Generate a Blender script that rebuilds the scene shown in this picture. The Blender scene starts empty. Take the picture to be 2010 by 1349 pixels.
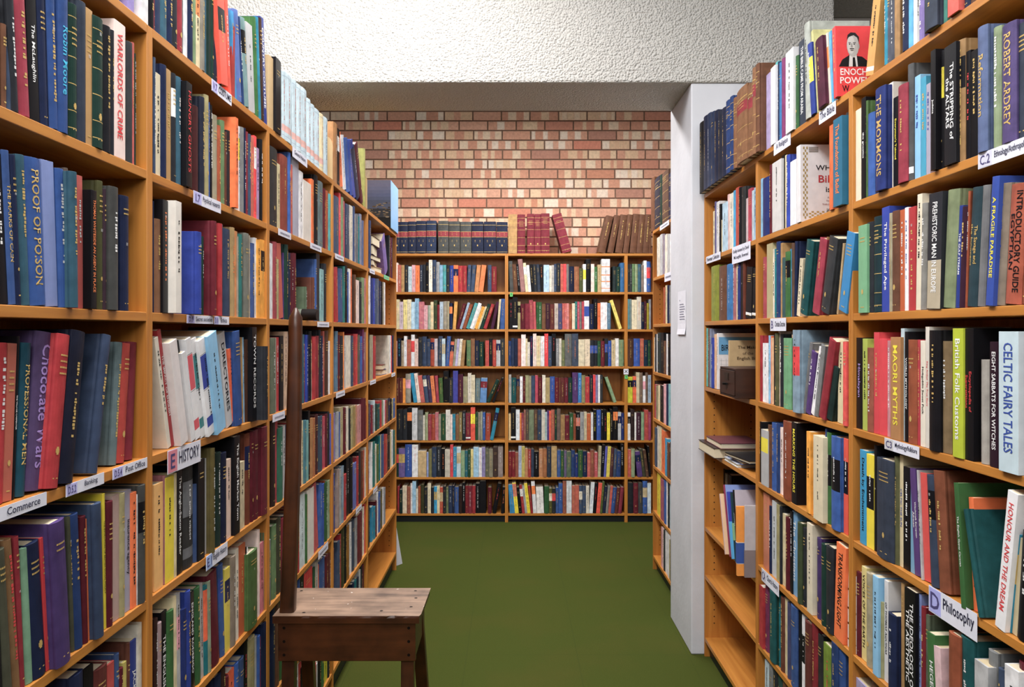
import bpy, bmesh, math, random
from mathutils import Matrix, Vector
random.seed(11)
sc = bpy.context.scene
C = sc.collection
# ------------------------------------------------------------------ camera, world, lights, exposure
F = 1560.0                       # focal length in pixels of the 2010-wide frame
cam = bpy.data.cameras.new('camera'); camo = bpy.data.objects.new('camera', cam); C.objects.link(camo)
cam.sensor_width = 36.0; cam.lens = F/2010*36; cam.sensor_fit = 'HORIZONTAL'
cam.shift_x = -1/2010; cam.shift_y = -23.5/2010
camo.location = (0, 0, 1.55); camo.rotation_euler = (math.pi/2, 0, 0)
cam.clip_start = .05; cam.clip_end = 60
sc.camera = camo
w = bpy.data.worlds.new('world'); sc.world = w; w.use_nodes = True
bgn = w.node_tree.nodes['Background']; bgn.inputs[0].default_value = (.93, .96, 1.0, 1); bgn.inputs[1].default_value = .26
# pale fill from the unroofed top, dark below the horizon to dim the soffit
wn_ = w.node_tree; wg = wn_.nodes.new('ShaderNodeTexCoord'); wx = wn_.nodes.new('ShaderNodeSeparateXYZ'); wr = wn_.nodes.new('ShaderNodeValToRGB')
wr.color_ramp.elements[0].position = .47; wr.color_ramp.elements[0].color = (.10, .09, .08, 1); wr.color_ramp.elements[1].position = .56; wr.color_ramp.elements[1].color = (.95, .97, 1.0, 1)
wm = wn_.nodes.new('ShaderNodeMapRange'); wm.inputs[1].default_value = -1; wm.inputs[2].default_value = 1
wn_.links.new(wg.outputs['Generated'], wx.inputs[0]); wn_.links.new(wx.outputs['Z'], wm.inputs[0]); wn_.links.new(wm.outputs[0], wr.inputs[0]); wn_.links.new(wr.outputs[0], bgn.inputs[0])
def area(name, loc, rot, sx, sy, power, color=(1, 1, 1)):
    l = bpy.data.lights.new(name, 'AREA'); l.shape = 'RECTANGLE'; l.size = sx; l.size_y = sy; l.energy = power; l.color = color
    o = bpy.data.objects.new(name, l); C.objects.link(o); o.location = loc; o.rotation_euler = rot; return o
area('ceiling_tube_lamp', (-.35, 1.7, 3.55), (0, 0, 0), .5, 3.0, 98, (1, .98, .96))
area('ceiling_tube_lamp', (-1.1, 2.9, 3.35), (math.radians(25), 0, 0), 1.2, .3, 13, (1, .98, .96))
area('alcove_tube_lamp', (.1, 5.2, 3.35), (math.radians(0), 0, 0), 2.2, .3, 84, (1, .97, .94))
area('camera_side_fill', (0.1, -1.2, 2.9), (math.radians(55), 0, 0), 2.2, 1.0, 54, (1, .98, .95))  # unseen fill lamp added behind the camera to brighten surfaces facing it
vs = sc.view_settings; vs.view_transform = 'Standard'; vs.look = 'None'; vs.gamma = 1; vs.use_curve_mapping = False; vs.exposure = 0.32
# ------------------------------------------------------------------ helpers
def lin(h):
    if isinstance(h, str): c = [int(h[i:i+2], 16)/255 for i in (0, 2, 4)]
    else: c = h
    return tuple((x/12.92 if x <= .04045 else ((x+.055)/1.055)**2.4) for x in c)
class MB:
    """collects vertices, faces, face colours and material slots for ONE mesh"""
    def __init__(s): s.v = []; s.f = []; s.c = []; s.m = []; s.M = Matrix.Identity(4)
    def add(s, vs_, fs, col=(.5, .5, .5), mi=0):
        n = len(s.v); M = s.M
        s.v += [tuple(M @ Vector(p)) for p in vs_]
        for i, f in enumerate(fs):
            s.f.append([n+k for k in f]); s.c.append(col[i] if isinstance(col, list) else col); s.m.append(mi)
    def box(s, a, b, col=(.5, .5, .5), mi=0):
        x0, y0, z0 = a; x1, y1, z1 = b
        s.add([(x0, y0, z0), (x1, y0, z0), (x1, y1, z0), (x0, y1, z0), (x0, y0, z1), (x1, y0, z1), (x1, y1, z1), (x0, y1, z1)],
              [(0, 3, 2, 1), (4, 5, 6, 7), (0, 1, 5, 4), (1, 2, 6, 5), (2, 3, 7, 6), (3, 0, 4, 7)], col, mi)
    def build(s, name, mats, parent=None, M=None, bevel=0, smooth=False):
        me = bpy.data.meshes.new(name); me.from_pydata(s.v, [], s.f)
        if not isinstance(mats, (list, tuple)): mats = [mats]
        for m in mats: me.materials.append(m)
        me.polygons.foreach_set('material_index', s.m)
        ca = me.color_attributes.new(name='Col', type='FLOAT_COLOR', domain='CORNER')
        buf = []
        for p, c in zip(me.polygons, s.c): buf += [c[0], c[1], c[2], 1.0]*p.loop_total
        ca.data.foreach_set('color', buf)
        if smooth: me.polygons.foreach_set('use_smooth', [True]*len(me.polygons))
        me.update()
        o = bpy.data.objects.new(name, me); C.objects.link(o)
        if parent: o.parent = parent
        if M is not None: o.matrix_world = M if not parent else parent.matrix_world @ M
        if parent and M is not None: o.matrix_parent_inverse = Matrix.Identity(4); o.matrix_basis = M
        if bevel:
            b = o.modifiers.new('bevel', 'BEVEL'); b.width = bevel; b.segments = 2; b.limit_method = 'ANGLE'
        return o
def tag(o, label=None, cat=None, group=None, kind=None):
    if label: o['label'] = label
    if cat: o['category'] = cat
    if group: o['group'] = group
    if kind: o['kind'] = kind
    return o
def empty(name, M):
    o = bpy.data.objects.new(name, None); C.objects.link(o); o.empty_display_size = .05; o.matrix_world = M; return o
def frame(origin, deg): return Matrix.Translation(origin) @ Matrix.Rotation(math.radians(deg), 4, 'Z')
# local frames of the three shelf fronts: x along the shelf left to right, y into the shelf, z up
FL = frame((-.755, 0, 0), 90); FR = frame((.916, 0, 0), -90); FB = frame((0, 6.45, 0), 0)
FRM = {'L': FL, 'R': FR, 'B': FB}
# ------------------------------------------------------------------ materials
def mat(name):
    m = bpy.data.materials.new(name); m.use_nodes = True; nt = m.node_tree; b = nt.nodes['Principled BSDF']; return m, nt, b
def N(nt, t, **k):
    n = nt.nodes.new(t)
    for a, v in k.items():
        if a[0] == 'i' and a[1:].isdigit(): n.inputs[int(a[1:])].default_value = v
        else: setattr(n, a, v)
    return n
def plain(name, h, rough=.6, metal=0, bump=0, scale=200, noise=.0):
    m, nt, b = mat(name); b.inputs['Roughness'].default_value = rough; b.inputs['Metallic'].default_value = metal
    c = lin(h); b.inputs['Base Color'].default_value = (*c, 1)
    tc = N(nt, 'ShaderNodeTexCoord'); ns = N(nt, 'ShaderNodeTexNoise'); ns.inputs['Scale'].default_value = scale; nt.links.new(tc.outputs['Object'], ns.inputs['Vector'])
    if noise:
        mx = N(nt, 'ShaderNodeMix', data_type='RGBA'); mx.inputs[6].default_value = (*[x*(1-noise) for x in c], 1); mx.inputs[7].default_value = (*[min(1, x*(1+noise)) for x in c], 1)
        nt.links.new(ns.outputs['Fac'], mx.inputs[0]); nt.links.new(mx.outputs[2], b.inputs['Base Color'])
    if bump:
        bp = N(nt, 'ShaderNodeBump'); bp.inputs['Strength'].default_value = bump; bp.inputs['Distance'].default_value = .002
        nt.links.new(ns.outputs['Fac'], bp.inputs['Height']); nt.links.new(bp.outputs[0], b.inputs['Normal'])
    return m
def cover_mat(name, rough, bump, wear):
    m, nt, b = mat(name)
    at = N(nt, 'ShaderNodeAttribute', attribute_name='Col'); tc = N(nt, 'ShaderNodeTexCoord')
    ns = N(nt, 'ShaderNodeTexNoise'); ns.inputs['Scale'].default_value = 35; ns.inputs['Detail'].default_value = 6
    nt.links.new(tc.outputs['Object'], ns.inputs['Vector'])
    rp = N(nt, 'ShaderNodeMapRange'); rp.inputs[1].default_value = .3; rp.inputs[2].default_value = .7; rp.inputs[3].default_value = 1-wear; rp.inputs[4].default_value = 1+wear
    nt.links.new(ns.outputs['Fac'], rp.inputs[0])
    hs = N(nt, 'ShaderNodeHueSaturation'); hs.inputs['Saturation'].default_value = .92; nt.links.new(rp.outputs[0], hs.inputs['Value']); nt.links.new(at.outputs['Color'], hs.inputs['Color'])
    nt.links.new(hs.outputs[0], b.inputs['Base Color']); b.inputs['Roughness'].default_value = rough; b.inputs['Specular IOR Level'].default_value = .14
    n2 = N(nt, 'ShaderNodeTexNoise'); n2.inputs['Scale'].default_value = 900; nt.links.new(tc.outputs['Object'], n2.inputs['Vector'])
    bp = N(nt, 'ShaderNodeBump'); bp.inputs['Strength'].default_value = bump; bp.inputs['Distance'].default_value = .0006
    nt.links.new(n2.outputs['Fac'], bp.inputs['Height']); nt.links.new(bp.outputs[0], b.inputs['Normal'])
    return m
CLOTH = cover_mat('book_cloth', .47, .35, .22)
JACKET = cover_mat('book_jacket', .33, .06, .07)
INK = cover_mat('foil_and_ink', .5, 0, .05)
def wood(name, axis, light, dark, rough=.42, sc_=1.0, mottle=0):
    m, nt, b = mat(name); tc = N(nt, 'ShaderNodeTexCoord'); mp = N(nt, 'ShaderNodeMapping')
    s = [34, 34, 34]; s[axis] = 1.6; mp.inputs['Scale'].default_value = [x*sc_ for x in s]
    nt.links.new(tc.outputs['Object'], mp.inputs['Vector'])
    ns = N(nt, 'ShaderNodeTexNoise'); ns.inputs['Scale'].default_value = 1.0; ns.inputs['Detail'].default_value = 8; ns.inputs['Roughness'].default_value = .6; ns.inputs['Distortion'].default_value = .6
    nt.links.new(mp.outputs[0], ns.inputs['Vector'])
    cr = N(nt, 'ShaderNodeValToRGB'); cr.color_ramp.elements[0].position = .3; cr.color_ramp.elements[0].color = (*lin(dark), 1)
    cr.color_ramp.elements[1].position = .68; cr.color_ramp.elements[1].color = (*lin(light), 1)
    src = ns.outputs['Fac']
    if mottle:
        n2 = N(nt, 'ShaderNodeTexNoise'); n2.inputs['Scale'].default_value = 14; n2.inputs['Detail'].default_value = 7; nt.links.new(tc.outputs['Object'], n2.inputs['Vector'])
        mm = N(nt, 'ShaderNodeMix'); mm.inputs[0].default_value = mottle; nt.links.new(ns.outputs['Fac'], mm.inputs[2]); nt.links.new(n2.outputs['Fac'], mm.inputs[3]); src = mm.outputs[0]
    nt.links.new(src, cr.inputs[0]); nt.links.new(cr.outputs[0], b.inputs['Base Color']); b.inputs['Roughness'].default_value = rough
    bp = N(nt, 'ShaderNodeBump'); bp.inputs['Strength'].default_value = .12; bp.inputs['Distance'].default_value = .001
    nt.links.new(ns.outputs['Fac'], bp.inputs['Height']); nt.links.new(bp.outputs[0], b.inputs['Normal'])
    return m
BEECH = [wood('beech_veneer_' + 'xyz'[i], i, 'c9883e', 'a9682a') for i in range(3)]
OAKD = [wood('old_dark_wood_' + 'xyz'[i], i, '542c16', '140804', .36, .8, .5) for i in range(3)]
BOXW = [wood('box_dark_wood_' + 'xyz'[i], i, '3f2216', '180a06', .4, .9, .4) for i in range(3)]
HOLE = plain('peg_hole_shadow_black', '1b120c', .9)
KICK = plain('black_kick_board', '15171f', .45)
PAPER = plain('page_paper', 'd9ccb0', .8, noise=.12, scale=300)
WHITEP = plain('label_paper', 'dcdcea', .7)
METALB = plain('beige_metal', 'b59a72', .4, .1)
def seat_mat():
    m, nt, b = mat('worn_seat_wood'); tc = N(nt, 'ShaderNodeTexCoord'); mp = N(nt, 'ShaderNodeMapping'); mp.inputs['Scale'].default_value = (6, 60, 60)
    nt.links.new(tc.outputs['Object'], mp.inputs['Vector'])
    n1 = N(nt, 'ShaderNodeTexNoise'); n1.inputs['Scale'].default_value = 1; n1.inputs['Detail'].default_value = 7; nt.links.new(mp.outputs[0], n1.inputs['Vector'])
    n2 = N(nt, 'ShaderNodeTexNoise'); n2.inputs['Scale'].default_value = 9; n2.inputs['Detail'].default_value = 9; nt.links.new(tc.outputs['Object'], n2.inputs['Vector'])
    ad = N(nt, 'ShaderNodeMath', operation='ADD'); nt.links.new(n1.outputs['Fac'], ad.inputs[0]); nt.links.new(n2.outputs['Fac'], ad.inputs[1])
    cr = N(nt, 'ShaderNodeValToRGB'); e = cr.color_ramp.elements; e[0].position = .34; e[0].color = (*lin('4c382b'), 1); e[1].position = .62; e[1].color = (*lin('977a64'), 1)
    ml = N(nt, 'ShaderNodeMath', operation='MULTIPLY'); ml.inputs[1].default_value = .5; nt.links.new(ad.outputs[0], ml.inputs[0]); nt.links.new(ml.outputs[0], cr.inputs[0])
    n3 = N(nt, 'ShaderNodeTexNoise'); n3.inputs['Scale'].default_value = 55; nt.links.new(tc.outputs['Object'], n3.inputs['Vector'])
    gt = N(nt, 'ShaderNodeMath', operation='GREATER_THAN'); gt.inputs[1].default_value = .74; nt.links.new(n3.outputs['Fac'], gt.inputs[0])
    mx = N(nt, 'ShaderNodeMix', data_type='RGBA'); nt.links.new(gt.outputs[0], mx.inputs[0]); nt.links.new(cr.outputs[0], mx.inputs[6]); mx.inputs[7].default_value = (*lin('cfc4bd'), 1)
    nt.links.new(mx.outputs[2], b.inputs['Base Color']); b.inputs['Roughness'].default_value = .55
    return m
def plaster_mat():
    m, nt, b = mat('rough_cast_plaster'); tc = N(nt, 'ShaderNodeTexCoord')
    b.inputs['Base Color'].default_value = (*lin('c9c6c1'), 1); b.inputs['Roughness'].default_value = .9
    vo = N(nt, 'ShaderNodeTexVoronoi'); vo.feature = 'SMOOTH_F1'; vo.inputs['Scale'].default_value = 105; vo.inputs['Smoothness'].default_value = .6; vo.inputs['Randomness'].default_value = 1
    n1 = N(nt, 'ShaderNodeTexNoise'); n1.inputs['Scale'].default_value = 60; n1.inputs['Detail'].default_value = 4
    nt.links.new(tc.outputs['Object'], n1.inputs['Vector'])
    wp = N(nt, 'ShaderNodeVectorMath', operation='SCALE'); wp.inputs['Scale'].default_value = .012; nt.links.new(n1.outputs['Color'], wp.inputs[0])
    wa = N(nt, 'ShaderNodeVectorMath', operation='ADD'); nt.links.new(tc.outputs['Object'], wa.inputs[0]); nt.links.new(wp.outputs[0], wa.inputs[1]); nt.links.new(wa.outputs[0], vo.inputs['Vector'])
    sb = N(nt, 'ShaderNodeMath', operation='MULTIPLY_ADD'); sb.inputs[1].default_value = -1.0; nt.links.new(vo.outputs['Distance'], sb.inputs[0]); nt.links.new(n1.outputs['Fac'], sb.inputs[2])
    bp = N(nt, 'ShaderNodeBump'); bp.inputs['Strength'].default_value = .9; bp.inputs['Distance'].default_value = .010
    nt.links.new(sb.outputs[0], bp.inputs['Height']); nt.links.new(bp.outputs[0], b.inputs['Normal'])
    return m
def paint_mat():
    m, nt, b = mat('grey_white_painted_concrete'); tc = N(nt, 'ShaderNodeTexCoord')
    n1 = N(nt, 'ShaderNodeTexNoise'); n1.inputs['Scale'].default_value = 5; n1.inputs['Detail'].default_value = 8; nt.links.new(tc.outputs['Object'], n1.inputs['Vector'])
    cr = N(nt, 'ShaderNodeValToRGB'); e = cr.color_ramp.elements; e[0].position = .3; e[0].color = (*lin('cacbd2'), 1); e[1].position = .7; e[1].color = (*lin('d6d7de'), 1)
    nt.links.new(n1.outputs['Fac'], cr.inputs[0]); nt.links.new(cr.outputs[0], b.inputs['Base Color']); b.inputs['Roughness'].default_value = .6
    bp = N(nt, 'ShaderNodeBump'); bp.inputs['Strength'].default_value = .25; bp.inputs['Distance'].default_value = .004
    n2 = N(nt, 'ShaderNodeTexNoise'); n2.inputs['Scale'].default_value = 40; nt.links.new(tc.outputs['Object'], n2.inputs['Vector'])
    nt.links.new(n2.outputs['Fac'], bp.inputs['Height']); nt.links.new(bp.outputs[0], b.inputs['Normal'])
    return m
def carpet_mat():
    m, nt, b = mat('green_carpet_tiles'); tc = N(nt, 'ShaderNodeTexCoord'); b.inputs['Roughness'].default_value = .95; b.inputs['Specular IOR Level'].default_value = .08
    n1 = N(nt, 'ShaderNodeTexNoise'); n1.inputs['Scale'].default_value = 420; n1.inputs['Detail'].default_value = 2; nt.links.new(tc.outputs['Object'], n1.inputs['Vector'])
    n2 = N(nt, 'ShaderNodeTexNoise'); n2.inputs['Scale'].default_value = 2.2; n2.inputs['Detail'].default_value = 4; nt.links.new(tc.outputs['Object'], n2.inputs['Vector'])
    cr = N(nt, 'ShaderNodeValToRGB'); e = cr.color_ramp.elements; e[0].position = .3; e[0].color = (*lin('2e3613'), 1); e[1].position = .7; e[1].color = (*lin('505925'), 1)
    nt.links.new(n1.outputs['Fac'], cr.inputs[0])
    c2 = N(nt, 'ShaderNodeMix', data_type='RGBA', blend_type='MIX'); c2.inputs[7].default_value = (*lin('4c4a20'), 1)
    rg = N(nt, 'ShaderNodeMapRange'); rg.inputs[1].default_value = .45; rg.inputs[2].default_value = .75; rg.inputs[4].default_value = .55; nt.links.new(n2.outputs['Fac'], rg.inputs[0])
    nt.links.new(rg.outputs[0], c2.inputs[0]); nt.links.new(cr.outputs[0], c2.inputs[6])
    # seams between the carpet tiles
    br = N(nt, 'ShaderNodeTexBrick'); br.offset = 0; br.inputs['Scale'].default_value = 1; br.inputs['Brick Width'].default_value = .53; br.inputs['Row Height'].default_value = .53
    br.inputs['Mortar Size'].default_value = .0028; br.inputs['Mortar Smooth'].default_value = .6
    mp = N(nt, 'ShaderNodeMapping'); mp.inputs['Location'].default_value = (.22, -.1, 0); nt.links.new(tc.outputs['Object'], mp.inputs['Vector']); nt.links.new(mp.outputs[0], br.inputs['Vector'])
    c3 = N(nt, 'ShaderNodeMix', data_type='RGBA'); c3.inputs[7].default_value = (*lin('39421d'), 1)
    ml = N(nt, 'ShaderNodeMath', operation='MULTIPLY'); ml.inputs[1].default_value = .55; nt.links.new(br.outputs['Fac'], ml.inputs[0])
    nt.links.new(ml.outputs[0], c3.inputs[0]); nt.links.new(c2.outputs[2], c3.inputs[6]); nt.links.new(c3.outputs[2], b.inputs['Base Color'])
    bp = N(nt, 'ShaderNodeBump'); bp.inputs['Strength'].default_value = .5; bp.inputs['Distance'].default_value = .003
    nt.links.new(n1.outputs['Fac'], bp.inputs['Height']); nt.links.new(bp.outputs[0], b.inputs['Normal'])
    return m
def brick_mat():
    m, nt, b = mat('multi_tone_brick'); at = N(nt, 'ShaderNodeAttribute', attribute_name='Col'); tc = N(nt, 'ShaderNodeTexCoord')
    n1 = N(nt, 'ShaderNodeTexNoise'); n1.inputs['Scale'].default_value = 60; n1.inputs['Detail'].default_value = 6; nt.links.new(tc.outputs['Object'], n1.inputs['Vector'])
    rp = N(nt, 'ShaderNodeMapRange'); rp.inputs[1].default_value = .3; rp.inputs[2].default_value = .7; rp.inputs[3].default_value = .88; rp.inputs[4].default_value = 1.1
    nt.links.new(n1.outputs['Fac'], rp.inputs[0]); hs = N(nt, 'ShaderNodeHueSaturation'); nt.links.new(rp.outputs[0], hs.inputs['Value']); nt.links.new(at.outputs['Color'], hs.inputs['Color'])
    nt.links.new(hs.outputs[0], b.inputs['Base Color']); b.inputs['Roughness'].default_value = .9
    bp = N(nt, 'ShaderNodeBump'); bp.inputs['Strength'].default_value = .5; bp.inputs['Distance'].default_value = .004
    nt.links.new(n1.outputs['Fac'], bp.inputs['Height']); nt.links.new(bp.outputs[0], b.inputs['Normal'])
    return m
PLASTER = plaster_mat(); PAINT = paint_mat(); CARPET = carpet_mat(); BRICK = brick_mat(); SEATW = seat_mat()
# ------------------------------------------------------------------ the setting
def slab(name, a, b, m, bevel=0):
    mb = MB(); mb.box(a, b); return tag(mb.build(name, m, bevel=bevel), kind='structure')
slab('floor', (-4, -2.5, -.05), (4, 6.77, 0), CARPET)
# rough plastered beam over the aisle, pale painted pillar wall on the right
def beam():
    mb = MB(); mb.box((-3.2, 3.80, 2.742), (1.54, 4.30, 3.75)); mb.box((1.54, 3.80, 3.19), (3.6, 4.16, 3.75))
    return tag(mb.build('ceiling_beam', PLASTER, bevel=.01), kind='structure')
beam()
slab('wall_right_end', (.857, 3.812, 0), (1.54, 4.31, 2.742), PAINT, .006)
slab('wall_right_end_upper', (1.54, 4.16, 0), (3.6, 4.32, 3.6), plain('upper_pale_paint', 'bdb5b2', .7))
def brick_wall():
    mb = MB(); rnd = random.Random(5); mort = lin('7d6555')
    mb.box((-3.2, 6.785, 0), (3.6, 6.95, 3.6), mort)
    pal = [lin(c) for c in ('d09e86', 'ca947b', 'd5a48c', 'c58a70', 'd29e85', 'c9927a', 'ce9a82')]
    cream = [lin(c) for c in ('e0c8ae', 'dcbfa0', 'e4d2c0', 'd8b696')]; dark = [lin(c) for c in ('c48872', 'b48472', 'cc8670')]
    pw, ph, g = .2435, .0825, .012
    z = 1.62; row = 0
    while z < 3.58:
        x = -2.4 + (pw/2 if row % 2 else 0) + rnd.uniform(-.01, .01)
        while x < 2.4:
            if x > -1.9 and x < 1.9:
                x0, x1, z0, z1 = x, x+pw-g, z, z+ph-g; y = 6.775+rnd.uniform(-.0015, .0015)
                mb.add([(x0, y, z0), (x1, y, z0), (x1, 6.79, z0), (x0, 6.79, z0), (x0, y, z1), (x1, y, z1), (x1, 6.79, z1), (x0, 6.79, z1)],
                       [(0, 3, 2, 1), (4, 5, 6, 7), (1, 2, 6, 5), (3, 0, 4, 7)], rnd.choice(pal))
                # front: rim plus a row of inset patches of two firings
                r = rnd.random(); base = rnd.choice(pal)
                if r < .14: base = rnd.choice(dark)
                cr_ = rnd.choice(cream); n = 5 if r > .72 else (3 if rnd.random() < .6 else 4)
                ws = [rnd.uniform(.5, 1.9) for _ in range(n)]; tot = sum(ws); cx = x0; e = .006
                flip = rnd.random() < .5
                for k, w_ in enumerate(ws):
                    nx = cx+(x1-x0)*w_/tot
                    c = base
                    if r > .24 and (k % 2 == (0 if flip else 1)): c = cr_
                    if r > .9: c = cr_ if k % 2 else rnd.choice(cream)
                    m_ = tuple(.75*a+.25*b_ for a, b_ in zip(c, base))
                    mb.add([(cx, y, z0), (nx, y, z0), (nx, y, z1), (cx, y, z1), (cx+e, y, z0+e), (nx-e, y, z0+e), (nx-e, y, z1-e), (cx+e, y, z1-e)],
                           [(0, 1, 5, 4), (1, 2, 6, 5), (2, 3, 7, 6), (3, 0, 4, 7), (4, 5, 6, 7)], [m_, m_, m_, m_, c])
                    cx = nx
            x += pw
        z += ph; row += 1
    return tag(mb.build('wall_back', BRICK), kind='structure')
brick_wall()
# ------------------------------------------------------------------ bookcases (one thing per cabinet unit)
DEP = .27
def bookcase(side, a0, a1, levels, label, holes=()):
    Fm = FRM[side]; root = empty('bookcase', Fm @ Matrix.Translation((a0, 0, 0)))
    tag(root, label, 'bookcase', 'beech veneered library bookcases')
    W = a1-a0; top = levels[0]; T = .0125
    ax = 0
    for x0 in (0, W-T):
        mb = MB(); mb.box((x0, 0, 0), (x0+T, DEP, top-.0005))
        if holes:
            xx = x0+T+.0004 if x0 == 0 else x0-.0004
            for yy in (.045, DEP-.05):
                zz = .16
                while zz < top-.05:
                    pts = [(xx, yy+.0032*math.cos(k*math.pi/4), zz+.0032*math.sin(k*math.pi/4)) for k in range(8)]
                    mb.add(pts, [tuple(range(8)) if x0 == 0 else tuple(reversed(range(8)))], lin('1b120c'), 1); zz += .032
        mb.build('side_panel', [BEECH[2], HOLE], root, Matrix.Identity(4), bevel=.0012)
    for i, z in enumerate(levels):
        mb = MB()
        if i == 0: mb.box((T, .0, z-.019), (W-T, DEP, z))
        else: mb.box((T+.0005, .001, z-.019), (W-T-.0005, DEP-.008, z))
        mb.build('top_board' if i == 0 else 'shelf', BEECH[0], root, Matrix.Identity(4), bevel=.0012)
    mb = MB(); mb.box((T, DEP-.007, .05), (W-T, DEP-.001, top-.02)); mb.build('back_panel', BEECH[2], root, Matrix.Identity(4))
    zb = levels[-1]-.02
    mb = MB(); mb.box((T+.001, .025, 0), (W-T-.001, .04, zb)); mb.build('kick_board', KICK, root, Matrix.Identity(4))
    return root
LL = [2.186, 1.884, 1.590, 1.289, .994, .694, .400, .118]
RR = [2.205, 1.898, 1.598, 1.29, .988, .68, .386, .092]
BB = [2.184, 1.871, 1.568, 1.268, .971, .667, .368, .073]
LY = [.80, 1.655, 2.458, 3.341, 4.147, 5.17]
nm = ['nearest tall bookcase on the left wall, with the Commerce and Banking labels', 'second tall bookcase on the left, with the HISTORY label',
      'third left bookcase, behind the tall post of the step stool', 'fourth bookcase from the camera on the left side', 'farthest left bookcase with two empty lower shelves']
for k in range(5): bookcase('L', LY[k], LY[k+1]-.0005, LL, nm[k], k == 4)
RY = [1.32, 2.154, 2.983, 3.80]
nm = ['nearest bookcase on the right with the Philosophy and Mythology labels', 'middle right bookcase with the Bible and Christian Doctrine labels', 'right bookcase beside the pillar with empty lower shelves']
for k in range(3):
    lv = RR if k < 2 else [2.205, 1.898, 1.598, 1.288, .994, .62, .391, .092]
    bookcase('R', -RY[k+1]+.0005, -RY[k], lv, nm[k], k == 2)
bookcase('R', -5.19, -4.32, RR, 'narrow-looking bookcase half hidden behind the white pillar', True)
BX = [-1.018, -.048, .922, 1.892]
nm = ['left unit of the back bookcase below the brick wall', 'middle unit of the back bookcase below the leaning red volume', 'right unit of the back bookcase, mostly hidden at its right']
for k in range(3): bookcase('B', BX[k], BX[k+1]-.0005, BB, nm[k])
# ------------------------------------------------------------------ books
COL = {'bk':('17161a','black'),'ck':('2b2d33','charcoal'),'dg':('4a4b4a','dark grey'),'gy':('7b7d7e','grey'),'lg':('b9b9bb','light grey'),
'wh':('e6e5e8','white'),'iv':('dfd6c6','ivory'),'cr':('d9c9a0','cream'),'tn':('b38a55','tan'),'br':('67422e','brown'),'db':('392420','dark brown'),
'lb':('8a5f40','light brown'),'rs':('9c4826','rust'),'or':('ee6a1e','orange'),'yo':('f0a01c','amber'),'ye':('efd716','yellow'),'ol':('5c5c30','olive'),
'lm':('b2bf1c','lime green'),'gn':('3c6a3a','green'),'dn':('1c3831','dark green'),'sg':('8b9b78','sage green'),'mg':('78b287','mint green'),
'tl':('17707a','teal'),'aq':('58aeb0','aqua'),'cy':('1f98ca','bright blue'),'sb':('84bce2','sky blue'),'lb2':('bccfd8','pale blue'),'lbx':('bccfd8','pale blue'),
'bl':('2b559e','blue'),'ry':('1f3ba0','royal blue'),'nv':('1b2545','navy'),'sl':('3d4c66','slate blue'),'pb':('7b8dc6','periwinkle'),
'pu':('563a76','purple'),'pl':('452138','plum'),'lv':('8b7cbc','lavender'),'mr':('5a1624','maroon'),'wn':('7a2030','wine red'),'rd':('ad2029','red'),
'rb':('e4242c','bright red'),'cm':('b2384f','rose red'),'pk':('daa0a6','pink'),'lp':('ecd3cb','pale pink'),'sm':('c8604e','salmon'),
'kh':('a2986c','khaki'),'st':('988f80','stone grey')}
LET = {'g':'c9a75a','w':'eeeeee','k':'15151a','r':'d8242c','o':'f07a28','y':'f2e020','b':'2a4aa0','c':'28b4dc','t':'c9b48a','n':'16204a','m':'7a1c28','s':'d0705a','p':'e8a0b0','i':'e8dfcc','v':'a48ad0'}
def mixed(code):
    """main cloth colour, drawn a third of the way to a second one"""
    a, _, b = code.partition('+'); p = lin(COL[a][0])
    if b: q = lin(COL[b][0]); p = tuple(.66*x+.34*y for x, y in zip(p, q))
    return p
def spine_y(x, t, b): u = 2*x/t-1; return -b*(1-u*u)
def bands_of(deco, h):
    """colour bands on the spine: list of (z0, z1, colour)"""
    if not deco or len(deco) < 2: return []
    c = LET.get(deco[0].lower(), LET['g']); k = deco[1:]; g = LET['g']
    if deco == 'vs': return [(.93, .938, '8a9fb4'), (.06, .068, '8a9fb4'), (.12, .22, 'd9a8a0')]
    if deco == 'RV': return [(.885, .895, g), (.68, .69, g), (.52, .68, '8c2f38'), (.51, .52, g), (.04, .048, g)]
    if deco == 'RT': return [(.85, .86, g), (.66, .80, '8f2a34'), (.45, .455, g), (.25, .255, g), (.08, .085, g)]
    if deco == 'CH': return [(0, .42, 'b5a890')]
    if deco in ('RL', 'TL', 'BL', 'GL'): cc = {'R': 'd84a58', 'T': '2c8388', 'B': '2438a0', 'G': '6a6c70'}[deco[0]]; return [(.50, .84, cc), (.10, .20, cc), (.845, .85, '15151a'), (.485, .49, '15151a')]
    if deco == 'OT': return [(.38, .95, 'ee5a24')]
    if deco == 'KB': return [(.42, .76, '15151a')]
    if k == 'b': 
        if deco[0] == 'g': return [(.9, .906, g), (.78, .786, g), (.6, .606, g), (.4, .406, g), (.2, .206, g), (.07, .076, g)]
        return [(.60, .86, c)]
    if k[:1] == 'B' or k[:1] == 'C' or k[:1] == 'R': return [(.45, .80, c)]
    if k[:1] == 'S': return [(.1, .12, c), (.3, .33, c), (.5, .53, c), (.75, .78, c)]
    if k in ('b2', 'b3', 'm3', 'l2', 'l3', 's2'): return [(.5, .8, c)]
    if k in ('b4',): return [(.55, .97, c)]
    if k == 'c': return [(.06, .115, c)]
    return []
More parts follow.
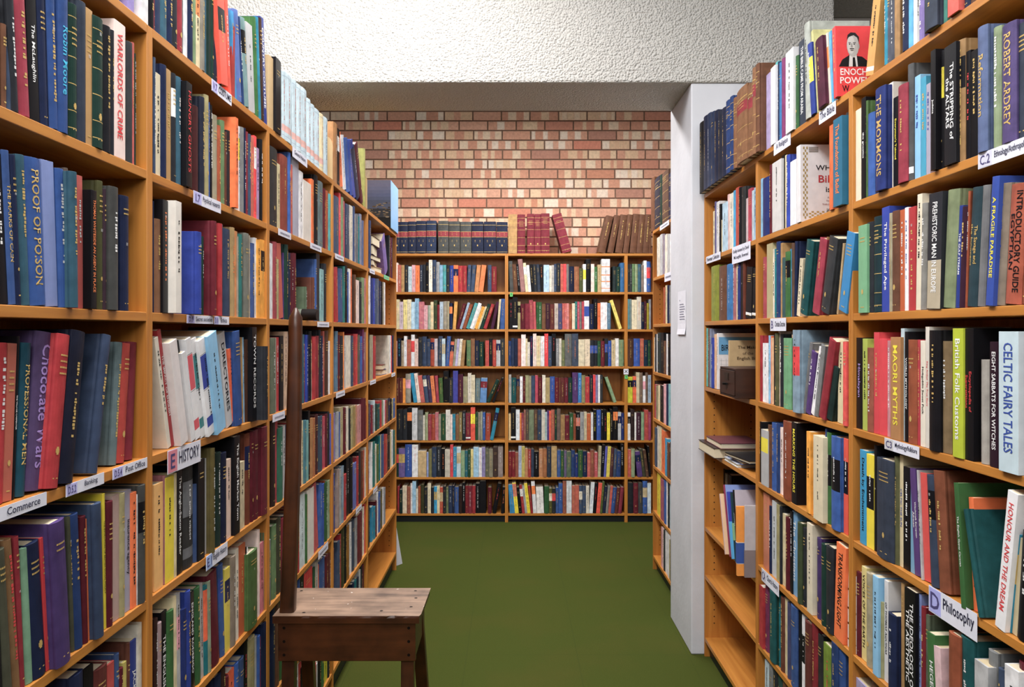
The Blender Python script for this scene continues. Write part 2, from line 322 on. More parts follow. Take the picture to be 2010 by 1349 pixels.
def book_cover(mb, t, h, D, col, deco, flat, nseg=6):
    c = min(.0025, t*.2); b = .0006 if flat else min(.005, t*.22)
    xs = [t*k/nseg for k in range(nseg+1)]
    plan = [(0, D)]
    if not flat: plan += [(0, .011), (.0011, .0065), (0, .003)]
    i0 = len(plan)
    plan += [(x, spine_y(x, t, b)) for x in xs]
    i1 = len(plan)-1
    if not flat: plan += [(t, .003), (t-.0011, .0065), (t, .011)]
    plan += [(t, D), (t-c, D), (t-c, c+.001), (c, c+.001), (c, D)]
    bd = sorted([(z0*h, z1*h, lin(cc)) for z0, z1, cc in bands_of(deco, h)])
    zs = sorted(set([0, h]+[z for x in bd for z in x[:2]]))
    n = len(plan); vs_ = [(x, y, z) for z in zs for x, y in plan]; fs = []; cs = []
    for j in range(len(zs)-1):
        zm = (zs[j]+zs[j+1])/2; bc = col
        for z0, z1, cc in bd:
            if z0 < zm < z1: bc = cc
        for i in range(n):
            k = (i+1) % n
            fs.append((j*n+i, j*n+k, (j+1)*n+k, (j+1)*n+i)); cs.append(bc if i0 <= i < i1 else col)
    fs.append(tuple(reversed(range(n)))); cs.append(col)
    fs.append(tuple((len(zs)-1)*n+i for i in range(n))); cs.append(col)
    mb.add(vs_, fs, cs)
    return c, b
def dashes(mb, t, h, b, color, rnd, z0=.35, z1=.85, band=None):
    """small foil marks running down the spine"""
    wd = min(t*.34, .009); z = z1*h; x0 = (t-wd)/2
    while z > z0*h:
        l = rnd.uniform(.0022, .0050)
        if rnd.random() < .78:
            a = rnd.uniform(0, .3)*wd; e = rnd.uniform(.65, 1)*wd
            y0 = spine_y(x0+a, t, b)-.0005; y1 = spine_y(x0+e, t, b)-.0005
            mb.add([(x0+a, y0, z-l), (x0+e, y1, z-l), (x0+e, y1, z), (x0+a, y0, z)], [(0, 1, 2, 3)], color)
        z -= l+rnd.uniform(.0008, .002)+(.005 if rnd.random() < .12 else 0)
def rules(mb, t, h, b, color, rnd):
    """horizontal lines of small foil marks, and a stamped ornament"""
    def q(xa, xb, za, zb):
        ya = spine_y(xa, t, b)-.0005; yb = spine_y(xb, t, b)-.0005
        mb.add([(xa, ya, za), (xb, yb, za), (xb, yb, zb), (xa, ya, zb)], [(0, 1, 2, 3)], color)
    zt = rnd.uniform(.80, .88)
    for r in range(rnd.choice([2, 3, 4])):
        x = t*.22
        while x < t*.74:
            e = x+rnd.uniform(.0012, .003); q(x, min(e, t*.78), (zt-.04*r)*h, (zt-.04*r)*h+.0028); x = e+.0007
    if rnd.random() < .6:
        m = t/2; s = min(t*.16, .005); zc = .24*h
        q(m-s*.6, m+s*.6, zc-s*1.3, zc+s*1.3); q(m-s, m+s, zc-s*.7, zc+s*.7)
    q(t*.3, t*.7, .06*h, .06*h+.002)
_cv = {}
def text_polys(body):
    """outline text turned into flat mesh data, centred, unit height"""
    if body in _cv: return _cv[body]
    cu = bpy.data.curves.new('lettering', 'FONT'); cu.body = body; cu.size = 1; cu.align_x = 'CENTER'; cu.align_y = 'CENTER'; cu.resolution_u = 2; cu.offset = .012
    o = bpy.data.objects.new('lettering', cu); C.objects.link(o)
    me = bpy.data.meshes.new_from_object(o.evaluated_get(bpy.context.evaluated_depsgraph_get()))
    v = [tuple(p.co) for p in me.vertices]; f = [tuple(p.vertices) for p in me.polygons]
    bpy.data.objects.remove(o); bpy.data.curves.remove(cu); bpy.data.meshes.remove(me)
    if v:
        x0 = min(p[0] for p in v); x1 = max(p[0] for p in v); y0 = min(p[1] for p in v); y1 = max(p[1] for p in v)
        v = [((p[0]-(x0+x1)/2), (p[1]-(y0+y1)/2), 0) for p in v]; r = (v, f, x1-x0, y1-y0)
    else: r = ([], [], 1, 1)
    _cv[body] = r; return r
def put_text(mb, body, P, U, V, width, height, color, yfun=None, stretch=1.9):
    """text centred on P, reading along U, up along V, fitted into width x height"""
    v, f, w_, h_ = text_polys(body)
    sy = height/h_; sx = width/w_
    if sx > sy*1.15: sx = sy*1.15
    if sy > sx*stretch: sy = sx*stretch
    P = Vector(P); U = Vector(U); V = Vector(V); out = []
    for p in v:
        q = P+U*(p[0]*sx)+V*(p[1]*sy)
        if yfun: q.y = yfun(q.x)
        out.append(tuple(q))
    mb.add(out, f, color)
PALE = lambda c: sum(c) > .9
def depth_of(h, t): return max(.105, min(.185, h*.68))
STUFF = MB(); STUFFP = MB()
DATA = """B0v|-0.9564|0.0398|2.184|0.2557|0|0.0042|nv+ck|RV||||2|navy bound volume with red label band on the back bookcase, first from the left
B0v|-0.9147|0.0644|2.184|0.2556|0|0.0039|nv+ck|RV||||2|navy bound volume with red label band on the back bookcase, second from the left
B0v|-0.8469|0.0627|2.184|0.2584|0|0.0017|nv+ck|RV||||2|navy bound volume with red label band on the back bookcase, third from the left
B0v|-0.7812|0.0791|2.184|0.2632|0|0.001|nv+ck|RV||||2|navy bound volume with red label band on the back bookcase, fourth from the left
B0v|-0.6988|0.0791|2.184|0.2661|0|0.0042|nv+sl|RV||||2|navy bound volume with red label band on the back bookcase, fifth from the left
B0v|-0.6038|0.0838|2.184|0.2637|0|0.005|dg|RV||||2|grey bound volume with red label band on the back bookcase, sixth from the left
B0v|-0.5158|0.089|2.184|0.2597|0|0.0024|dg|RV||||2|grey bound volume with red label band on the back bookcase, seventh from the left
B0v|-0.4228|0.0879|2.184|0.257|0|0.005|dg|RV||||2|grey bound volume with red label band on the back bookcase, eighth from the left
B0v|-0.3308|0.0938|2.184|0.2584|0|0.006|nv+ck|RV||||2|navy bound volume with red label band on the back bookcase, ninth from the left
B0v|-0.2324|0.0984|2.184|0.2577|0|0.0015|nv+ck|RV||||2|navy bound volume with red label band on the back bookcase, tenth from the left
B0v|-0.1295|0.089|2.184|0.2544|0|0.0039|nv+ck|RV||||2|navy bound volume with red label band on the back bookcase, eleventh from the left
B0w|-0.0341|0.0708|2.184|0.3173|0|0.0019|tn|gb||||2|tan bound volume on the back bookcase, first tan one from the left
B0w|0.0401|0.0619|2.184|0.3161|0|0.004|wn|gb||||2|wine red bound volume on the back bookcase, first wine red one from the left
B0w|0.1193|0.0571|2.184|0.3215|0|0.0016|wn|gb||||2|wine red bound volume on the back bookcase, second wine red one from the left
B0w|0.1791|0.0509|2.184|0.3197|0|0.0037|wn|gb||||2|wine red bound volume on the back bookcase, third wine red one from the left
B0w|0.2325|0.0688|2.184|0.325|0|0.0052|wn|gb||||2|wine red bound volume on the back bookcase, fourth wine red one from the left
B0w|0.4076|0.0763|2.184|0.3218|-0.269|0.0059|wn|gb||||2|wine red bound volume on the back bookcase, fifth wine red one from the left
B0w|0.692|0.0549|2.184|0.3064|0.229|0.0032|br|gt||||2|brown bound volume on the back bookcase, first brown one from the left
B0w|0.7676|0.0486|2.184|0.3103|0.194|0.0028|br|gt||||2|brown bound volume on the back bookcase, second brown one from the left
B0w|0.8322|0.0558|2.184|0.3123|0.147|0.0015|br|gt||||2|brown bound volume on the back bookcase, third brown one from the left
B0w|0.8954|0.0444|2.184|0.3156|0.124|0.0056|br|gt||||2|brown bound volume on the back bookcase, fourth brown one from the left
B0w|0.9498|0.0527|2.184|0.3189|0.1|0.0029|br|gt||||2|brown bound volume on the back bookcase, fifth brown one from the left
B0w|1.0055|0.048|2.184|0.3153|0.09|0.0041|br|gt||||2|brown bound volume on the back bookcase, sixth brown one from the left
B0w|1.0558|0.0514|2.184|0.3151|0.079|0.0035|br|gt||||2|brown bound volume on the back bookcase, seventh brown one from the left
B0w|1.1101|0.0151|2.184|0.3163|0|0.0053|br|||||2|brown bound volume on the back bookcase, eighth brown one from the left
B1l|-0.9534|0.0205|1.871|0.2374|0|0.0046|lp|||||0|
B1l|-0.9318|0.0281|1.871|0.2189|0|0.0034|sm+br|||||0|
B1l|-0.902|0.0246|1.871|0.2187|0|0.0014|tn|||||0|
B1l|-0.8768|0.0293|1.871|0.2191|0|0.0055|ck|gt||||0|
B1l|-0.8459|0.0281|1.871|0.2067|0|0.0035|lb2|kt||||0|
B1l|-0.8163|0.0275|1.871|0.2188|0|0.002|pk|||||0|
B1l|-0.7874|0.0334|1.871|0.2157|0|0.0012|or|kt||||0|
B1l|-0.7528|0.0223|1.871|0.219|0|0.005|ck+sl|||||0|
B1l|-0.7296|0.0246|1.871|0.2221|0|0.0054|ck|||||0|
B1l|-0.7034|0.0234|1.871|0.2402|0|0.0013|bk|||||0|
B1l|-0.6788|0.0281|1.871|0.2604|0|0.0011|iv|kt2||||0|
B1l|-0.6496|0.0293|1.871|0.2588|0|0.0036|sl+nv|||||0|
B1l|-0.6192|0.0252|1.871|0.2436|0|0.0057|lg+ck|||||0|
B1l|-0.5924|0.0258|1.871|0.2187|0|0.0014|sb+gy|||||0|
B1l|-0.5656|0.0269|1.871|0.219|0|0.0041|aq+tl|||||0|
B1l|-0.5372|0.0264|1.871|0.2187|0|0.0015|ck|||||0|
B1l|-0.5097|0.0305|1.871|0.214|0|0.0029|ry+nv|gt||||0|
B1l|-0.4777|0.0363|1.871|0.2176|0|0.0019|or|nb||||0|
B1l|-0.4399|0.034|1.871|0.2129|0|0.0052|rd|gt||||0|
B1l|-0.4042|0.0322|1.871|0.2127|0|0.0021|rd+mr|gt||||0|
B1l|-0.3706|0.0275|1.871|0.2195|0.039|0.0049|sl|||||0|
B1l|-0.3417|0.0304|1.871|0.2189|0.07|0.004|sl|||||0|
B1l|-0.3097|0.0315|1.871|0.2185|0.097|0.0018|tn+or|||||0|
B1l|-0.2766|0.0372|1.871|0.2178|0.125|0.0019|or+tn|||||0|
B1l|-0.2007|0.0293|1.871|0.219|0|0.0051|sl|||||0|
B1l|-0.17|0.0398|1.871|0.2068|0|0.0049|mr+rd|gt||||0|
B1m|-0.0211|0.0296|1.871|0.2501|-0.043|0.004|dg|||||0|
B1m|0.0099|0.0336|1.871|0.2243|-0.064|0.0034|br|||||0|
B1m|0.0452|0.0213|1.871|0.225|-0.08|0.0041|bk|||||0|
B1m|0.0675|0.037|1.871|0.2659|-0.094|0.0054|br+pk|||||0|
B1m|0.1064|0.0226|1.871|0.2358|-0.091|0.0048|cr|wb||||0|
B1m|0.1301|0.0219|1.871|0.2176|-0.082|0.0024|wh|||||0|
B1m|0.1532|0.0213|1.871|0.2248|-0.064|0.0015|bk|||||0|
B1m|0.1756|0.0268|1.871|0.225|-0.057|0.0058|ck|||||0|
B1m|0.2036|0.0247|1.871|0.2249|-0.048|0.0032|ck+sl|||||0|
B1m|0.2295|0.022|1.871|0.2251|-0.032|0.0022|bk|ot||||0|
B1m|0.2527|0.0447|1.871|0.2201|0|0.0058|sb+wh|||||0|
B1m|0.2994|0.0179|1.871|0.2147|0|0.0018|iv|||||0|
B1m|0.3183|0.0186|1.871|0.2186|0|0.0054|st+wh|||||0|
B1m|0.3376|0.0186|1.871|0.2271|0|0.003|sl|||||0|
B1m|0.357|0.031|1.871|0.2329|0|0.0032|ck|||||0|
B1m|0.3894|0.022|1.871|0.2271|0|0.0029|sm+rd|||||0|
B1m|0.4126|0.0241|1.871|0.2272|0|0.0045|rb|||||0|
B1m|0.4378|0.0206|1.871|0.2257|0|0.0039|gy+br|||||0|
B1m|0.4593|0.0399|1.871|0.2076|0|0.0031|nv+bk|gt||||0|
B1m|0.5011|0.0392|1.871|0.2055|0|0.0039|lb+rs|||||0|
B1m|0.5421|0.0296|1.871|0.1932|0|0.0027|ol+dn|gt||||0|
B1m|0.5732|0.0227|1.871|0.2257|0|0.0038|wh|YB||||0|
B1m|0.597|0.0378|1.871|0.2675|0|0.0038|bk|||||0|
B1m|0.6368|0.0275|1.871|0.2273|0|0.0059|lp+iv|||||0|
B1m|0.6653|0.0241|1.871|0.204|0|0.0029|gn|||||0|
B1m|0.6906|0.0303|1.871|0.2221|0|0.0036|tn+cr|||||0|
B1m|0.7224|0.0688|1.871|0.2676|0|0.0048|wh+lg|OS||||0|
B1m|0.8143|0.0275|1.871|0.2076|0|0.0022|ck+dn|||||0|
B1m|0.8431|0.0296|1.871|0.204|0|0.0021|dn|gt||||0|
B1m|0.8743|0.0323|1.871|0.2365|0|0.0037|bl+tl|gt||||0|
B1r|0.9372|0.0151|1.871|0.2258|0|0.0051|ck|||||0|
B1r|0.9528|0.0172|1.871|0.2257|0|0.0036|ck+dg|||||0|
B1r|0.9711|0.0227|1.871|0.2273|0|0.0055|gn+sg|||||0|
B1r|0.9948|0.0227|1.871|0.2273|0|0.0054|sg|||||0|
B1r|1.0184|0.0255|1.871|0.2271|0|0.0038|sl+tl|||||0|
B1r|1.0453|0.0206|1.871|0.2186|0|0.0055|rs+aq|||||0|
B1r|1.0666|0.022|1.871|0.2545|0|0.0038|wh|||||0|
B1r|1.0896|0.0296|1.871|0.2473|0|0.0034|bl|RB2||||0|
B1r|1.121|0.0048|1.871|0.2331|0|0.0058|nv|||||0|
B2l|-0.9494|0.0307|1.568|0.2421|0|0.0028|cr|ot||||0|
B2l|-0.9177|0.0297|1.568|0.2235|0|0.0056|lp+lv|||||0|
B2l|-0.8862|0.0307|1.568|0.2394|0|0.0023|cr+ye|kt||||0|
B2l|-0.8541|0.0307|1.568|0.2421|0|0.0021|cr+iv|||||0|
B2l|-0.8222|0.0291|1.568|0.2218|0|0.0034|lb2+sb|||||0|
B2l|-0.7919|0.0307|1.568|0.2503|0|0.0057|sb+gy|||||0|
B2l|-0.7596|0.0399|1.568|0.2234|0|0.0035|cm+pk|||||0|
B2l|-0.7179|0.0291|1.568|0.1951|0|0.0041|pk|rbm||||0|
B2l|-0.6871|0.0215|1.568|0.195|0|0.0012|sg+lg|||||0|
B2l|-0.665|0.0245|1.568|0.2219|0|0.0053|cr|ot||||0|
B2l|-0.639|0.0271|1.568|0.2357|0|0.0017|dn+ol|||||0|
B2l|-0.6105|0.0189|1.568|0.1993|0|0.001|mr+rd|kt||||0|
B2l|-0.5909|0.0281|1.568|0.2234|0|0.0023|lg+sb|||||0|
B2l|-0.5614|0.0271|1.568|0.2271|0|0.0019|st|||||0|
B2l|-0.5333|0.0204|1.568|0.2272|0|0.005|st+kh|||||0|
B2l|-0.5116|0.024|1.568|0.2126|0|0.0011|nv|ob||||0|
B2l|-0.4866|0.0255|1.568|0.2241|0.066|0.0035|yo+kh|||||0|
B2l|-0.4597|0.0271|1.568|0.2115|0.269|0.0012|mr|gt||||0|
B2l|-0.4303|0.0186|1.568|0.2233|0.298|0.0014|lb2+bl|||||0|
B2l|-0.4102|0.0279|1.568|0.2081|0.298|0.0052|rs+br|gt||||0|
B2l|-0.3795|0.0276|1.568|0.2197|0.33|0.0021|aq+tl|||||0|
B2l|-0.349|0.0256|1.568|0.2203|0.33|0.0013|wh+lp|||||0|
B2l|-0.3208|0.0082|1.568|0.197|0.328|0.0057|iv|||||0|
B2l|-0.3117|0.024|1.568|0.1904|0.345|0.0042|yo|||||0|
B2l|-0.2848|0.0135|1.568|0.1928|0.333|0.0022|cr|||||0|
B2l|-0.2699|0.0282|1.568|0.2107|0.319|0.0052|dn|gt||||0|
B2l|-0.2388|0.0262|1.568|0.2111|0.319|0.0015|rd+wn|gt||||0|
B2l|-0.18|0.026|1.568|0.2255|0.211|0.0046|pl|||||0|
B2l|-0.1264|0.0163|1.568|0.2444|0.076|0.0019|cr|||||0|
B2l|-0.1013|0.0373|1.568|0.2469|0.026|0.0053|bl+sl|||||0|
B2m|-0.0247|0.0255|1.568|0.2415|0|0.0035|bk|rt2||||0|
B2m|0.0019|0.0385|1.568|0.2594|0|0.0014|bk|wc||||0|
B2m|0.0423|0.022|1.568|0.2235|0|0.005|kh|kb||||0|
B2m|0.0653|0.0358|1.568|0.2055|0|0.0047|mr|gt||||0|
B2m|0.1028|0.0365|1.568|0.209|0|0.0035|wn|||||0|
B2m|0.141|0.0309|1.568|0.2372|-0.03|0.0044|cm+br|||||0|
B2m|0.1734|0.0193|1.568|0.2246|-0.026|0.0058|cm+sm|||||0|
B2m|0.1936|0.0151|1.568|0.2199|0|0.0051|gn+dn|||||0|
B2m|0.2094|0.0275|1.568|0.2199|0|0.0052|gn+dn|wt||||0|
B2m|0.2381|0.0309|1.568|0.2054|0|0.0013|br+lb|||||0|
B2m|0.2706|0.0323|1.568|0.2104|0|0.0026|pl+db|||||0|
B2m|0.3044|0.0344|1.568|0.2032|0|0.0015|mr+br|||||0|
B2m|0.3406|0.0296|1.568|0.2105|0|0.0052|st+lp|||||0|
B2m|0.3714|0.0309|1.568|0.209|0|0.0021|sl+pu|||||0|
B2m|0.404|0.0172|1.568|0.2105|0|0.0054|sm+cm|||||0|
B2m|0.4219|0.0172|1.568|0.2105|0|0.0033|sm+cm|||||0|
B2m|0.4398|0.0186|1.568|0.2105|0|0.0028|sm+pk|||||0|
B2m|0.4594|0.0227|1.568|0.2055|0|0.0042|rs|||||0|
B2m|0.483|0.0241|1.568|0.2104|0|0.0016|cr+lp|||||0|
B2m|0.5083|0.0172|1.568|0.2249|0|0.0032|tl+gn|||||0|
B2m|0.5263|0.0172|1.568|0.2249|0|0.0031|cm|||||0|
B2m|0.5442|0.0172|1.568|0.2234|0|0.0016|gy+br|||||0|
B2m|0.5625|0.0193|1.568|0.225|0|0.0055|cm+rd|||||0|
B2m|0.5823|0.0392|1.568|0.232|0|0.001|wh|BB||||0|
B2m|0.6235|0.0351|1.568|0.2054|0|0.0029|nv|gt||||0|
B2m|0.6604|0.0289|1.568|0.2465|0|0.004|bk|tt||||0|
B2m|0.6904|0.0234|1.568|0.2126|0|0.002|or|kt||||0|
B2m|0.7152|0.0241|1.568|0.2177|0|0.0047|wh|ot||||0|
B2m|0.74|0.0282|1.568|0.2176|0|0.001|wh|ot||||0|
B2m|0.7698|0.0275|1.568|0.2126|0|0.0031|ck+sb|||||0|
B2n|0.865|0.0249|1.568|0.2449|-0.314|0.0042|ye+cr|||||0|
B2r|0.9367|0.0138|1.568|0.245|0|0.0022|gn+sb|||||0|
B2r|0.9514|0.0151|1.568|0.2451|0|0.0038|sg+bl|||||0|
B2r|0.9674|0.042|1.568|0.2394|0|0.0051|cr+iv|kt||||0|
B2r|1.0109|0.0337|1.568|0.263|0|0.0023|iv+st|ot||||0|
B2r|1.0468|0.0227|1.568|0.2199|0|0.0058|nv+bk|||||0|
B2r|1.0699|0.0186|1.568|0.227|0|0.0019|mr+ck|||||0|
B2r|1.0898|0.0193|1.568|0.2127|0|0.0047|bk+ye|||||0|
B2r|1.1097|0.0151|1.568|0.2436|0|0.0028|ck+wh|||||0|
B3l|-0.9492|0.0153|1.268|0.205|0|0.0011|br+pk|||||0|
B3l|-0.9334|0.0281|1.268|0.2264|0|0.0031|bk+nv|ct||||0|
B3l|-0.9039|0.022|1.268|0.2077|0|0.0027|st+tn|||||0|
B3l|-0.8812|0.0225|1.268|0.2441|0|0.0044|wh|bt||||0|
B3l|-0.8578|0.0337|1.268|0.2157|0|0.006|sm+br|||||0|
B3l|-0.8225|0.0266|1.268|0.2558|0|0.0058|wh|RB2||||0|
B3l|-0.7946|0.0291|1.268|0.2221|0|0.0053|lp+rs|||||0|
B3l|-0.7638|0.0307|1.268|0.2371|0|0.0029|ck|||||0|
B3l|-0.7318|0.0332|1.268|0.2409|0|0.0038|sl+nv|||||0|
B3l|-0.6969|0.0296|1.268|0.2221|0|0.0034|sl+nv|||||0|
B3l|-0.6657|0.0307|1.268|0.2264|0|0.0015|rs+rd|nb||||0|
B3l|-0.634|0.0256|1.268|0.2237|0|0.0053|lb2+sm|||||0|
B3l|-0.6072|0.0332|1.268|0.2433|0.031|0.0049|sl+ck|||||0|
B3l|-0.5722|0.0256|1.268|0.2237|0|0.0027|lb2|TB||||0|
B3l|-0.5457|0.0291|1.268|0.243|0.061|0.0059|bl+sl|||||0|
B3l|-0.5152|0.027|1.268|0.1996|0.075|0.006|sm+or|nb||||0|
B3l|-0.4867|0.0178|1.268|0.2217|0.084|0.0042|ol+iv|||||0|
B3l|-0.468|0.0193|1.268|0.2216|0.091|0.0055|lv+wh|bt||||0|
B3l|-0.4476|0.0224|1.268|0.2214|0.101|0.0042|iv|kt||||0|
B3l|-0.4241|0.0306|1.268|0.2117|0.07|0.0049|tn+br|||||0|
B3l|-0.3726|0.0327|1.268|0.2114|0|0.0031|gn+sg|||||0|
B3l|-0.3384|0.0322|1.268|0.2237|0|0.0031|lb+br|||||0|
B3l|-0.3047|0.0322|1.268|0.2093|0|0.005|nv+ck|gt||||0|
B3l|-0.2709|0.0358|1.268|0.1981|0|0.0029|dn|gt||||0|
B3l|-0.2206|0.0296|1.268|0.2093|0|0.0036|rd+sm|||||0|
B3l|-0.1897|0.0266|1.268|0.2237|0|0.0053|bk+ck|||||0|
B3l|-0.1617|0.0286|1.268|0.2147|0|0.0013|rd+rs|gt||||0|
B3l|-0.1318|0.0327|1.268|0.213|0|0.0048|lg|nb||||0|
B3l|-0.0976|0.0337|1.268|0.2237|0|0.0053|ck+dg|||||0|
B3m|-0.0319|0.0206|1.268|0.205|0|0.0055|nv+bl|gt||||0|
B3m|-0.0103|0.0241|1.268|0.2281|0|0.0028|nv+sl|||||0|
B3m|0.0149|0.0275|1.268|0.2245|0|0.0016|nv+ck|||||0|
B3m|0.0437|0.0261|1.268|0.2245|0|0.0021|sm+br|||||0|
B3m|0.0711|0.0358|1.268|0.2569|0|0.004|lp+wh|||||0|
B3m|0.1086|0.0124|1.268|0.2245|0|0.0047|cr|||||0|
B3m|0.1216|0.02|1.268|0.1957|0|0.0059|iv|bt||||0|
B3m|0.1424|0.0227|1.268|0.244|0|0.0028|nv|rt2||||0|
B3m|0.1662|0.0275|1.268|0.2641|0|0.0032|lp+iv|rt2||||0|
B3m|0.195|0.0316|1.268|0.2461|0|0.0042|cr|ot||||0|
B3m|0.2281|0.0303|1.268|0.244|0|0.0028|wh|ot||||0|
B3m|0.2598|0.0296|1.268|0.2641|0|0.0038|rb|wt||||0|
B3m|0.2907|0.0268|1.268|0.244|0|0.0013|sl|||||0|
B3m|0.3188|0.033|1.268|0.2641|0|0.0023|bk|rt2||||0|
B3m|0.3535|0.0241|1.268|0.2245|0|0.0048|bk+wh|||||0|
B3m|0.3785|0.0186|1.268|0.2245|0|0.0015|iv|||||0|
B3m|0.3983|0.0262|1.268|0.2122|0|0.0058|ol+sg|||||0|
B3m|0.4255|0.055|1.268|0.2627|0|0.0033|dg+gy|ot||||0|
B3m|0.4831|0.0502|1.268|0.2641|0|0.004|sl+dg|ot||||0|
B3m|0.5358|0.0495|1.268|0.2173|0|0.0048|cr+iv|||||0|
B3m|0.5878|0.0413|1.268|0.2194|0|0.0057|cr+lp|||||0|
B3m|0.6306|0.0323|1.268|0.2101|0|0.0021|ck|bb2||||0|
B3m|0.6649|0.0248|1.268|0.2101|0|0.0059|ck|bb2||||0|
B3m|0.6905|0.0255|1.268|0.2051|0|0.0032|dn+gn|gt||||0|
B3m|0.717|0.0303|1.268|0.2051|0|0.0013|mr+wn|gt||||0|
B3m|0.7491|0.0261|1.268|0.2245|0|0.0053|ck|bb2||||0|
B3m|0.7765|0.0261|1.268|0.2065|0|0.005|bl+ry|gt||||0|
B3m|0.8036|0.031|1.268|0.2137|0|0.003|cr+tn|||||0|
B3m|0.8361|0.0261|1.268|0.2259|0|0.0035|wh+iv|||||0|
B3m|0.8634|0.0392|1.268|0.2151|0|0.0028|sg+gn|||||0|
B3r|0.9367|0.0447|1.268|0.2224|0|0.0019|db+br|||||0|
B3r|0.984|0.0495|1.268|0.2245|0|0.0051|bl+ry|gt||||0|
B3r|1.0358|0.0296|1.268|0.2245|0|0.0045|sm+rs|||||0|
B3r|1.0667|0.0323|1.268|0.2137|0|0.0045|nv+dn|gt||||0|
B3r|1.1008|0.0179|1.268|0.2101|0|0.0058|dn+gn|||||0|
B3r|1.1188|0.0062|1.268|0.2137|0|0.0016|ck|||||0|
B4l|-0.944|0.022|0.971|0.2016|0|0.0021|mr+br|gt||||0|
B4l|-0.921|0.0291|0.971|0.2016|0|0.0024|mr+br|gt||||0|
B4l|-0.891|0.022|0.971|0.1971|0|0.006|yo+or|||||0|
B4l|-0.8674|0.0414|0.971|0.2348|0|0.0018|st|pb3||||0|
B4l|-0.8022|0.0289|0.971|0.2407|-0.136|0.0023|cy+tl|YG||||0|
B4l|-0.7719|0.0274|0.971|0.239|-0.12|0.0037|lp+iv|||||0|
B4l|-0.7428|0.0325|0.971|0.2208|-0.12|0.0023|sm+cm|||||0|
B4l|-0.7087|0.0295|0.971|0.2199|-0.111|0.0037|sl|ib||||0|
B4l|-0.6778|0.0275|0.971|0.2211|-0.106|0.0049|ck+pu|||||0|
B4l|-0.649|0.0285|0.971|0.2183|-0.097|0.0055|or+tn|||||0|
B4l|-0.6189|0.024|0.971|0.2188|-0.068|0.0048|cm+wn|||||0|
B4l|-0.5939|0.0317|0.971|0.2005|-0.037|0.0058|gn+ol|gt||||0|
B4l|-0.5605|0.0414|0.971|0.2571|0|0.0043|bk|||||0|
B4l|-0.517|0.0327|0.971|0.2016|0|0.0023|ck|gt||||0|
B4l|-0.4828|0.0388|0.971|0.2588|0|0.0025|ry+pu|||Anne Rice|w|0|
B4l|-0.4421|0.0399|0.971|0.231|0|0.0018|pl+mr|gt||||0|
B4l|-0.4004|0.0363|0.971|0.2123|0|0.0024|kh+gy|||||0|
B4l|-0.3625|0.0271|0.971|0.24|0|0.0047|iv|kt||||0|
B4l|-0.3341|0.0281|0.971|0.224|0|0.0032|cr+iv|||||0|
B4l|-0.3047|0.0383|0.971|0.1975|0.027|0.0038|gy+tl|gt||||0|
B4l|-0.2645|0.051|0.971|0.1998|0.048|0.0021|bl+sb|mb||||0|
B4l2|-0.2164|0.0279|0.971|0.1971|0.425|0.0034|dn|gt||||0|
B4l2|-0.1655|0.0167|0.971|0.2115|0.366|0.0047|bk|rt2||||0|
B4m|-0.0305|0.0206|0.971|0.2288|0|0.0028|lg+st|||||0|
B4m|-0.0089|0.0385|0.971|0.2037|0|0.0012|dn+tl|gt||||0|
B4m|0.0315|0.0275|0.971|0.225|0|0.0049|br|nb||||0|
B4m|0.0603|0.022|0.971|0.213|0|0.0016|wh|rt2||||0|
B4m|0.0834|0.0206|0.971|0.207|0|0.0059|mr|||||0|
B4m|0.105|0.0268|0.971|0.2229|0|0.0047|kh+sg|||||0|
B4m|0.1331|0.0193|0.971|0.2178|0|0.0048|st+kh|||||0|
B4m|0.1532|0.0296|0.971|0.2194|0|0.0023|sl|||||0|
B4m|0.1841|0.022|0.971|0.2231|0|0.0013|cm|||||0|
B4m|0.2072|0.033|0.971|0.205|0|0.0023|mr|gt||||0|
B4m|0.2418|0.0255|0.971|0.2236|0|0.0044|iv|||||0|
B4m|0.2684|0.0351|0.971|0.2036|0|0.0016|kh+tn|||||0|
B4m|0.3052|0.0372|0.971|0.2128|0|0.0044|bl+ry|gt||||0|
B4m|0.3442|0.031|0.971|0.2049|0|0.0048|mr+wn|gt||||0|
B4m|0.3764|0.0144|0.971|0.2058|0|0.0015|br+mr|||||0|
B4m|0.3916|0.0303|0.971|0.2036|0|0.0028|mr+br|gt||||0|
B4m|0.4233|0.0282|0.971|0.2036|0|0.0025|mr+wn|||||0|
B4m|0.4528|0.0323|0.971|0.2036|0|0.0027|dn|gt||||0|
B4m|0.4865|0.044|0.971|0.2454|0|0.0011|pu+pl|YV||||0|
B4m|0.5328|0.0268|0.971|0.2417|0|0.0037|bl+cy|wt||||0|
B4m|0.5608|0.0289|0.971|0.2238|0|0.0018|kh+ol|||||0|
B4m|0.5911|0.0337|0.971|0.2108|0|0.0025|rd|gt||||0|
B4m|0.6263|0.0261|0.971|0.2238|0|0.0017|ck+nv|||||0|
B4m|0.6539|0.02|0.971|0.2273|0|0.0038|rb+rd|||||0|
B4m|0.6746|0.0186|0.971|0.2252|0|0.0024|lv+gy|||||0|
B4m|0.6941|0.0165|0.971|0.2251|0|0.0031|wh|||||0|
B4m|0.7116|0.0213|0.971|0.2251|0|0.0045|ck+dg|||||0|
B4m2|0.8219|0.0246|0.971|0.2164|-0.345|0.0049|sg+mg|||||0|
B4r|0.9368|0.0378|0.971|0.2108|0|0.0029|lm+ye|kb||||0|
B4r|0.9769|0.0275|0.971|0.2142|0|0.0056|or+rb|nb||||0|
B4r|1.005|0.0254|0.971|0.2468|0|0.0014|cr+st|||||0|
B4r|1.0323|0.0255|0.971|0.2445|0|0.0053|br+st|||||0|
B4r|1.059|0.0213|0.971|0.2178|0|0.0059|wh|pb3||||0|
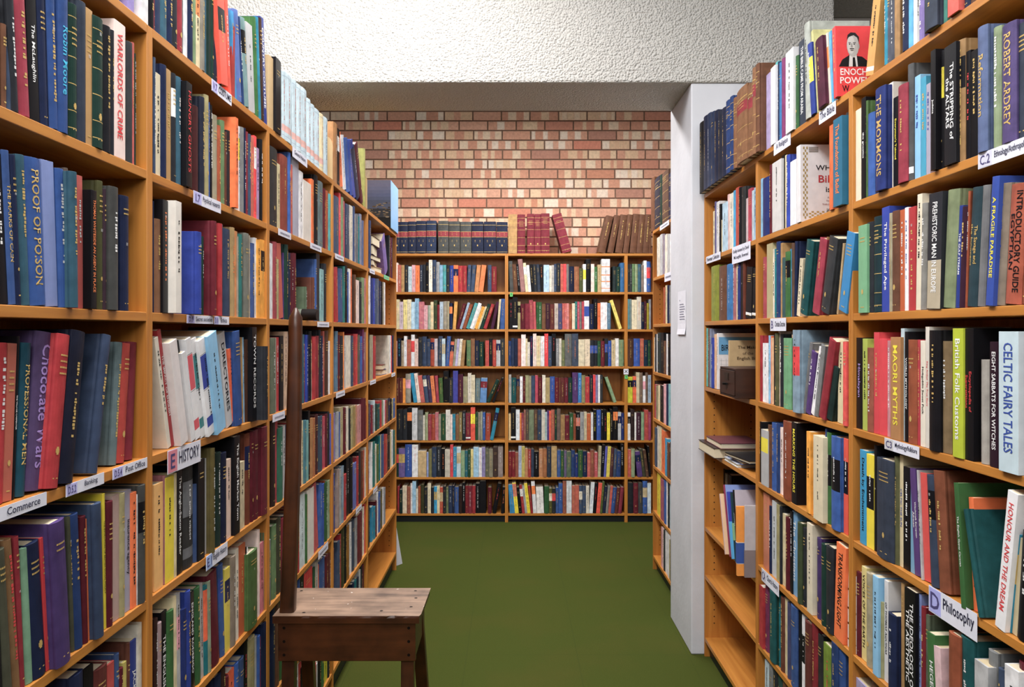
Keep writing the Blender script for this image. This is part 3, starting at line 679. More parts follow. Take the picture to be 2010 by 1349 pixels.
B4r|1.0813|0.0186|0.971|0.2445|0|0.0055|nv+tn|||||0|
B4r|1.1001|0.0241|0.971|0.2238|0|0.0014|lb2+bl|||||0|
B5l|-0.9416|0.0475|0.667|0.2486|0|0.0043|ck+bk|gt||||0|
B5l|-0.892|0.0358|0.667|0.2485|0|0.0053|ck|gt||||0|
B5l|-0.8546|0.0368|0.667|0.2618|0|0.0059|bk|ob||||0|
B5l|-0.816|0.0435|0.667|0.2618|0|0.0058|lg+wh|||||0|
B5l|-0.7701|0.0414|0.667|0.2434|0|0.0025|gy+dg|||||0|
B5l|-0.7268|0.0158|0.667|0.1989|0|0.0028|iv|||||0|
B5l|-0.7102|0.0235|0.667|0.2257|0|0.0025|sg+kh|||||0|
B5l|-0.6856|0.0266|0.667|0.2097|0|0.0023|cm+mr|||||0|
B5l|-0.6581|0.0291|0.667|0.2093|0|0.0057|rs+rd|gt||||0|
B5l|-0.6273|0.0256|0.667|0.2257|0|0.003|cm+pk|||||0|
B5l|-0.6007|0.0194|0.667|0.2095|0|0.0042|st|||||0|
B5l|-0.5801|0.0368|0.667|0.2135|0|0.0019|dn+gn|gt||||0|
B5l|-0.5416|0.0347|0.667|0.2461|0|0.0019|iv+wh|||||0|
B5l|-0.5052|0.0174|0.667|0.206|0|0.0015|lp|||||0|
B5l|-0.4873|0.0235|0.667|0.2109|0|0.0057|tl+cy|||||0|
B5l|-0.4624|0.0266|0.667|0.2071|0|0.0017|lb+br|||||0|
B5l|-0.4346|0.0255|0.667|0.2258|0|0.0014|ol+tn|wt||||0|
B5l|-0.4078|0.0271|0.667|0.2339|0|0.0013|ck|wt||||0|
B5l|-0.3797|0.0383|0.667|0.2201|0|0.0055|wn|wc||||0|
B5l|-0.3395|0.0358|0.667|0.2656|0|0.005|rb+or|yb2||||0|
B5l|-0.3021|0.0215|0.667|0.2254|0|0.0054|dn+gn|||||0|
B5l|-0.2796|0.0179|0.667|0.2254|0|0.0058|st|kt||||0|
B5l|-0.2607|0.0179|0.667|0.2311|0|0.0018|st+sg|||||0|
B5l|-0.242|0.0204|0.667|0.2258|0|0.0019|bl|wt||||0|
B5l|-0.2206|0.0388|0.667|0.2169|0.025|0.0028|rs+rd|||||0|
B5l2|-0.1842|0.0276|0.667|0.2626|0.192|0.0019|tl+cy|nb||||0|
B5m|-0.0305|0.0172|0.667|0.2122|0|0.0028|cr+yo|||||0|
B5m|-0.0125|0.0385|0.667|0.2625|0|0.0046|bk|wc||||0|
B5m|0.0279|0.0303|0.667|0.2466|0|0.0055|wh+lb2|kt||||0|
B5m|0.0596|0.0124|0.667|0.2192|0|0.0055|or+yo|||||0|
B5m|0.0725|0.0186|0.667|0.2195|0|0.0022|cm+ck|||||0|
B5m|0.092|0.0158|0.667|0.2466|0|0.005|rs+gy|||||0|
B5m|0.1086|0.0241|0.667|0.2459|0|0.0044|dg+br|||||0|
B5m|0.1338|0.0399|0.667|0.246|0|0.0039|sg+ck|||||0|
B5m|0.1756|0.0268|0.667|0.2458|0|0.0059|br+dg|||||0|
B5m|0.2037|0.031|0.667|0.2459|0|0.0047|sl+ck|||||0|
B5m|0.2361|0.0275|0.667|0.2466|0|0.0046|iv+st|||||0|
B5m|0.2648|0.0158|0.667|0.2267|0|0.0024|lg+aq|||||0|
B5m|0.2814|0.0151|0.667|0.2395|0|0.0042|pu|||||0|
B5m|0.2973|0.0138|0.667|0.2373|0|0.0044|rb+or|||||0|
B5m|0.3116|0.0296|0.667|0.2463|0|0.0012|sm+br|||||0|
B5m|0.3426|0.0172|0.667|0.2446|0|0.0035|dn|YT||||0|
B5m|0.3606|0.0289|0.667|0.2534|0|0.0017|br+gy|||||0|
B5m|0.3909|0.0344|0.667|0.2065|0|0.0029|tn+br|||||0|
B5m|0.4271|0.0351|0.667|0.2011|0|0.0058|mr+wn|||||0|
B5m|0.4637|0.0289|0.667|0.2179|0|0.0039|gn+dn|wt||||0|
B5m|0.4939|0.0206|0.667|0.2121|0|0.0038|rs+br|||||0|
B5m|0.5154|0.0323|0.667|0.2282|0|0.0021|bk|sb2||||0|
B5m|0.5494|0.031|0.667|0.2279|0|0.0043|gy+lg|||||0|
B5m|0.5817|0.0213|0.667|0.2281|0|0.0025|cr+st|||||0|
B5m|0.6041|0.031|0.667|0.2158|0|0.0033|rs+or|gt||||0|
B5m|0.6367|0.0186|0.667|0.2228|0|0.0049|wh+lg|||||0|
B5m|0.6558|0.0254|0.667|0.2469|0|0.0017|bk|YT||||0|
B5m|0.6829|0.0351|0.667|0.2466|0|0.0055|bl+ry|wt||||0|
B5m|0.7192|0.0199|0.667|0.2469|0|0.0019|bk|wt||||0|
B5m|0.7405|0.0255|0.667|0.2466|0|0.0051|bk|rt2||||0|
B5m|0.7672|0.0248|0.667|0.2227|0|0.006|ye|kt||||0|
B5m|0.793|0.0234|0.667|0.2466|0|0.005|bk|tt||||0|
B5m|0.8172|0.0371|0.667|0.2678|0|0.0022|bk|ob||||0|
B5m|0.8559|0.0254|0.667|0.2268|0|0.0011|lg|nb||||0|
B5m|0.8832|0.0227|0.667|0.2191|0|0.006|nv+ry|gt||||0|
B5r|0.9355|0.022|0.667|0.223|0|0.0035|wh|kb||||0|
B5r|0.9585|0.031|0.667|0.2482|0|0.0035|db+ck|||||0|
B5r|0.9907|0.0138|0.667|0.2231|0|0.002|wh+iv|||||0|
B5r|1.0056|0.0378|0.667|0.2228|0|0.0051|pl+db|||||0|
B5r|1.045|0.0241|0.667|0.2266|0|0.0035|sg+mg|||||0|
B5r|1.0703|0.0323|0.667|0.2467|0|0.0043|rd+sm|||||0|
B5r|1.1038|0.0206|0.667|0.2268|0|0.0018|cm+pu|||||0|
B6l|-0.9417|0.0169|0.368|0.2289|0|0.0047|dn|rs2||||0|
B6l|-0.9235|0.0496|0.368|0.2321|0|0.0013|pu+lv|gb2||||0|
B6l|-0.8721|0.0537|0.368|0.2637|0|0.0046|bl+ry|wt||||0|
B6l|-0.8159|0.0475|0.368|0.261|0|0.0049|wh|rt2||||0|
B6l|-0.7659|0.0664|0.368|0.2105|0|0.0025|tn+cr|||||0|
B6l|-0.6964|0.0138|0.368|0.1997|0|0.0035|lv+sb|||||0|
B6l|-0.6822|0.0266|0.368|0.2208|0|0.0055|ol+kh|||||0|
B6l|-0.6541|0.0358|0.368|0.2436|0|0.0028|sl+nv|ml||||0|
B6l|-0.6169|0.0373|0.368|0.2448|0|0.0056|ck|wt||||0|
B6l|-0.5775|0.0281|0.368|0.2293|0|0.0021|bk|ot||||0|
B6l|-0.5481|0.0409|0.368|0.2212|0|0.0025|iv+st|||||0|
B6l|-0.5052|0.023|0.368|0.2625|0|0.0021|rb+cm|wt||||0|
B6l|-0.4812|0.0271|0.368|0.2436|0|0.0029|cy+tl|wt||||0|
B6l|-0.453|0.0327|0.368|0.245|0|0.0042|lb2|TB||||0|
B6l|-0.4187|0.0307|0.368|0.213|0|0.004|sg+mg|||||0|
B6l|-0.3866|0.023|0.368|0.213|0|0.004|tl+sl|||||0|
B6l|-0.3623|0.022|0.368|0.2224|0|0.0015|dn+gn|wt||||0|
B6l|-0.3396|0.0215|0.368|0.2234|0|0.0056|cr+ye|||||0|
B6l|-0.3169|0.0414|0.368|0.2428|0|0.0016|sb+lb2|kt||||0|
B6l|-0.2737|0.024|0.368|0.2368|0|0.0059|wh|rt2||||0|
B6l|-0.2485|0.0271|0.368|0.2423|0|0.005|lv+gy|||||0|
B6l|-0.2201|0.0266|0.368|0.2289|0|0.0047|ol+gy|||||0|
B6l|-0.1922|0.0332|0.368|0.2256|0|0.0015|st+ol|||||0|
B6l|-0.1575|0.0383|0.368|0.2425|0|0.0035|ck+br|||||0|
B6l|-0.1174|0.0394|0.368|0.2451|0|0.0041|bk+lp|pk2||||0|
B6m|-0.0319|0.0254|0.368|0.206|0|0.0016|mr+rd|gt||||0|
B6m|-0.0053|0.0261|0.368|0.2055|0|0.0048|mr+rd|gt||||0|
B6m|0.0221|0.0255|0.368|0.1985|0|0.0037|br+sm|||||0|
B6m|0.0488|0.0248|0.368|0.2511|0|0.0033|lb2+lv|||||0|
B6m|0.0747|0.0254|0.368|0.2491|0|0.0022|kh+ye|||||0|
B6m|0.1013|0.0227|0.368|0.2311|0|0.0022|tn+sm|||||0|
B6m|0.1251|0.0254|0.368|0.2253|0|0.0028|rd+br|||||0|
B6m|0.1518|0.022|0.368|0.2251|0|0.0043|sl+ck|||||0|
B6m|0.1748|0.0385|0.368|0.2056|0|0.0044|bk|wt||||0|
B6m|0.2152|0.0303|0.368|0.2271|0|0.0052|tn+sm|||||0|
B6m|0.2468|0.0316|0.368|0.2298|0|0.0018|rs+tn|||||0|
B6m|0.2799|0.0344|0.368|0.2476|0|0.0027|ck+sl|gt||||0|
B6m|0.3159|0.044|0.368|0.2477|0|0.0023|tn+kh|||||0|
B6m|0.3622|0.0282|0.368|0.2163|0|0.0052|bl+sl|gt||||0|
B6m|0.3916|0.0255|0.368|0.2129|0|0.0038|gn+dn|gt||||0|
B6m|0.4182|0.0206|0.368|0.2146|0|0.0021|pu+gy|||||0|
B6m|0.4399|0.0358|0.368|0.2058|0|0.0031|dn+sg|||||0|
B6m|0.4775|0.0282|0.368|0.2177|0|0.0054|nv+bl|||||0|
B6m|0.5069|0.0255|0.368|0.1855|0|0.0037|nv+ry|gt||||0|
B6m|0.5334|0.0358|0.368|0.2168|0|0.0016|gn+dn|gt||||0|
B6m|0.5711|0.0344|0.368|0.2091|0|0.0048|nv|gt||||0|
B6m|0.6072|0.0241|0.368|0.1961|0|0.005|sm+cm|||||0|
B6m|0.6323|0.0316|0.368|0.2178|0|0.0045|br+sm|||||0|
B6m|0.6653|0.0254|0.368|0.1987|0|0.0025|cm+sm|||||0|
B6m|0.6918|0.0227|0.368|0.2509|0.034|0.0018|cr+dn|||||0|
B6m|0.716|0.0234|0.368|0.2603|0.055|0.0052|bk|wt||||0|
B6m|0.7405|0.0192|0.368|0.2468|0.058|0.0052|ry+lv|||||0|
B6m|0.7606|0.0261|0.368|0.2465|0.058|0.0048|ye+kh|||||0|
B6m|0.7879|0.0275|0.368|0.2336|0.046|0.0044|pl+br|gt||||0|
B6m|0.8166|0.0234|0.368|0.2267|0.047|0.0034|sl|||||0|
B6m|0.8413|0.0351|0.368|0.2097|0.034|0.0052|nv+bl|gt||||0|
B6m|0.878|0.0255|0.368|0.2654|0|0.0044|bk|wt||||0|
B6r|0.9371|0.0261|0.368|0.2221|0|0.0051|sm+rd|||||0|
B6r|0.9639|0.0289|0.368|0.2277|0|0.0011|sg|||||0|
B6r|1.016|0.0397|0.368|0.2071|-0.11|0.0024|pu|nb||||0|
B6r|1.0583|0.0259|0.368|0.2262|-0.133|0.0055|ck+ol|||||0|
B6r|1.0849|0.0232|0.368|0.2198|-0.123|0.0012|br+ck|||||0|
B6r|1.1101|0.0151|0.368|0.2484|-0.058|0.0055|bk|||||0|
B7l|-0.9346|0.0153|0.073|0.2189|0|0.0041|rd+wn|||||0|
B7l|-0.9182|0.025|0.073|0.1928|0|0.0011|dn+ck|gt||||0|
B7l|-0.8921|0.0342|0.073|0.222|0|0.002|cr+lp|||||0|
B7l|-0.8563|0.0276|0.073|0.2166|0|0.0023|br+sm|||||0|
B7l|-0.8276|0.0138|0.073|0.2431|0|0.0038|wh+lp|||||0|
B7l|-0.8133|0.0291|0.073|0.26|0|0.005|sb+lb2|||||0|
B7l|-0.7825|0.0153|0.073|0.1951|0|0.0028|iv|||||0|
B7l|-0.7667|0.0194|0.073|0.2187|0|0.0055|rs|||||0|
B7l|-0.7463|0.0281|0.073|0.2321|0|0.005|bk+ol|||||0|
B7l|-0.7168|0.0266|0.073|0.2098|0|0.0041|ck|||||0|
B7l|-0.6892|0.0261|0.073|0.2427|0|0.0058|cr+iv|||||0|
B7l|-0.6617|0.024|0.073|0.2099|0|0.004|ck|||||0|
B7l|-0.6363|0.023|0.073|0.2183|0|0.002|cy|gb3||||0|
B7l|-0.6123|0.0215|0.073|0.2219|0|0.0025|cr|||||0|
B7l|-0.5899|0.0245|0.073|0.211|0|0.0035|rs+rb|TB||||0|
B7l|-0.5642|0.024|0.073|0.2192|0|0.0028|ck|||||0|
B7l|-0.5391|0.0184|0.073|0.2083|0|0.0037|ol+sg|||||0|
B7l|-0.5199|0.0307|0.073|0.223|0|0.0053|nv+sl|||||0|
B7l|-0.4876|0.0164|0.073|0.2234|0|0.003|nv+ck|||||0|
B7l|-0.4706|0.0332|0.073|0.2136|0|0.004|bl+sl|gt||||0|
B7l|-0.4357|0.0266|0.073|0.222|0|0.0023|db+bk|||||0|
B7l|-0.4078|0.0235|0.073|0.2489|0|0.0015|bk|wt||||0|
B7l|-0.3834|0.023|0.073|0.2227|0|0.0038|mr+rd|||||0|
B7l|-0.3592|0.0307|0.073|0.2229|0|0.0031|wn|||||0|
B7l|-0.3271|0.0266|0.073|0.223|0|0.0023|rd+mr|||||0|
B7l|-0.2993|0.0332|0.073|0.2431|0|0.0039|bk|wt||||0|
B7l|-0.2646|0.0486|0.073|0.2616|0|0.0049|bk|||TRADITIONS|w|0|
B7l|-0.1992|0.0296|0.073|0.2112|0|0.0024|mr|gt||||0|
B7l2|-0.1655|0.0316|0.073|0.2428|0.185|0.0016|bk|rt2||||0|
B7l2|-0.0943|0.0265|0.073|0.213|0.062|0.0021|bk|ot||||0|
B7m|-0.0211|0.0398|0.073|0.2329|-0.055|0.0025|cy+bl|pk2||||0|
B7m|0.0207|0.0301|0.073|0.2477|-0.098|0.0017|ye|sb4||||0|
B7m|0.0523|0.0246|0.073|0.2118|-0.108|0.0026|bk|||||0|
B7m|0.0783|0.0219|0.073|0.2301|-0.106|0.0028|rd|wb||||0|
B7m|0.1013|0.0191|0.073|0.2266|-0.111|0.0037|lg+gy|||||0|
B7m|0.1215|0.0253|0.073|0.244|-0.117|0.0044|ye|kt||||0|
B7m|0.1481|0.0191|0.073|0.2231|-0.109|0.0029|rd+mr|||||0|
B7m|0.1684|0.0288|0.073|0.258|-0.069|0.0055|wh|ob||||0|
B7m|0.1986|0.0571|0.073|0.2108|-0.041|0.0039|wh+iv|||||0|
B7m|0.2583|0.0371|0.073|0.2201|0|0.0021|gn+dn|||||0|
B7m|0.2972|0.0241|0.073|0.2035|0|0.0024|ol|ib2||||0|
B7m|0.3224|0.0275|0.073|0.2019|0|0.0029|ck|rb3||||0|
B7m|0.3514|0.0227|0.073|0.2066|0|0.0047|bl+sl|gt||||0|
B7m|0.3751|0.031|0.073|0.2428|0|0.0039|bl|wt||||0|
B7m|0.4075|0.0296|0.073|0.2616|0|0.0037|br+sm|||||0|
B7m|0.4384|0.0413|0.073|0.2632|0|0.0029|wh+lb2|||||0|
B7m|0.4817|0.0255|0.073|0.2233|0|0.004|sm+br|||||0|
B7m|0.5083|0.031|0.073|0.2272|0|0.0026|sm+rs|||||0|
B7m|0.5406|0.0261|0.073|0.2238|0|0.0013|sl|ib2||||0|
B7m|0.5683|0.0275|0.073|0.2231|0|0.0051|sl|||||0|
B7m|0.5969|0.0248|0.073|0.2214|0|0.0027|iv|kt||||0|
B7m|0.6227|0.0281|0.073|0.2515|0.063|0.0021|wh+lb2|bt||||0|
B7m|0.6524|0.0254|0.073|0.2441|0.065|0.0041|bk|rt2||||0|
B7m|0.679|0.0295|0.073|0.2453|0.082|0.0036|rb+or|||||0|
B7m|0.7098|0.0192|0.073|0.2594|0.077|0.0011|ol+gn|||||0|
B7m|0.7304|0.024|0.073|0.2148|0.083|0.0058|nv+ck|gt||||0|
B7m|0.7554|0.0199|0.073|0.2229|0.09|0.0033|gy+st|||||0|
B7m|0.7765|0.0206|0.073|0.2224|0.09|0.0052|sm+rd|||||0|
B7m|0.7977|0.0294|0.073|0.2093|0.095|0.0021|bl+nv|gt||||0|
B7m|0.8286|0.0274|0.073|0.2097|0.095|0.0013|mr+br|||||0|
B7m|0.8577|0.0274|0.073|0.2114|0.095|0.0034|mr+cm|||||0|
B7r|0.9358|0.044|0.073|0.2461|0|0.0055|ck+bk|||||0|
B7r|0.9815|0.0378|0.073|0.2465|0|0.0031|mr+wn|||||0|
B7r|1.0212|0.0351|0.073|0.2465|0|0.0033|dg+ck|||||0|
B7r|1.0578|0.0358|0.073|0.2611|0|0.0024|bl|tl2||||0|
B7r|1.0954|0.0289|0.073|0.2436|0|0.0034|lb2+wh|||||0|
L1a|1.1616|0.0189|1.884|0.1605|-0.07|0.0053|bk|||||0|
L1a|1.1827|0.012|1.884|0.125|0|0.0062|br|||||0|
L1a|1.1977|0.0111|1.884|0.125|0|0.0077|sl|||||0|
L1a|1.2058|0.017|1.884|0.1727|-0.074|0.0055|ck|||||1|charcoal book, first charcoal one from the left, highest full shelf of nearest left bookcase
L1a|1.2275|0.028|1.884|0.1869|-0.075|0.0078|cm+wn|gt||||1|short rose red book between charcoal and black ones, highest full shelf of nearest left bookcase
L1a|1.2536|0.0253|1.884|0.201|-0.057|0.0058|bk|||The McLaughlin|w|1|black book between rose red and navy ones, highest full shelf of nearest left bookcase
L1a|1.2833|0.02|1.884|0.213|-0.052|0.0077|nv|||||1|navy book between black and navy ones, highest full shelf of nearest left bookcase
L1a|1.304|0.0045|1.884|0.2172|-0.049|0.0075|nv|||||0|
L1a|1.3059|0.0229|1.884|0.2212|-0.049|0.0059|bl+nv|gt||||1|blue book between navy and blue ones, highest full shelf of nearest left bookcase
L1a|1.3263|0.0293|1.884|0.231|0|0.0039|bl+nv|||Robin Moore|c|1|blue book between blue and dark green ones, highest full shelf of nearest left bookcase
L1a|1.3633|0.0261|1.884|0.2316|0|0.0074|dn|gb||||1|dark green book between blue and charcoal ones, highest full shelf of nearest left bookcase
L1a|1.3897|0.028|1.884|0.247|0|0.0069|ck+sl|||||1|charcoal book between dark green and tan ones, highest full shelf of nearest left bookcase
L1a|1.4152|0.0223|1.884|0.2441|0|0.0049|tn|||||1|tan book between charcoal and dark green ones, highest full shelf of nearest left bookcase
L1a|1.4355|0.0348|1.884|0.2385|0|0.0033|dn|gb||||1|dark green book between tan and black ones, highest full shelf of nearest left bookcase
L1a|1.4756|0.0247|1.884|0.2366|0|0.0051|bk+ck|gt||||1|black book between dark green and charcoal ones, highest full shelf of nearest left bookcase
L1a|1.5033|0.0139|1.884|0.2378|0|0.006|ck|||||1|thin charcoal book between black and pale pink ones, highest full shelf of nearest left bookcase
L1a|1.5121|0.0441|1.884|0.2618|0|0.0031|lp|||WARLORDS OF CRIME|r|1|tall pale pink book titled WARLORDS OF CRIME, highest full shelf of nearest left bookcase
L1a|1.5678|0.0253|1.884|0.2402|0|0.0078|ck+dg|||||1|charcoal book between pale pink and salmon ones, highest full shelf of nearest left bookcase
L1a|1.5858|0.0077|1.884|0.2434|0|0.0037|sm+cm|||||0|
L1a|1.5999|0.0062|1.884|0.2262|0|0.0066|dn|||||0|
L1b|1.1619|0.0222|1.59|0.2192|-0.077|0.0093|bk|||||0|
L1b|1.1854|0.0196|1.59|0.2243|-0.078|0.0094|bk|wt||||1|black book between black and blue ones, eye-level shelf of nearest left bookcase
L1b|1.2044|0.0169|1.59|0.2322|-0.078|0.0085|bl+sl|||THE MARKS OF CAIN|g|1|blue book titled THE MARKS OF CAIN, eye-level shelf of nearest left bookcase
L1b|1.2181|0.0121|1.59|0.2287|-0.068|0.0059|nv|||||1|thin navy book between blue and slate blue ones, eye-level shelf of nearest left bookcase
L1b|1.236|0.021|1.59|0.2333|-0.065|0.0091|sl+tl|||||1|slate blue book between navy and blue ones, eye-level shelf of nearest left bookcase
L1b|1.2547|0.0415|1.59|0.2342|-0.07|0.0071|bl|||PROOF OF POISON|g|1|blue book titled PROOF OF POISON, eye-level shelf of nearest left bookcase
L1b|1.2977|0.0339|1.59|0.2389|-0.056|0.0068|pb|||||1|periwinkle book between blue and blue ones, eye-level shelf of nearest left bookcase
L1b|1.3357|0.0239|1.59|0.2329|-0.048|0.0081|bl|||||1|blue book between periwinkle and dark grey ones, eye-level shelf of nearest left bookcase
L1b|1.3591|0.0124|1.59|0.2384|-0.041|0.0073|dg+br|wt||||1|thin dark grey book between blue and slate blue ones, eye-level shelf of nearest left bookcase
L1b|1.3463|0.0209|1.59|0.2311|-0.02|-0.0071|sl+tl|||||1|slate blue book between dark grey and salmon ones, eye-level shelf of nearest left bookcase
L1b|1.399|0.0196|1.59|0.2348|-0.026|0.0097|sm+cm|||||1|salmon book between slate blue and rust ones, eye-level shelf of nearest left bookcase
L1b|1.4182|0.0227|1.59|0.2127|0|0.009|rs|||||1|rust book between salmon and black ones, eye-level shelf of nearest left bookcase
L1b|1.4137|0.0179|1.59|0.2122|0|-0.006|bk|||THOMAS WHITESIDE AN AGENT IN PLACE|o|1|black book titled AN AGENT IN PLACE, eye-level shelf of nearest left bookcase
L1b|1.459|0.0183|1.59|0.2376|0|0.0079|ol+ck|||||1|olive book between black and plum ones, eye-level shelf of nearest left bookcase
L1b|1.4793|0.017|1.59|0.2261|0|0.0084|pl+dg|||||1|plum book between olive and dark grey ones, eye-level shelf of nearest left bookcase
L1b|1.485|0.0333|1.59|0.2323|0|-0.0013|dg|wt||||1|dark grey book between plum and navy ones, eye-level shelf of nearest left bookcase
L1b|1.5447|0.0336|1.59|0.2255|0|0.0077|nv|||||1|navy book right of dark grey one, eye-level shelf of nearest left bookcase
L1c|1.1848|0.0228|1.289|0.2432|0.048|0.0205|rd|||||1|red book left of salmon one, shelf above the Banking label
L1c|1.2048|0.0212|1.289|0.242|0.057|0.018|sm+br|||||1|salmon book between red and black ones, shelf above the Banking label
L1c|1.2278|0.0063|1.289|0.2535|0.053|0.0185|bk|||THE VILLAGE CARPENTER|w|1|thin black book between salmon and navy ones, shelf above the Banking label
L1c|1.2381|0.0239|1.289|0.2422|0.073|0.0208|nv+tl|||PROFESSIONAL MEN|g|1|navy book titled PROFESSIONAL MEN, shelf above the Banking label
L1c|1.2604|0.0525|1.289|0.2581|0.116|0.0191|pu+dg|||Chocolate Wars|v|1|thick purple book between navy and red ones, shelf above the Banking label
L1c|1.2877|0.0351|1.289|0.2556|0.143|0.0026|rd|||||1|leaning red book between purple and black ones, shelf above the Banking label
L1c|1.3218|0.0423|1.289|0.261|0.157|0.0008|bk+nv|||||1|leaning black book between red and slate blue ones, shelf above the Banking label
L1c|1.4263|0.0272|1.289|0.2561|0.199|0.0058|sl+nv|ml||||1|leaning slate blue book between black and grey ones, shelf above the Banking label
L1c|1.5281|0.0249|1.289|0.2392|0.107|0.0206|gy+tl|||||1|grey book between slate blue and red ones, shelf above the Banking label
L1c|1.5474|0.0301|1.289|0.2364|0.111|0.0171|rd+rs|||||1|red book between grey and wine red ones, shelf above the Banking label
L1c|1.588|0.0342|1.289|0.2383|0.08|0.0214|wn|||||1|wine red book right of red one, shelf above the Banking label
L1d|1.161|0.0289|0.994|0.2447|-0.055|0.0079|bk|||||1|black book left of dark grey one, shelf below the Banking label
L1d|1.1886|0.0208|0.994|0.2326|-0.087|0.0062|dg+ol|||||1|dark grey book between black and brown ones, shelf below the Banking label
L1d|1.2153|0.0179|0.994|0.2415|-0.096|0.0092|br+tn|rt||||1|brown book between dark grey and wine red ones, shelf below the Banking label
L1d|1.2314|0.0111|0.994|0.2408|-0.069|0.0076|wn+rd|||||1|thin wine red book between brown and mint green ones, shelf below the Banking label
L1d|1.2467|0.0193|0.994|0.2178|-0.061|0.0098|mg+gy|||||1|mint green book between wine red and navy ones, shelf below the Banking label
L1d|1.2618|0.0351|0.994|0.2208|-0.092|0.0067|nv|||||1|navy book between mint green and bright red ones, shelf below the Banking label
L1d|1.2978|0.0171|0.994|0.2227|-0.078|0.0062|rb|||||1|bright red book between navy and dark green ones, shelf below the Banking label
L1d|1.3175|0.0117|0.994|0.2345|-0.047|0.0071|dn+nv|||||1|thin dark green book between bright red and purple ones, shelf below the Banking label
L1d|1.3052|0.0399|0.994|0.2439|-0.081|-0.007|pu+nv|||||1|purple book between dark green and dark grey ones, shelf below the Banking label
L1d|1.3748|0.0106|0.994|0.238|-0.057|0.0084|dg+ol|||||1|thin dark grey book between purple and navy ones, shelf below the Banking label
L1d|1.3825|0.0244|0.994|0.2392|-0.069|0.0065|nv+bl|||||1|navy book between dark grey and maroon ones, shelf below the Banking label
L1d|1.409|0.0168|0.994|0.228|-0.04|0.007|mr|||||1|maroon book between navy and orange ones, shelf below the Banking label
L1d|1.4268|0.0261|0.994|0.2205|-0.032|0.0071|or|||Felix Hughes|k|1|orange book between maroon and slate blue ones, shelf below the Banking label
L1d|1.4312|0.0266|0.994|0.2457|-0.044|-0.0049|sl+nv|||||1|slate blue book between orange and yellow ones, shelf below the Banking label
L1d|1.4799|0.0092|0.994|0.2539|-0.025|0.0058|ye|||THE EVOLUTION OF BRITISH SOCIAL POLICY|k|1|thin yellow book between slate blue and maroon ones, shelf below the Banking label
L1d|1.4886|0.0208|0.994|0.2357|0|0.0053|mr|||||1|maroon book between yellow and stone grey ones, shelf below the Banking label
L1d|1.515|0.0261|0.994|0.2414|0|0.0076|st+pk|||||1|stone grey book between maroon and khaki ones, shelf below the Banking label
L1d|1.5404|0.0188|0.994|0.2404|0|0.0067|kh|||||1|khaki book between stone grey and light grey ones, shelf below the Banking label
L1d|1.5662|0.0271|0.994|0.2402|0|0.0097|lg+lv|||insurance agency|k|1|light grey book between khaki and orange ones, shelf below the Banking label
L1d|1.5879|0.0214|0.994|0.2322|0|0.0065|or|||||1|orange book between light grey and white ones, shelf below the Banking label
L1d|1.611|0.0058|0.994|0.2249|0|0.0068|wh|||John Locke|k|0|
L1d|1.6134|0.0297|0.994|0.2414|0|0.005|dg|kb||||1|dark grey book right of white one, shelf below the Banking label
L1e|1.3669|0.0444|0.694|0.2571|0|0.0079|nv|||||0|
L1e|1.4184|0.0328|0.694|0.2506|0|0.0106|bk|yt||||0|
L1e|1.4518|0.0472|0.694|0.2327|0|0.0101|mr+br|||||0|
L1e|1.4984|0.0248|0.694|0.2255|0|0.0087|rd+sm|||||0|
L1e|1.5308|0.0166|0.694|0.2311|0|0.0119|sl+bl|||||0|
L1e|1.5437|0.0153|0.694|0.1984|0|0.0097|mr|||||0|
L1e|1.5628|0.0147|0.694|0.2024|0|0.0112|kh+ye|||||0|
L1e|1.5787|0.0121|0.694|0.2344|0|0.0114|br+mr|||||0|
L1e|1.5921|0.0319|0.694|0.2317|0|0.0117|ry+nv|||JACK FRYER|w|1|royal blue book between brown and ivory ones, lowest visible shelf of nearest left bookcase
L1e|1.618|0.0179|0.694|0.2577|0|0.0082|iv|||THE VALLEYS|r|0|
L1e|1.6436|0.0191|0.694|0.2413|0|0.0114|tn|||||0|
L1e|1.6623|0.0181|0.694|0.2354|0|0.0108|rd+mr|||||0|
L1t|1.518|0.0201|2.186|0.25|0|0.0064|bk|||||0|
L1t|1.5716|0.0288|2.186|0.25|0|0.0072|lv|||||0|
L1t|1.6296|0.0271|2.186|0.25|0|0.0047|wh|||||0|
L1t|1.6643|0.0221|2.186|0.25|0|0.0076|bk|||||0|
L2a|1.6837|0.0082|1.884|0.2475|0|0.0055|sl|wt||||0|
L2a|1.6936|0.0239|1.884|0.2192|0|0.0061|cr+iv|||||1|cream book between slate blue and navy ones, shelf above the Psychical research label
L2a|1.7175|0.0263|1.884|0.2453|0|0.0056|nv|||||1|navy book between cream and tan ones, shelf above the Psychical research label
L2a|1.746|0.0236|1.884|0.245|0|0.006|tn|||||1|tan book between navy and charcoal ones, shelf above the Psychical research label
L2a|1.7754|0.0219|1.884|0.2449|0|0.008|ck|wb||||1|charcoal book between tan and slate blue ones, shelf above the Psychical research label
L2a|1.7982|0.0275|1.884|0.245|0|0.008|sl+tl|||||1|slate blue book between charcoal and blue ones, shelf above the Psychical research label
L2a|1.8306|0.0213|1.884|0.2445|0|0.0095|bl|||||1|blue book between slate blue and light grey ones, shelf above the Psychical research label
L2a|1.8464|0.0111|1.884|0.2351|0|0.0068|lg|||||0|
L2a|1.824|0.0316|1.884|0.2413|0|-0.0071|bk|||HUNGRY GHOSTS|r|1|black book titled HUNGRY GHOSTS, shelf above the Psychical research label
L2a|1.8988|0.0313|1.884|0.2078|0|0.0097|db+mr|||||1|dark brown book between black and charcoal ones, shelf above the Psychical research label
L2a|1.9425|0.0247|1.884|0.2415|0|0.009|ck+nv|||||1|charcoal book between dark brown and khaki ones, shelf above the Psychical research label
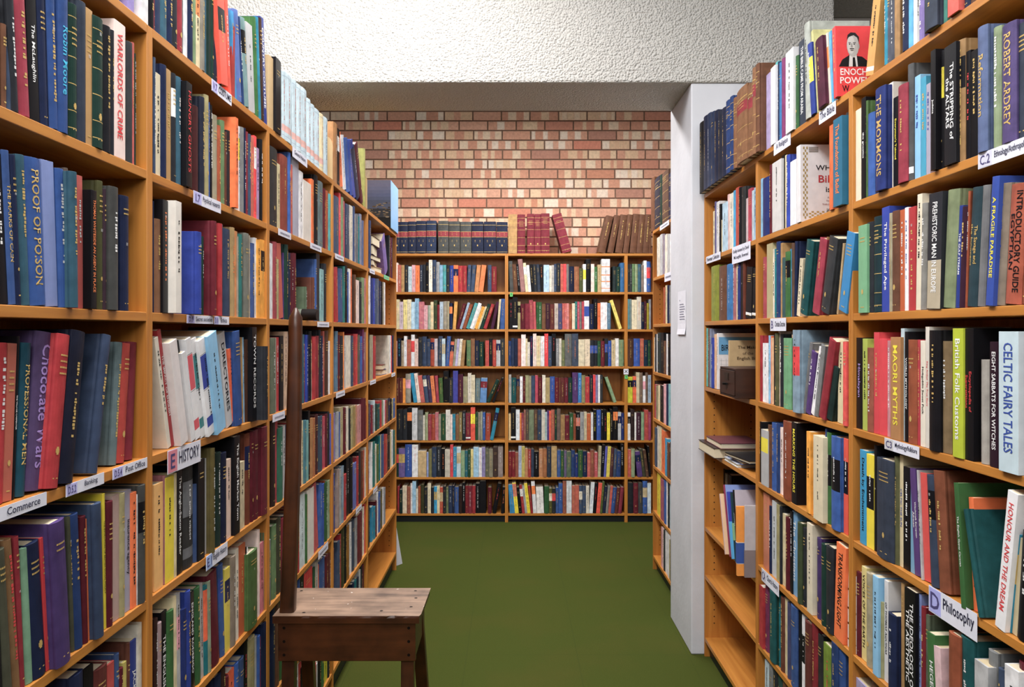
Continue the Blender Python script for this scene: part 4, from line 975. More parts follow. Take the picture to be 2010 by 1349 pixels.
L2a|1.9689|0.0269|1.884|0.2542|0|0.0092|kh|||||1|tall khaki book between charcoal and blue ones, shelf above the Psychical research label
L2a|1.9948|0.0076|1.884|0.2422|0|0.0083|bl|||||0|
L2a|2.0065|0.0139|1.884|0.2388|0|0.0097|bk|wt||||0|
L2a|2.0217|0.0331|1.884|0.2196|0|0.01|st+kh|||||1|stone grey book between black and rust ones, shelf above the Psychical research label
L2a|2.0544|0.0211|1.884|0.2001|0|0.0092|rs|||||0|
L2a|2.0771|0.0283|1.884|0.2197|0|0.0095|gn+sg|||||0|
L2a|2.1031|0.0153|1.884|0.1959|0|0.0082|br+mr|||||0|
L2a|2.1238|0.0331|1.884|0.205|0|0.0099|ck|||||1|charcoal book between brown and blue ones, shelf above the Psychical research label
L2a|2.1464|0.0213|1.884|0.1961|0|0.0056|bl|||||0|
L2a|2.1376|0.0216|1.884|0.2429|0|-0.0099|or|||||0|
L2a|2.2156|0.0113|1.884|0.2388|0|0.0093|wh|yb||||0|
L2a|2.2259|0.0286|1.884|0.2404|0|0.0087|gy|||||0|
L2a|2.2545|0.0156|1.884|0.2442|0|0.0083|nv|wt||||0|
L2a|2.2705|0.0168|1.884|0.2381|0|0.0082|wn|||||0|
L2a|2.2918|0.0252|1.884|0.2375|0|0.0094|sl|||||0|
L2a|2.3072|0.0309|1.884|0.235|0|0.0058|sm|||||0|
L2a|2.3373|0.0211|1.884|0.2429|0|0.005|rb|wb||||0|
L2a|2.3676|0.0237|1.884|0.2145|0|0.0077|lv+pk|||||0|
L2a|2.3921|0.0253|1.884|0.246|0|0.0076|bk|wt||||0|
L2b|1.6876|0.0062|1.59|0.237|0|0.0096|nv|||||0|
L2b|1.6939|0.0316|1.59|0.2011|0|0.0095|lb+br|||||1|light brown book between navy and black ones, shelf above the Secret societies label
L2b|1.7163|0.0257|1.59|0.2455|0|-0.0001|bk|ot||||1|black book between light brown and ivory ones, shelf above the Secret societies label
L2b|1.7427|0.0306|1.59|0.247|0|-0.0165|iv+wh|kt||||1|ivory book between black and royal blue ones, shelf above the Secret societies label
L2b|1.8475|0.0295|1.59|0.1927|0|-0.0193|ry|||||1|royal blue book between ivory and dark green ones, shelf above the Secret societies label
L2b|1.9513|0.0124|1.59|0.1937|0|0.0092|dn|||||0|
L2b|1.9788|0.025|1.59|0.2359|0|-0.0069|wn+mr|||||1|wine red book between dark green and pale blue ones, shelf above the Secret societies label
L2b|2.0376|0.0149|1.59|0.2142|0|0.0052|lb2|||||0|
L2b|2.0363|0.0243|1.59|0.2375|0|-0.001|rd|||||0|
L2b|2.0899|0.0054|1.59|0.2408|0|0.0093|sl|||||0|
L2b|2.0902|0.052|1.59|0.2323|0|0.0073|sl+nv|gt||||1|thick slate blue book between slate blue and tan ones, shelf above the Secret societies label
L2b|2.1519|0.0319|1.59|0.2429|0|0.0099|tn+kh|ot||||1|tan book between slate blue and tan ones, shelf above the Secret societies label
L2b|2.1782|0.0223|1.59|0.2362|0|0.0074|tn+or|||||0|
L2b|2.195|0.0075|1.59|0.2224|0|0.0051|st|||||0|
L2b|2.2045|0.0275|1.59|0.2303|0|0.0057|tl+gn|||||0|
L2b|2.2521|0.0417|1.59|0.2398|0|0.0065|gy+ol|||||1|grey book between teal and stone grey ones, shelf above the Secret societies label
L2b|2.3023|0.0082|1.59|0.2381|0|0.0087|st|||||0|
L2b|2.3093|0.0377|1.59|0.2178|0|0.0082|bl+dg|||||0|
L2b|2.3519|0.0233|1.59|0.2378|0|0.0092|wh|||||0|
L2b|2.3669|0.0362|1.59|0.2344|0|0.0061|yo|||||0|
L2b|2.4086|0.0356|1.59|0.2392|0|0.0073|yo|kb||||0|
L2c|1.7642|0.0177|1.289|0.2545|-0.265|0.0101|iv|||||1|leaning ivory book left of red one, shelf above the HISTORY label
L2c|1.7886|0.017|1.289|0.2715|-0.27|0.0124|rd|||THE IMPACT OF ENGLISH|w|1|leaning red book between ivory and white ones, shelf above the HISTORY label
L2c|1.8038|0.0391|1.289|0.2433|-0.267|-0.0039|wh+lp|||||1|leaning white book between red and black ones, shelf above the HISTORY label
L2c|1.8804|0.013|1.289|0.2481|-0.298|0.0099|bk|ot||||0|
L2c|1.8717|0.023|1.289|0.2175|-0.271|0.0007|wh|||||1|leaning white book between black and white ones, shelf above the HISTORY label
L2c|1.8984|0.0299|1.289|0.2486|-0.243|0.0013|wh|RL||||1|leaning white book between white and white ones, shelf above the HISTORY label
L2c|1.9312|0.0278|1.289|0.2486|-0.24|0.0016|wh|TL||||1|leaning white book right of white and white ones, shelf above the HISTORY label
L2c|1.9582|0.0543|1.289|0.2461|-0.27|-0.0069|wh|BL||||1|leaning white book between white and sky blue ones, shelf above the HISTORY label
L2c|1.9956|0.0599|1.289|0.2568|-0.271|-0.0149|sb|||||1|leaning sky blue book between white and light grey ones, shelf above the HISTORY label
L2c|2.138|0.0435|1.289|0.2597|-0.245|0.0129|lg+wh|||DIRECTORIES|k|1|leaning light grey book titled DIRECTORIES, shelf above the HISTORY label
L2c|2.1809|0.0188|1.289|0.2153|-0.168|0.0114|or+rb|||||0|
L2c|2.1791|0.0528|1.289|0.2607|-0.093|0.0038|bl+nv|||||1|thick blue book between orange and tan ones, shelf above the HISTORY label
L2c|2.2641|0.0068|1.289|0.2442|-0.043|0.0139|tn|||||0|
L2c|2.2713|0.0111|1.289|0.244|-0.044|0.0139|sb|||||0|
L2c|2.2792|0.0619|1.289|0.2377|0|0.0126|db+br|||||1|thick dark brown book between sky blue and black ones, shelf above the HISTORY label
L2c|2.2931|0.0399|1.289|0.2731|0|-0.0041|bk|||TOWN RECORDS|w|1|tall black book titled TOWN RECORDS, shelf above the HISTORY label
L2c|2.3333|0.026|1.289|0.217|0|-0.0273|ck|||||0|
L2d|1.6915|0.042|0.994|0.2284|0|0.0072|yo+cr|||||1|amber book left of wine red one, shelf above the English History label
L2d|1.7413|0.0087|0.994|0.2394|0|0.0098|wn+pk|||||0|
L2d|1.7447|0.0447|0.994|0.2327|0|0.0073|ye|||||1|yellow book between wine red and cream ones, shelf above the English History label
L2d|1.7909|0.0123|0.994|0.2356|0|0.0071|cr|||||0|
L2d|1.8042|0.0316|0.994|0.2508|0|0.0072|bk|||The Anglo-Saxon Reader|w|1|tall black book between cream and black ones, shelf above the English History label
L2d|1.8444|0.0566|0.994|0.2433|0|0.0102|bk+dg|GL||||1|thick black book between black and slate blue ones, shelf above the English History label
L2d|1.9055|0.0301|0.994|0.1886|0|0.0109|sl+bl|||||1|short slate blue book between black and black ones, shelf above the English History label
L2d|1.9157|0.041|0.994|0.2445|0|0.0025|bk|||||1|black book between slate blue and light grey ones, shelf above the English History label
L2d|1.9807|0.0379|0.994|0.2389|0|0.011|lg|||||1|light grey book between black and olive ones, shelf above the English History label
L2d|1.9871|0.0208|0.994|0.2621|0|-0.0016|ol+br|||||0|
L2d|2.0369|0.0427|0.994|0.2421|0|0.0089|dn+bk|||||1|dark green book between olive and navy ones, shelf above the English History label
L2d|2.0779|0.0377|0.994|0.2363|0|0.0075|nv+bk|||||1|navy book between dark green and pale pink ones, shelf above the English History label
L2d|2.1182|0.0348|0.994|0.2125|0|0.0078|lp+tn|||||1|pale pink book between navy and red ones, shelf above the English History label
L2d|2.1597|0.0251|0.994|0.2033|0|0.0096|rd|||||0|
L2d|2.1595|0.043|0.994|0.2682|0|0.0003|bk|||The English Market Town|w|1|tall black book titled The English Market Town, shelf above the English History label
L2d|2.2269|0.0355|0.994|0.1881|0|0.008|cr+st|||||0|
L2d|2.2747|0.043|0.994|0.2618|0|0.0116|db+rs|nb||||1|tall dark brown book between cream and maroon ones, shelf above the English History label
L2d|2.311|0.0257|0.994|0.2618|0|0.0087|mr|||||0|
L2d|2.3341|0.0445|0.994|0.263|0|0.0075|mr|||||1|tall maroon book between maroon and maroon ones, shelf above the English History label
L2d|2.3826|0.0362|0.994|0.263|0|0.0081|mr|||||1|tall maroon book right of maroon and maroon ones, shelf above the English History label
L2d|2.3944|0.0507|0.994|0.2662|0|-0.0002|mr+wn|||||1|thick maroon book between maroon and charcoal ones, shelf above the English History label
L2d|2.4792|0.0153|0.994|0.2563|0|0.0096|ck|||||0|
L2e|1.6983|0.0154|0.694|0.2397|0|0.0111|db|||||0|
L2e|1.7076|0.0179|0.694|0.2268|0|0.0081|gy+pk|||||0|
L2e|1.7315|0.0277|0.694|0.2413|0|0.0103|bk|||THE ENGLISH|w|1|black book between grey and green ones, shelf below the English History label
L2e|1.7551|0.0328|0.694|0.2346|0|0.008|gn|||||1|green book between black and cream ones, shelf below the English History label
L2e|1.7874|0.0184|0.694|0.2575|-0.02|0.0071|cr|||CHURCH AND PEOPLE|r|0|
L2e|1.8135|0.0189|0.694|0.2556|-0.02|0.01|lg|pb2||||0|
L2e|1.8332|0.0291|0.694|0.2123|0|0.01|nv+ry|||||1|navy book between light grey and royal blue ones, shelf below the English History label
L2e|1.857|0.0252|0.694|0.2472|-0.022|0.0073|ry+nv|||||1|royal blue book between navy and black ones, shelf below the English History label
L2e|1.8862|0.0232|0.694|0.2352|-0.024|0.0084|bk|||ENGLAND RODERIGO|w|1|black book between royal blue and green ones, shelf below the English History label
L2e|1.9174|0.0339|0.694|0.235|-0.031|0.0111|gn+dn|||||1|green book between black and light grey ones, shelf below the English History label
L2e|1.9535|0.0182|0.694|0.2354|-0.032|0.0114|lg+st|||||0|
L2e|1.9723|0.0246|0.694|0.2248|-0.027|0.0112|tl|OT||||1|teal book between light grey and sage green ones, shelf below the English History label
L2e|1.9882|0.0205|0.694|0.2301|-0.034|0.0075|sg+gy|||||0|
L2e|2.0109|0.059|0.694|0.2432|-0.096|0.008|mr|||||1|thick maroon book between sage green and blue ones, shelf below the English History label
L2e|2.082|0.0332|0.694|0.2447|-0.069|0.0113|bl+sl|bb||||1|blue book between maroon and yellow ones, shelf below the English History label
L2e|2.1074|0.0386|0.694|0.2231|0|0.0079|ye+kh|nb||||1|yellow book between blue and stone grey ones, shelf below the English History label
L2e|2.1457|0.0401|0.694|0.2443|0|0.0071|st+br|||||1|stone grey book between yellow and ivory ones, shelf below the English History label
L2e|2.1924|0.023|0.694|0.2536|0|0.0087|iv|||||0|
L2e|2.2209|0.0545|0.694|0.2533|0|0.0102|rs+or|||||1|thick rust book between ivory and black ones, shelf below the English History label
L2e|2.2751|0.0098|0.694|0.2364|0|0.0093|bk|||||0|
L2e|2.2917|0.01|0.694|0.2318|0|0.0113|wh|||||0|
L2e|2.266|0.0818|0.694|0.2183|0|-0.0007|gn+ol|||||1|thick green book between white and pale pink ones, shelf below the English History label
L2e|2.376|0.0195|0.694|0.26|0|0.0071|lp|||HOLLOW QUEEN|r|0|
L2e|2.4014|0.0389|0.694|0.2126|0|0.0088|cm+pk|||||0|
L2e|2.4441|0.0286|0.694|0.2362|0|0.0094|gn+st|||||0|
L2e|2.4675|0.0328|0.694|0.2034|0|0.0073|gy|||||0|
L2f|2.0444|0.0404|0.4|0.257|0|0.0098|nv|||||0|
L2f|2.0807|0.025|0.4|0.2638|0|0.0076|db|||||0|
L2f|2.1074|0.0239|0.4|0.2302|0|0.0079|mr|||||0|
L2f|2.141|0.0442|0.4|0.2275|0|0.0109|or+rb|||||0|
L2f|2.1868|0.0312|0.4|0.2309|0|0.0107|bl|||||0|
L2f|2.2189|0.0437|0.4|0.2284|0|0.0105|sl+bl|||||0|
L2f|2.2654|0.0335|0.4|0.2633|0|0.0108|bk|rt2||||0|
L2f|2.2953|0.0594|0.4|0.2536|0|0.0091|kh|||||0|
L2f|2.3625|0.0159|0.4|0.2381|0|0.0107|lg|||||0|
L2f|2.3767|0.027|0.4|0.234|0|0.0099|bl|||||0|
L2f|2.4096|0.0166|0.4|0.2235|0|0.0113|rb|||||0|
L2f|2.4146|0.0684|0.4|0.2578|0|0.0074|nv|wl||||1|thick navy book right of bright red one, lowest shelf beside the stool
L2t|1.6609|0.022|2.186|0.125|0|0.006|bk|||||0|
L2t|1.6786|0.0053|2.186|0.125|0|0.0036|wn|||||0|
L2t|1.6929|0.0237|2.186|0.125|0|0.0076|nv+sl|||||0|
L2t|1.7135|0.0343|2.186|0.126|0|0.0058|sl+tl|gt||||0|
L2t|1.7484|0.0244|2.186|0.1391|0|0.0053|nv|gt||||0|
L2t|1.7701|0.0237|2.186|0.1485|0|0.0036|ck|||||0|
L2t|1.7957|0.0273|2.186|0.1605|0|0.0039|wn+rd|||||0|
L2t|1.8237|0.0057|2.186|0.168|0|0.0037|gy|||||0|
L2t|1.8367|0.0245|2.186|0.178|0|0.0066|wh|||||0|
L2t|1.8607|0.0282|2.186|0.1894|0|0.0059|nv|gt||||0|
L2t|1.8909|0.0165|2.186|0.2|0|0.0062|sg+gn|||||0|
L2t|1.9016|0.0263|2.186|0.207|0|0.0036|cr|ob||||0|
L2t|1.9283|0.0244|2.186|0.2182|0|0.0032|st+dg|||||0|
L2t|1.9642|0.0111|2.186|0.231|0|0.0072|sl+tl|||||0|
L2t|1.9755|0.0254|2.186|0.2302|0|0.0071|dn+bk|||||0|
L2t|2.0014|0.0203|2.186|0.2403|0|0.0068|dn|||||0|
L2t|2.0226|0.0237|2.186|0.2201|0|0.0068|ck+nv|||||0|
L2t|2.044|0.0304|2.186|0.2024|0|0.0056|ck|||||1|charcoal book between charcoal and bright red ones, top board above the COSTUME label
L2t|2.04|0.0493|2.186|0.223|-0.137|-0.0075|rb+or|kb||||1|leaning bright red book between charcoal and bright red ones, top board above the COSTUME label
L2t|2.1319|0.0215|2.186|0.2598|-0.116|0.0067|rb+or|||||0|
L2t|2.1583|0.0215|2.186|0.1951|0|0.008|rd+br|||||0|
L2t|2.1749|0.019|2.186|0.2342|-0.119|0.0059|cy+bl|||||0|
L2t|2.1956|0.0348|2.186|0.2464|-0.128|0.0062|bl+pb|||||1|leaning blue book between bright blue and navy ones, top board above the COSTUME label
L2t|2.2295|0.0192|2.186|0.237|-0.154|0.0052|nv+bl|||||0|
L2t|2.244|0.0386|2.186|0.2427|-0.151|0.0032|gy+aq|kb||||1|leaning grey book between navy and light grey ones, top board above the COSTUME label
L2t|2.2889|0.0552|2.186|0.2494|-0.107|0.0045|lg|||||1|thick light grey book between grey and green ones, top board above the COSTUME label
L2t|2.3497|0.0255|2.186|0.2867|-0.099|0.0054|gn|||||0|
L2t|2.3749|0.0228|2.186|0.2962|-0.098|0.0049|tl+cy|||||0|
L2t|2.3979|0.0266|2.186|0.3044|-0.084|0.0046|bk+br|||||0|
L2t|2.4358|0.0342|2.186|0.3195|-0.109|0.0077|ry+nv|||COUNTRY COSTUME|w|1|tall royal blue book right of black one, top board above the COSTUME label
L3a|2.4965|0.0836|1.884|0.2514|0|0.0095|bk+dg|||||1|thick black book left of cream one, shelf below the General History label
L3a|2.5764|0.028|1.884|0.2115|0|0.0072|cr+kh|||||0|
L3a|2.611|0.0844|1.884|0.2514|0|0.0088|br+rd|||||1|thick brown book between cream and blue ones, shelf below the General History label
L3a|2.6989|0.0307|1.884|0.276|0|0.0086|bl|||||0|
L3a|2.7222|0.0275|1.884|0.2403|0|0.0061|sm+rd|||||0|
L3a|2.7558|0.0782|1.884|0.2714|0|0.0075|lg+pb|||||1|thick light grey book between salmon and white ones, shelf below the General History label
L3a|2.8366|0.0547|1.884|0.2425|0|0.0072|wh|||||0|
L3a|2.8902|0.1132|1.884|0.2201|0|0.0062|iv+wh|||||1|thick ivory book between white and orange ones, shelf below the General History label
L3a|3.0057|0.0336|1.884|0.2442|0|0.0054|or|gb||||0|
L3a|3.0503|0.0601|1.884|0.2697|0|0.0078|bk|||||0|
L3a|3.1098|0.0795|1.884|0.2581|0|0.0069|gy+tl|||||0|
L3a|3.1952|0.0379|1.884|0.2424|0|0.0075|mr|||||0|
L3a|3.2348|0.0442|1.884|0.2414|0|0.0074|rs|||||0|
L3a|3.2772|0.0454|1.884|0.2358|0|0.0065|aq+tl|||||0|
L3b|2.4867|0.0314|1.59|0.2372|0|0.0055|wh|||||0|
L3b|2.5319|0.0418|1.59|0.2471|0|0.0092|cm+br|||||0|
L3b|2.5662|0.0171|1.59|0.1937|0|0.0064|kh|||||0|
L3b|2.585|0.0553|1.59|0.2453|-0.119|0.0067|sm+rd|||||1|thick salmon book between khaki and purple ones, eye-level shelf behind the post top
L3b|2.6523|0.0131|1.59|0.2226|0|0.0093|pu|||||0|
L3b|2.6531|0.0347|1.59|0.2512|0|0.0056|dn|||||0|
L3b|2.688|0.024|1.59|0.2267|0|0.0052|nv+ck|||||0|
L3b|2.7266|0.0355|1.59|0.2295|0|0.0089|mr|||||0|
L3b|2.7504|0.0351|1.59|0.2318|0|0.0052|mr|||||0|
L3b|2.9297|0.0123|1.59|0.125|0|0.008|dn+sg|||||0|
L3b|3.0162|0.0184|1.59|0.1656|0|0.0034|br+mr|||||0|
L3b|3.2024|0.0126|1.59|0.276|0|0.0451|bl+cy|||||0|
L3b|3.058|0.0202|1.59|0.2385|0|0.0058|bl+sl|||||0|
L3b|3.0927|0.0556|1.59|0.2647|0|0.0092|ck|||picturing in|w|0|
L3b|3.1453|0.0649|1.59|0.2087|0|0.0078|aq+lg|||||0|
L3b|3.2116|0.0328|1.59|0.2347|0|0.0074|ck|||||0|
L3c|2.5047|0.0495|1.289|0.241|0|0.0074|dg+sg|||||1|thick dark grey book left of stone grey one, third left bookcase beside the post
L3c|2.5581|0.0059|1.289|0.2407|0|0.0079|st|||||0|
L3c|2.5736|0.0298|1.289|0.242|0|0.0107|rd|||||0|
L3c|2.6067|0.0121|1.289|0.2419|0|0.0113|sl|||||0|
L3c|2.6062|0.039|1.289|0.2464|0|0.0074|bk|||||0|
L3c|2.6531|0.0501|1.289|0.2605|0|0.0091|tn+lp|||||0|
L3c|2.7033|0.0498|1.289|0.2491|0|0.0085|sl|||||0|
L3c|2.7665|0.0461|1.289|0.2323|0|0.0116|wh|||||0|
L3c|2.8153|0.0477|1.289|0.2486|0|0.0117|mr|||||0|
L3c|2.8535|0.0244|1.289|0.2485|0|0.0086|cr|||||0|
L3c|2.8841|0.0274|1.289|0.2501|0|0.0099|sl+tl|||||0|
L3c|2.9195|0.0255|1.289|0.2134|0|0.0116|rd|||||0|
L3c|2.9295|0.0206|1.289|0.2482|0|0.0073|ry|||||0|
L3c|2.9569|0.0223|1.289|0.2481|0|0.0088|nv|||||0|
L3c|2.977|0.0293|1.289|0.2622|0|0.008|bk|||||0|
L3c|3.0218|0.0245|1.289|0.2153|0|0.0116|iv|||||0|
L3c|3.0321|0.0416|1.289|0.2404|0|0.0077|rd|||||0|
L3c|3.0916|0.0503|1.289|0.2437|0|0.0117|wn+rd|||||0|
L3c|3.128|0.022|1.289|0.2678|0|0.0077|ck|||||0|
L3c|3.1595|0.0405|1.289|0.2434|0|0.0097|nv|||||0|
L3c|3.2043|0.0307|1.289|0.2623|0|0.0103|sm+rd|||||0|
L3c|3.232|0.0601|1.289|0.2642|0|0.0092|db+br|||||0|
L3c|3.2868|0.0325|1.289|0.2211|0|0.0074|wh|||||0|
L3c|3.3352|0.0266|1.289|0.2365|0|0.0107|or|||||0|
L3d|2.5101|0.04|0.994|0.271|0|0.0073|db+bk|||||0|
L3d|2.5659|0.026|0.994|0.2637|0|0.0115|cm+rd|||||0|
L3d|2.5811|0.0559|0.994|0.2398|0|0.0079|gn+tl|||||1|thick green book between rose red and light grey ones, third left bookcase
L3d|2.6464|0.0277|0.994|0.2412|0|0.0098|lg|||||0|
L3d|2.6743|0.052|0.994|0.2403|0|0.0095|nv|||||0|
L3d|2.7226|0.054|0.994|0.2423|0|0.0078|rd|||||0|
L3d|2.7872|0.0421|0.994|0.2397|0|0.01|st|||||0|
L3d|2.8293|0.0435|0.994|0.2389|0|0.0095|mr|||||0|
L3d|2.8714|0.0297|0.994|0.2309|0|0.0086|cr|||||0|
L3d|2.8969|0.0334|0.994|0.2299|0|0.0071|sl+aq|||||0|
L3d|2.9441|0.0312|0.994|0.2247|0|0.0103|aq+st|||||0|
L3d|2.9672|0.0254|0.994|0.2586|0|0.0078|bk|||||0|
L3d|2.9963|0.0357|0.994|0.2272|0|0.0085|tn+rs|||||0|
L3d|3.035|0.0332|0.994|0.2232|0|0.0088|rs+tn|||||0|
L3d|3.0744|0.0427|0.994|0.2316|0|0.01|db+mr|||||0|
L3d|3.1203|0.0764|0.994|0.2182|0|0.0103|sl+dn|||||0|
L3d|3.2064|0.0407|0.994|0.2109|0|0.0117|cm|||||0|
L3d|3.2474|0.0379|0.994|0.216|0|0.0114|mr|||||0|
L3d|3.2884|0.0349|0.994|0.2214|0|0.0116|ck|||||0|
L3d|3.3104|0.0476|0.994|0.2113|0|0.0083|ry+lv|||||0|
L3d|3.371|0.0471|0.994|0.2051|0|0.0107|lv+pu|||||0|
L3e|2.5308|0.0464|0.694|0.2333|0|0.0118|gn+sg|||||0|
L3e|2.5796|0.0482|0.694|0.2434|0|0.0119|ck+ol|||||0|
L3e|2.6253|0.031|0.694|0.2347|0|0.0105|wn|||||0|
L3e|2.659|0.0448|0.694|0.2366|0|0.0108|nv|||||0|
L3e|2.6996|0.053|0.694|0.2301|0|0.0091|br|||||0|
L3e|2.7561|0.0482|0.694|0.2257|0|0.0094|ck|||||0|
L3e|2.8026|0.0384|0.694|0.2284|0|0.0082|rd|||||0|
L3e|2.8445|0.0787|0.694|0.2638|0|0.0087|wh+aq|||||0|
L3e|2.9257|0.0231|0.694|0.253|0|0.0084|gn|||||0|
L3e|2.9467|0.1045|0.694|0.2615|0|0.0076|iv+wh|||||1|thick ivory book between green and rose red ones, third left bookcase
L3e|3.066|0.0676|0.694|0.2665|-0.157|0.0101|cm+sm|||||0|
L3e|3.139|0.0445|0.694|0.2498|0|0.0104|bl|||||0|
L3e|3.1718|0.0364|0.694|0.2443|0|0.0071|bl+ry|||||0|
L3e|3.2275|0.013|0.694|0.2474|0|0.0113|rs|||||0|
L3e|3.229|0.0395|0.694|0.2399|0|0.0084|gn+dn|||||0|
L3e|3.2721|0.0426|0.694|0.2385|0|0.0088|sg|||||0|
L3e|3.3297|0.0399|0.694|0.2542|0|0.0118|nv|||||0|
L3e|3.354|0.051|0.694|0.2488|0|0.0078|ry+nv|||||0|
L3f|2.5117|0.0462|0.4|0.276|0|0.01|nv|||||0|
L3f|2.5608|0.0426|0.4|0.276|0|0.0103|br|||||0|
L3f|2.6096|0.0554|0.4|0.276|0|0.0115|gn|||||0|
L3f|2.6671|0.0461|0.4|0.276|0|0.0113|iv|||||0|
L3f|2.7132|0.06|0.4|0.276|0|0.0107|rd|||||0|
L3f|2.7868|0.0503|0.4|0.2686|0|0.0137|nv|||||0|
L3f|2.827|0.0257|0.4|0.2636|0|0.0103|bl+nv|||||0|
L3f|2.863|0.0599|0.4|0.276|0|0.0127|bk|||||0|
L3f|2.9292|0.1208|0.4|0.2491|0|0.0136|rb+rd|||||0|
L3f|3.0519|0.033|0.4|0.2393|0|0.0127|dn+gn|||||0|
L3f|3.0771|0.0507|0.4|0.2529|0|0.0104|st+wh|||||0|
L3f|3.1409|0.0189|0.4|0.2272|0|0.013|or|||||0|
L3f|3.1497|0.0863|0.4|0.2348|0|0.0103|bl+sl|||||0|
L3f|3.2351|0.051|0.4|0.2281|0|0.0091|mr|||||0|
L3f|3.2988|0.0439|0.4|0.2238|0|0.0115|mr+br|||||0|
L3f|3.3472|0.0636|0.4|0.2204|0|0.0121|sm+br|||||0|
L3g|2.8055|0.0381|0.118|0.2578|0|0.0117|wh|||||0|
L3g|2.8519|0.0393|0.118|0.2309|0|0.0134|rd|||||0|
L3g|2.8785|0.0817|0.118|0.2107|0|0.0095|bk|||||0|
L3g|2.9776|0.1022|0.118|0.1649|0|0.013|br|||||0|
L3g|3.0689|0.0227|0.118|0.1437|0|0.0091|rb|||||0|
L3g|3.0936|0.0231|0.118|0.1333|0|0.0093|lg|||||0|
L3g|3.1365|0.0557|0.118|0.125|0|0.0139|bk|||||0|
L3g|3.1857|0.0409|0.118|0.125|0|0.0117|gn|||||0|
L3g|3.2209|0.0591|0.118|0.125|0|0.0099|lm+ye|||||0|
L3g|3.2796|0.0295|0.118|0.125|0|0.0092|ck|||||0|
L3t|2.4821|0.0707|2.186|0.2296|0|0.0062|tn+cr|||||1|thick tan book left of black one, top board above the General History label
L3t|2.5262|0.0576|2.186|0.2383|0|-0.0027|bk|||||1|thick black book right of tan one, top board above the General History label
L3tv|2.6162|0.0281|2.186|0.2235|0|0.0051|lb2|vs||||2|pale blue dust-jacketed volume, first from the left above the General History label
L3tv|2.64|0.0881|2.186|0.2296|0|0.0035|lb2|vs||||2|pale blue dust-jacketed volume, second from the left above the General History label
L3tv|2.7409|0.0544|2.186|0.2374|0|0.0059|lb2|vs||||2|pale blue dust-jacketed volume, third from the left above the General History label
L3tv|2.7888|0.0566|2.186|0.2369|0|0.0034|lb2|vs||||2|pale blue dust-jacketed volume, fourth from the left above the General History label
L3tv|2.8558|0.0766|2.186|0.2458|0|0.0055|lb2|vs||||2|pale blue dust-jacketed volume, fifth from the left above the General History label
L3tv|2.9354|0.0535|2.186|0.2282|0|0.0053|lb2|vs||||2|pale blue dust-jacketed volume, sixth from the left above the General History label
L3tv|2.9916|0.0555|2.186|0.2239|0|0.0054|lb2|vs||||2|pale blue dust-jacketed volume, seventh from the left above the General History label
L3tv|3.0599|0.0778|2.186|0.2265|0|0.0079|lb2|vs||||2|pale blue dust-jacketed volume, eighth from the left above the General History label
L3tv|3.1326|0.0609|2.186|0.2275|0|0.0058|cr|vs||||2|cream dust-jacketed volume, ninth from the left above the General History label
L3tv|3.2018|0.0701|2.186|0.232|0|0.0071|lb2|||||2|pale blue dust-jacketed volume, tenth from the left above the General History label
L4a|3.3891|0.0986|1.884|0.2484|0|0.0077|sl|||||0|
L4a|3.4905|0.037|1.884|0.276|0|0.0073|rb|||||0|
L4a|3.5304|0.0463|1.884|0.2654|0|0.0076|sg+gn|||||0|
L4a|3.5681|0.0322|1.884|0.2538|0|0.0053|cm|||||0|
L4a|3.6075|0.0219|1.884|0.2426|0|0.0065|nv+sl|||||0|
L4a|3.6262|0.0786|1.884|0.2502|0|0.0056|sl|||||0|
L4a|3.7069|0.0703|1.884|0.2574|0|0.0053|iv|||||0|
L4a|3.7975|0.0437|1.884|0.267|0|0.0087|sl+bl|||||0|
L4a|3.8357|0.0197|1.884|0.2327|0|0.0072|lp|||||0|
L4a|3.8466|0.0603|1.884|0.2374|0|0.0053|gy+sl|||||0|
L4a|3.9125|0.0257|1.884|0.234|0|0.0058|tl|||||0|
L4a|3.9576|0.0582|1.884|0.2536|0|0.0093|gy+pb|||||0|
L4a|4.0189|0.0545|1.884|0.23|0|0.0094|sl+pb|||||0|
L4b|3.412|0.0677|1.59|0.2365|-0.072|0.0083|rd|||||0|
L4b|3.4863|0.0889|1.59|0.237|-0.038|0.009|sl+bl|||||0|
L4b|3.5766|0.0369|1.59|0.2536|0|0.0084|tl+gn|||||0|
L4b|3.6057|0.0471|1.59|0.2605|0|0.0064|bk|||||0|
L4b|3.6719|0.0251|1.59|0.2357|0|0.0099|bl|||||0|
L4b|3.6853|0.0532|1.59|0.2526|0|0.0072|wh|||||0|
L4b|3.7438|0.0303|1.59|0.2562|0|0.0078|or|||||0|
L4b|3.7859|0.0413|1.59|0.2318|0|0.0099|bk+br|||||0|
L4b|3.8213|0.0422|1.59|0.2343|0|0.0083|br|||||0|
L4b|3.8581|0.0871|1.59|0.2119|0|0.0069|lp|||||0|
L4b|3.9522|0.0566|1.59|0.2079|0|0.0074|ck|||||0|
L4b|4.0233|0.0776|1.59|0.2338|0|0.0097|sg+gn|||||0|
L4b|4.0799|0.041|1.59|0.234|0|0.0051|cm+pk|||||0|
L4c|3.436|0.0443|1.289|0.2624|0|0.0114|ck+sb|||||0|
L4c|3.4734|0.0362|1.289|0.2458|0|0.0094|mr|||||0|
L4c|3.5179|0.0711|1.289|0.2413|0|0.0108|ck|||||0|
L4c|3.5954|0.0231|1.289|0.2581|0|0.0115|or+yo|||||0|
L4c|3.6184|0.0234|1.289|0.2409|0|0.0112|lg|||||0|
L4c|3.6456|0.1179|1.289|0.2426|0|0.0117|iv|||||0|
L4c|3.7653|0.0533|1.289|0.24|0|0.011|sl|||||0|
L4c|3.8183|0.0548|1.289|0.2488|0|0.0104|rd|||||0|
L4c|3.8759|0.0565|1.289|0.2486|0|0.0105|rb+rd|||||0|
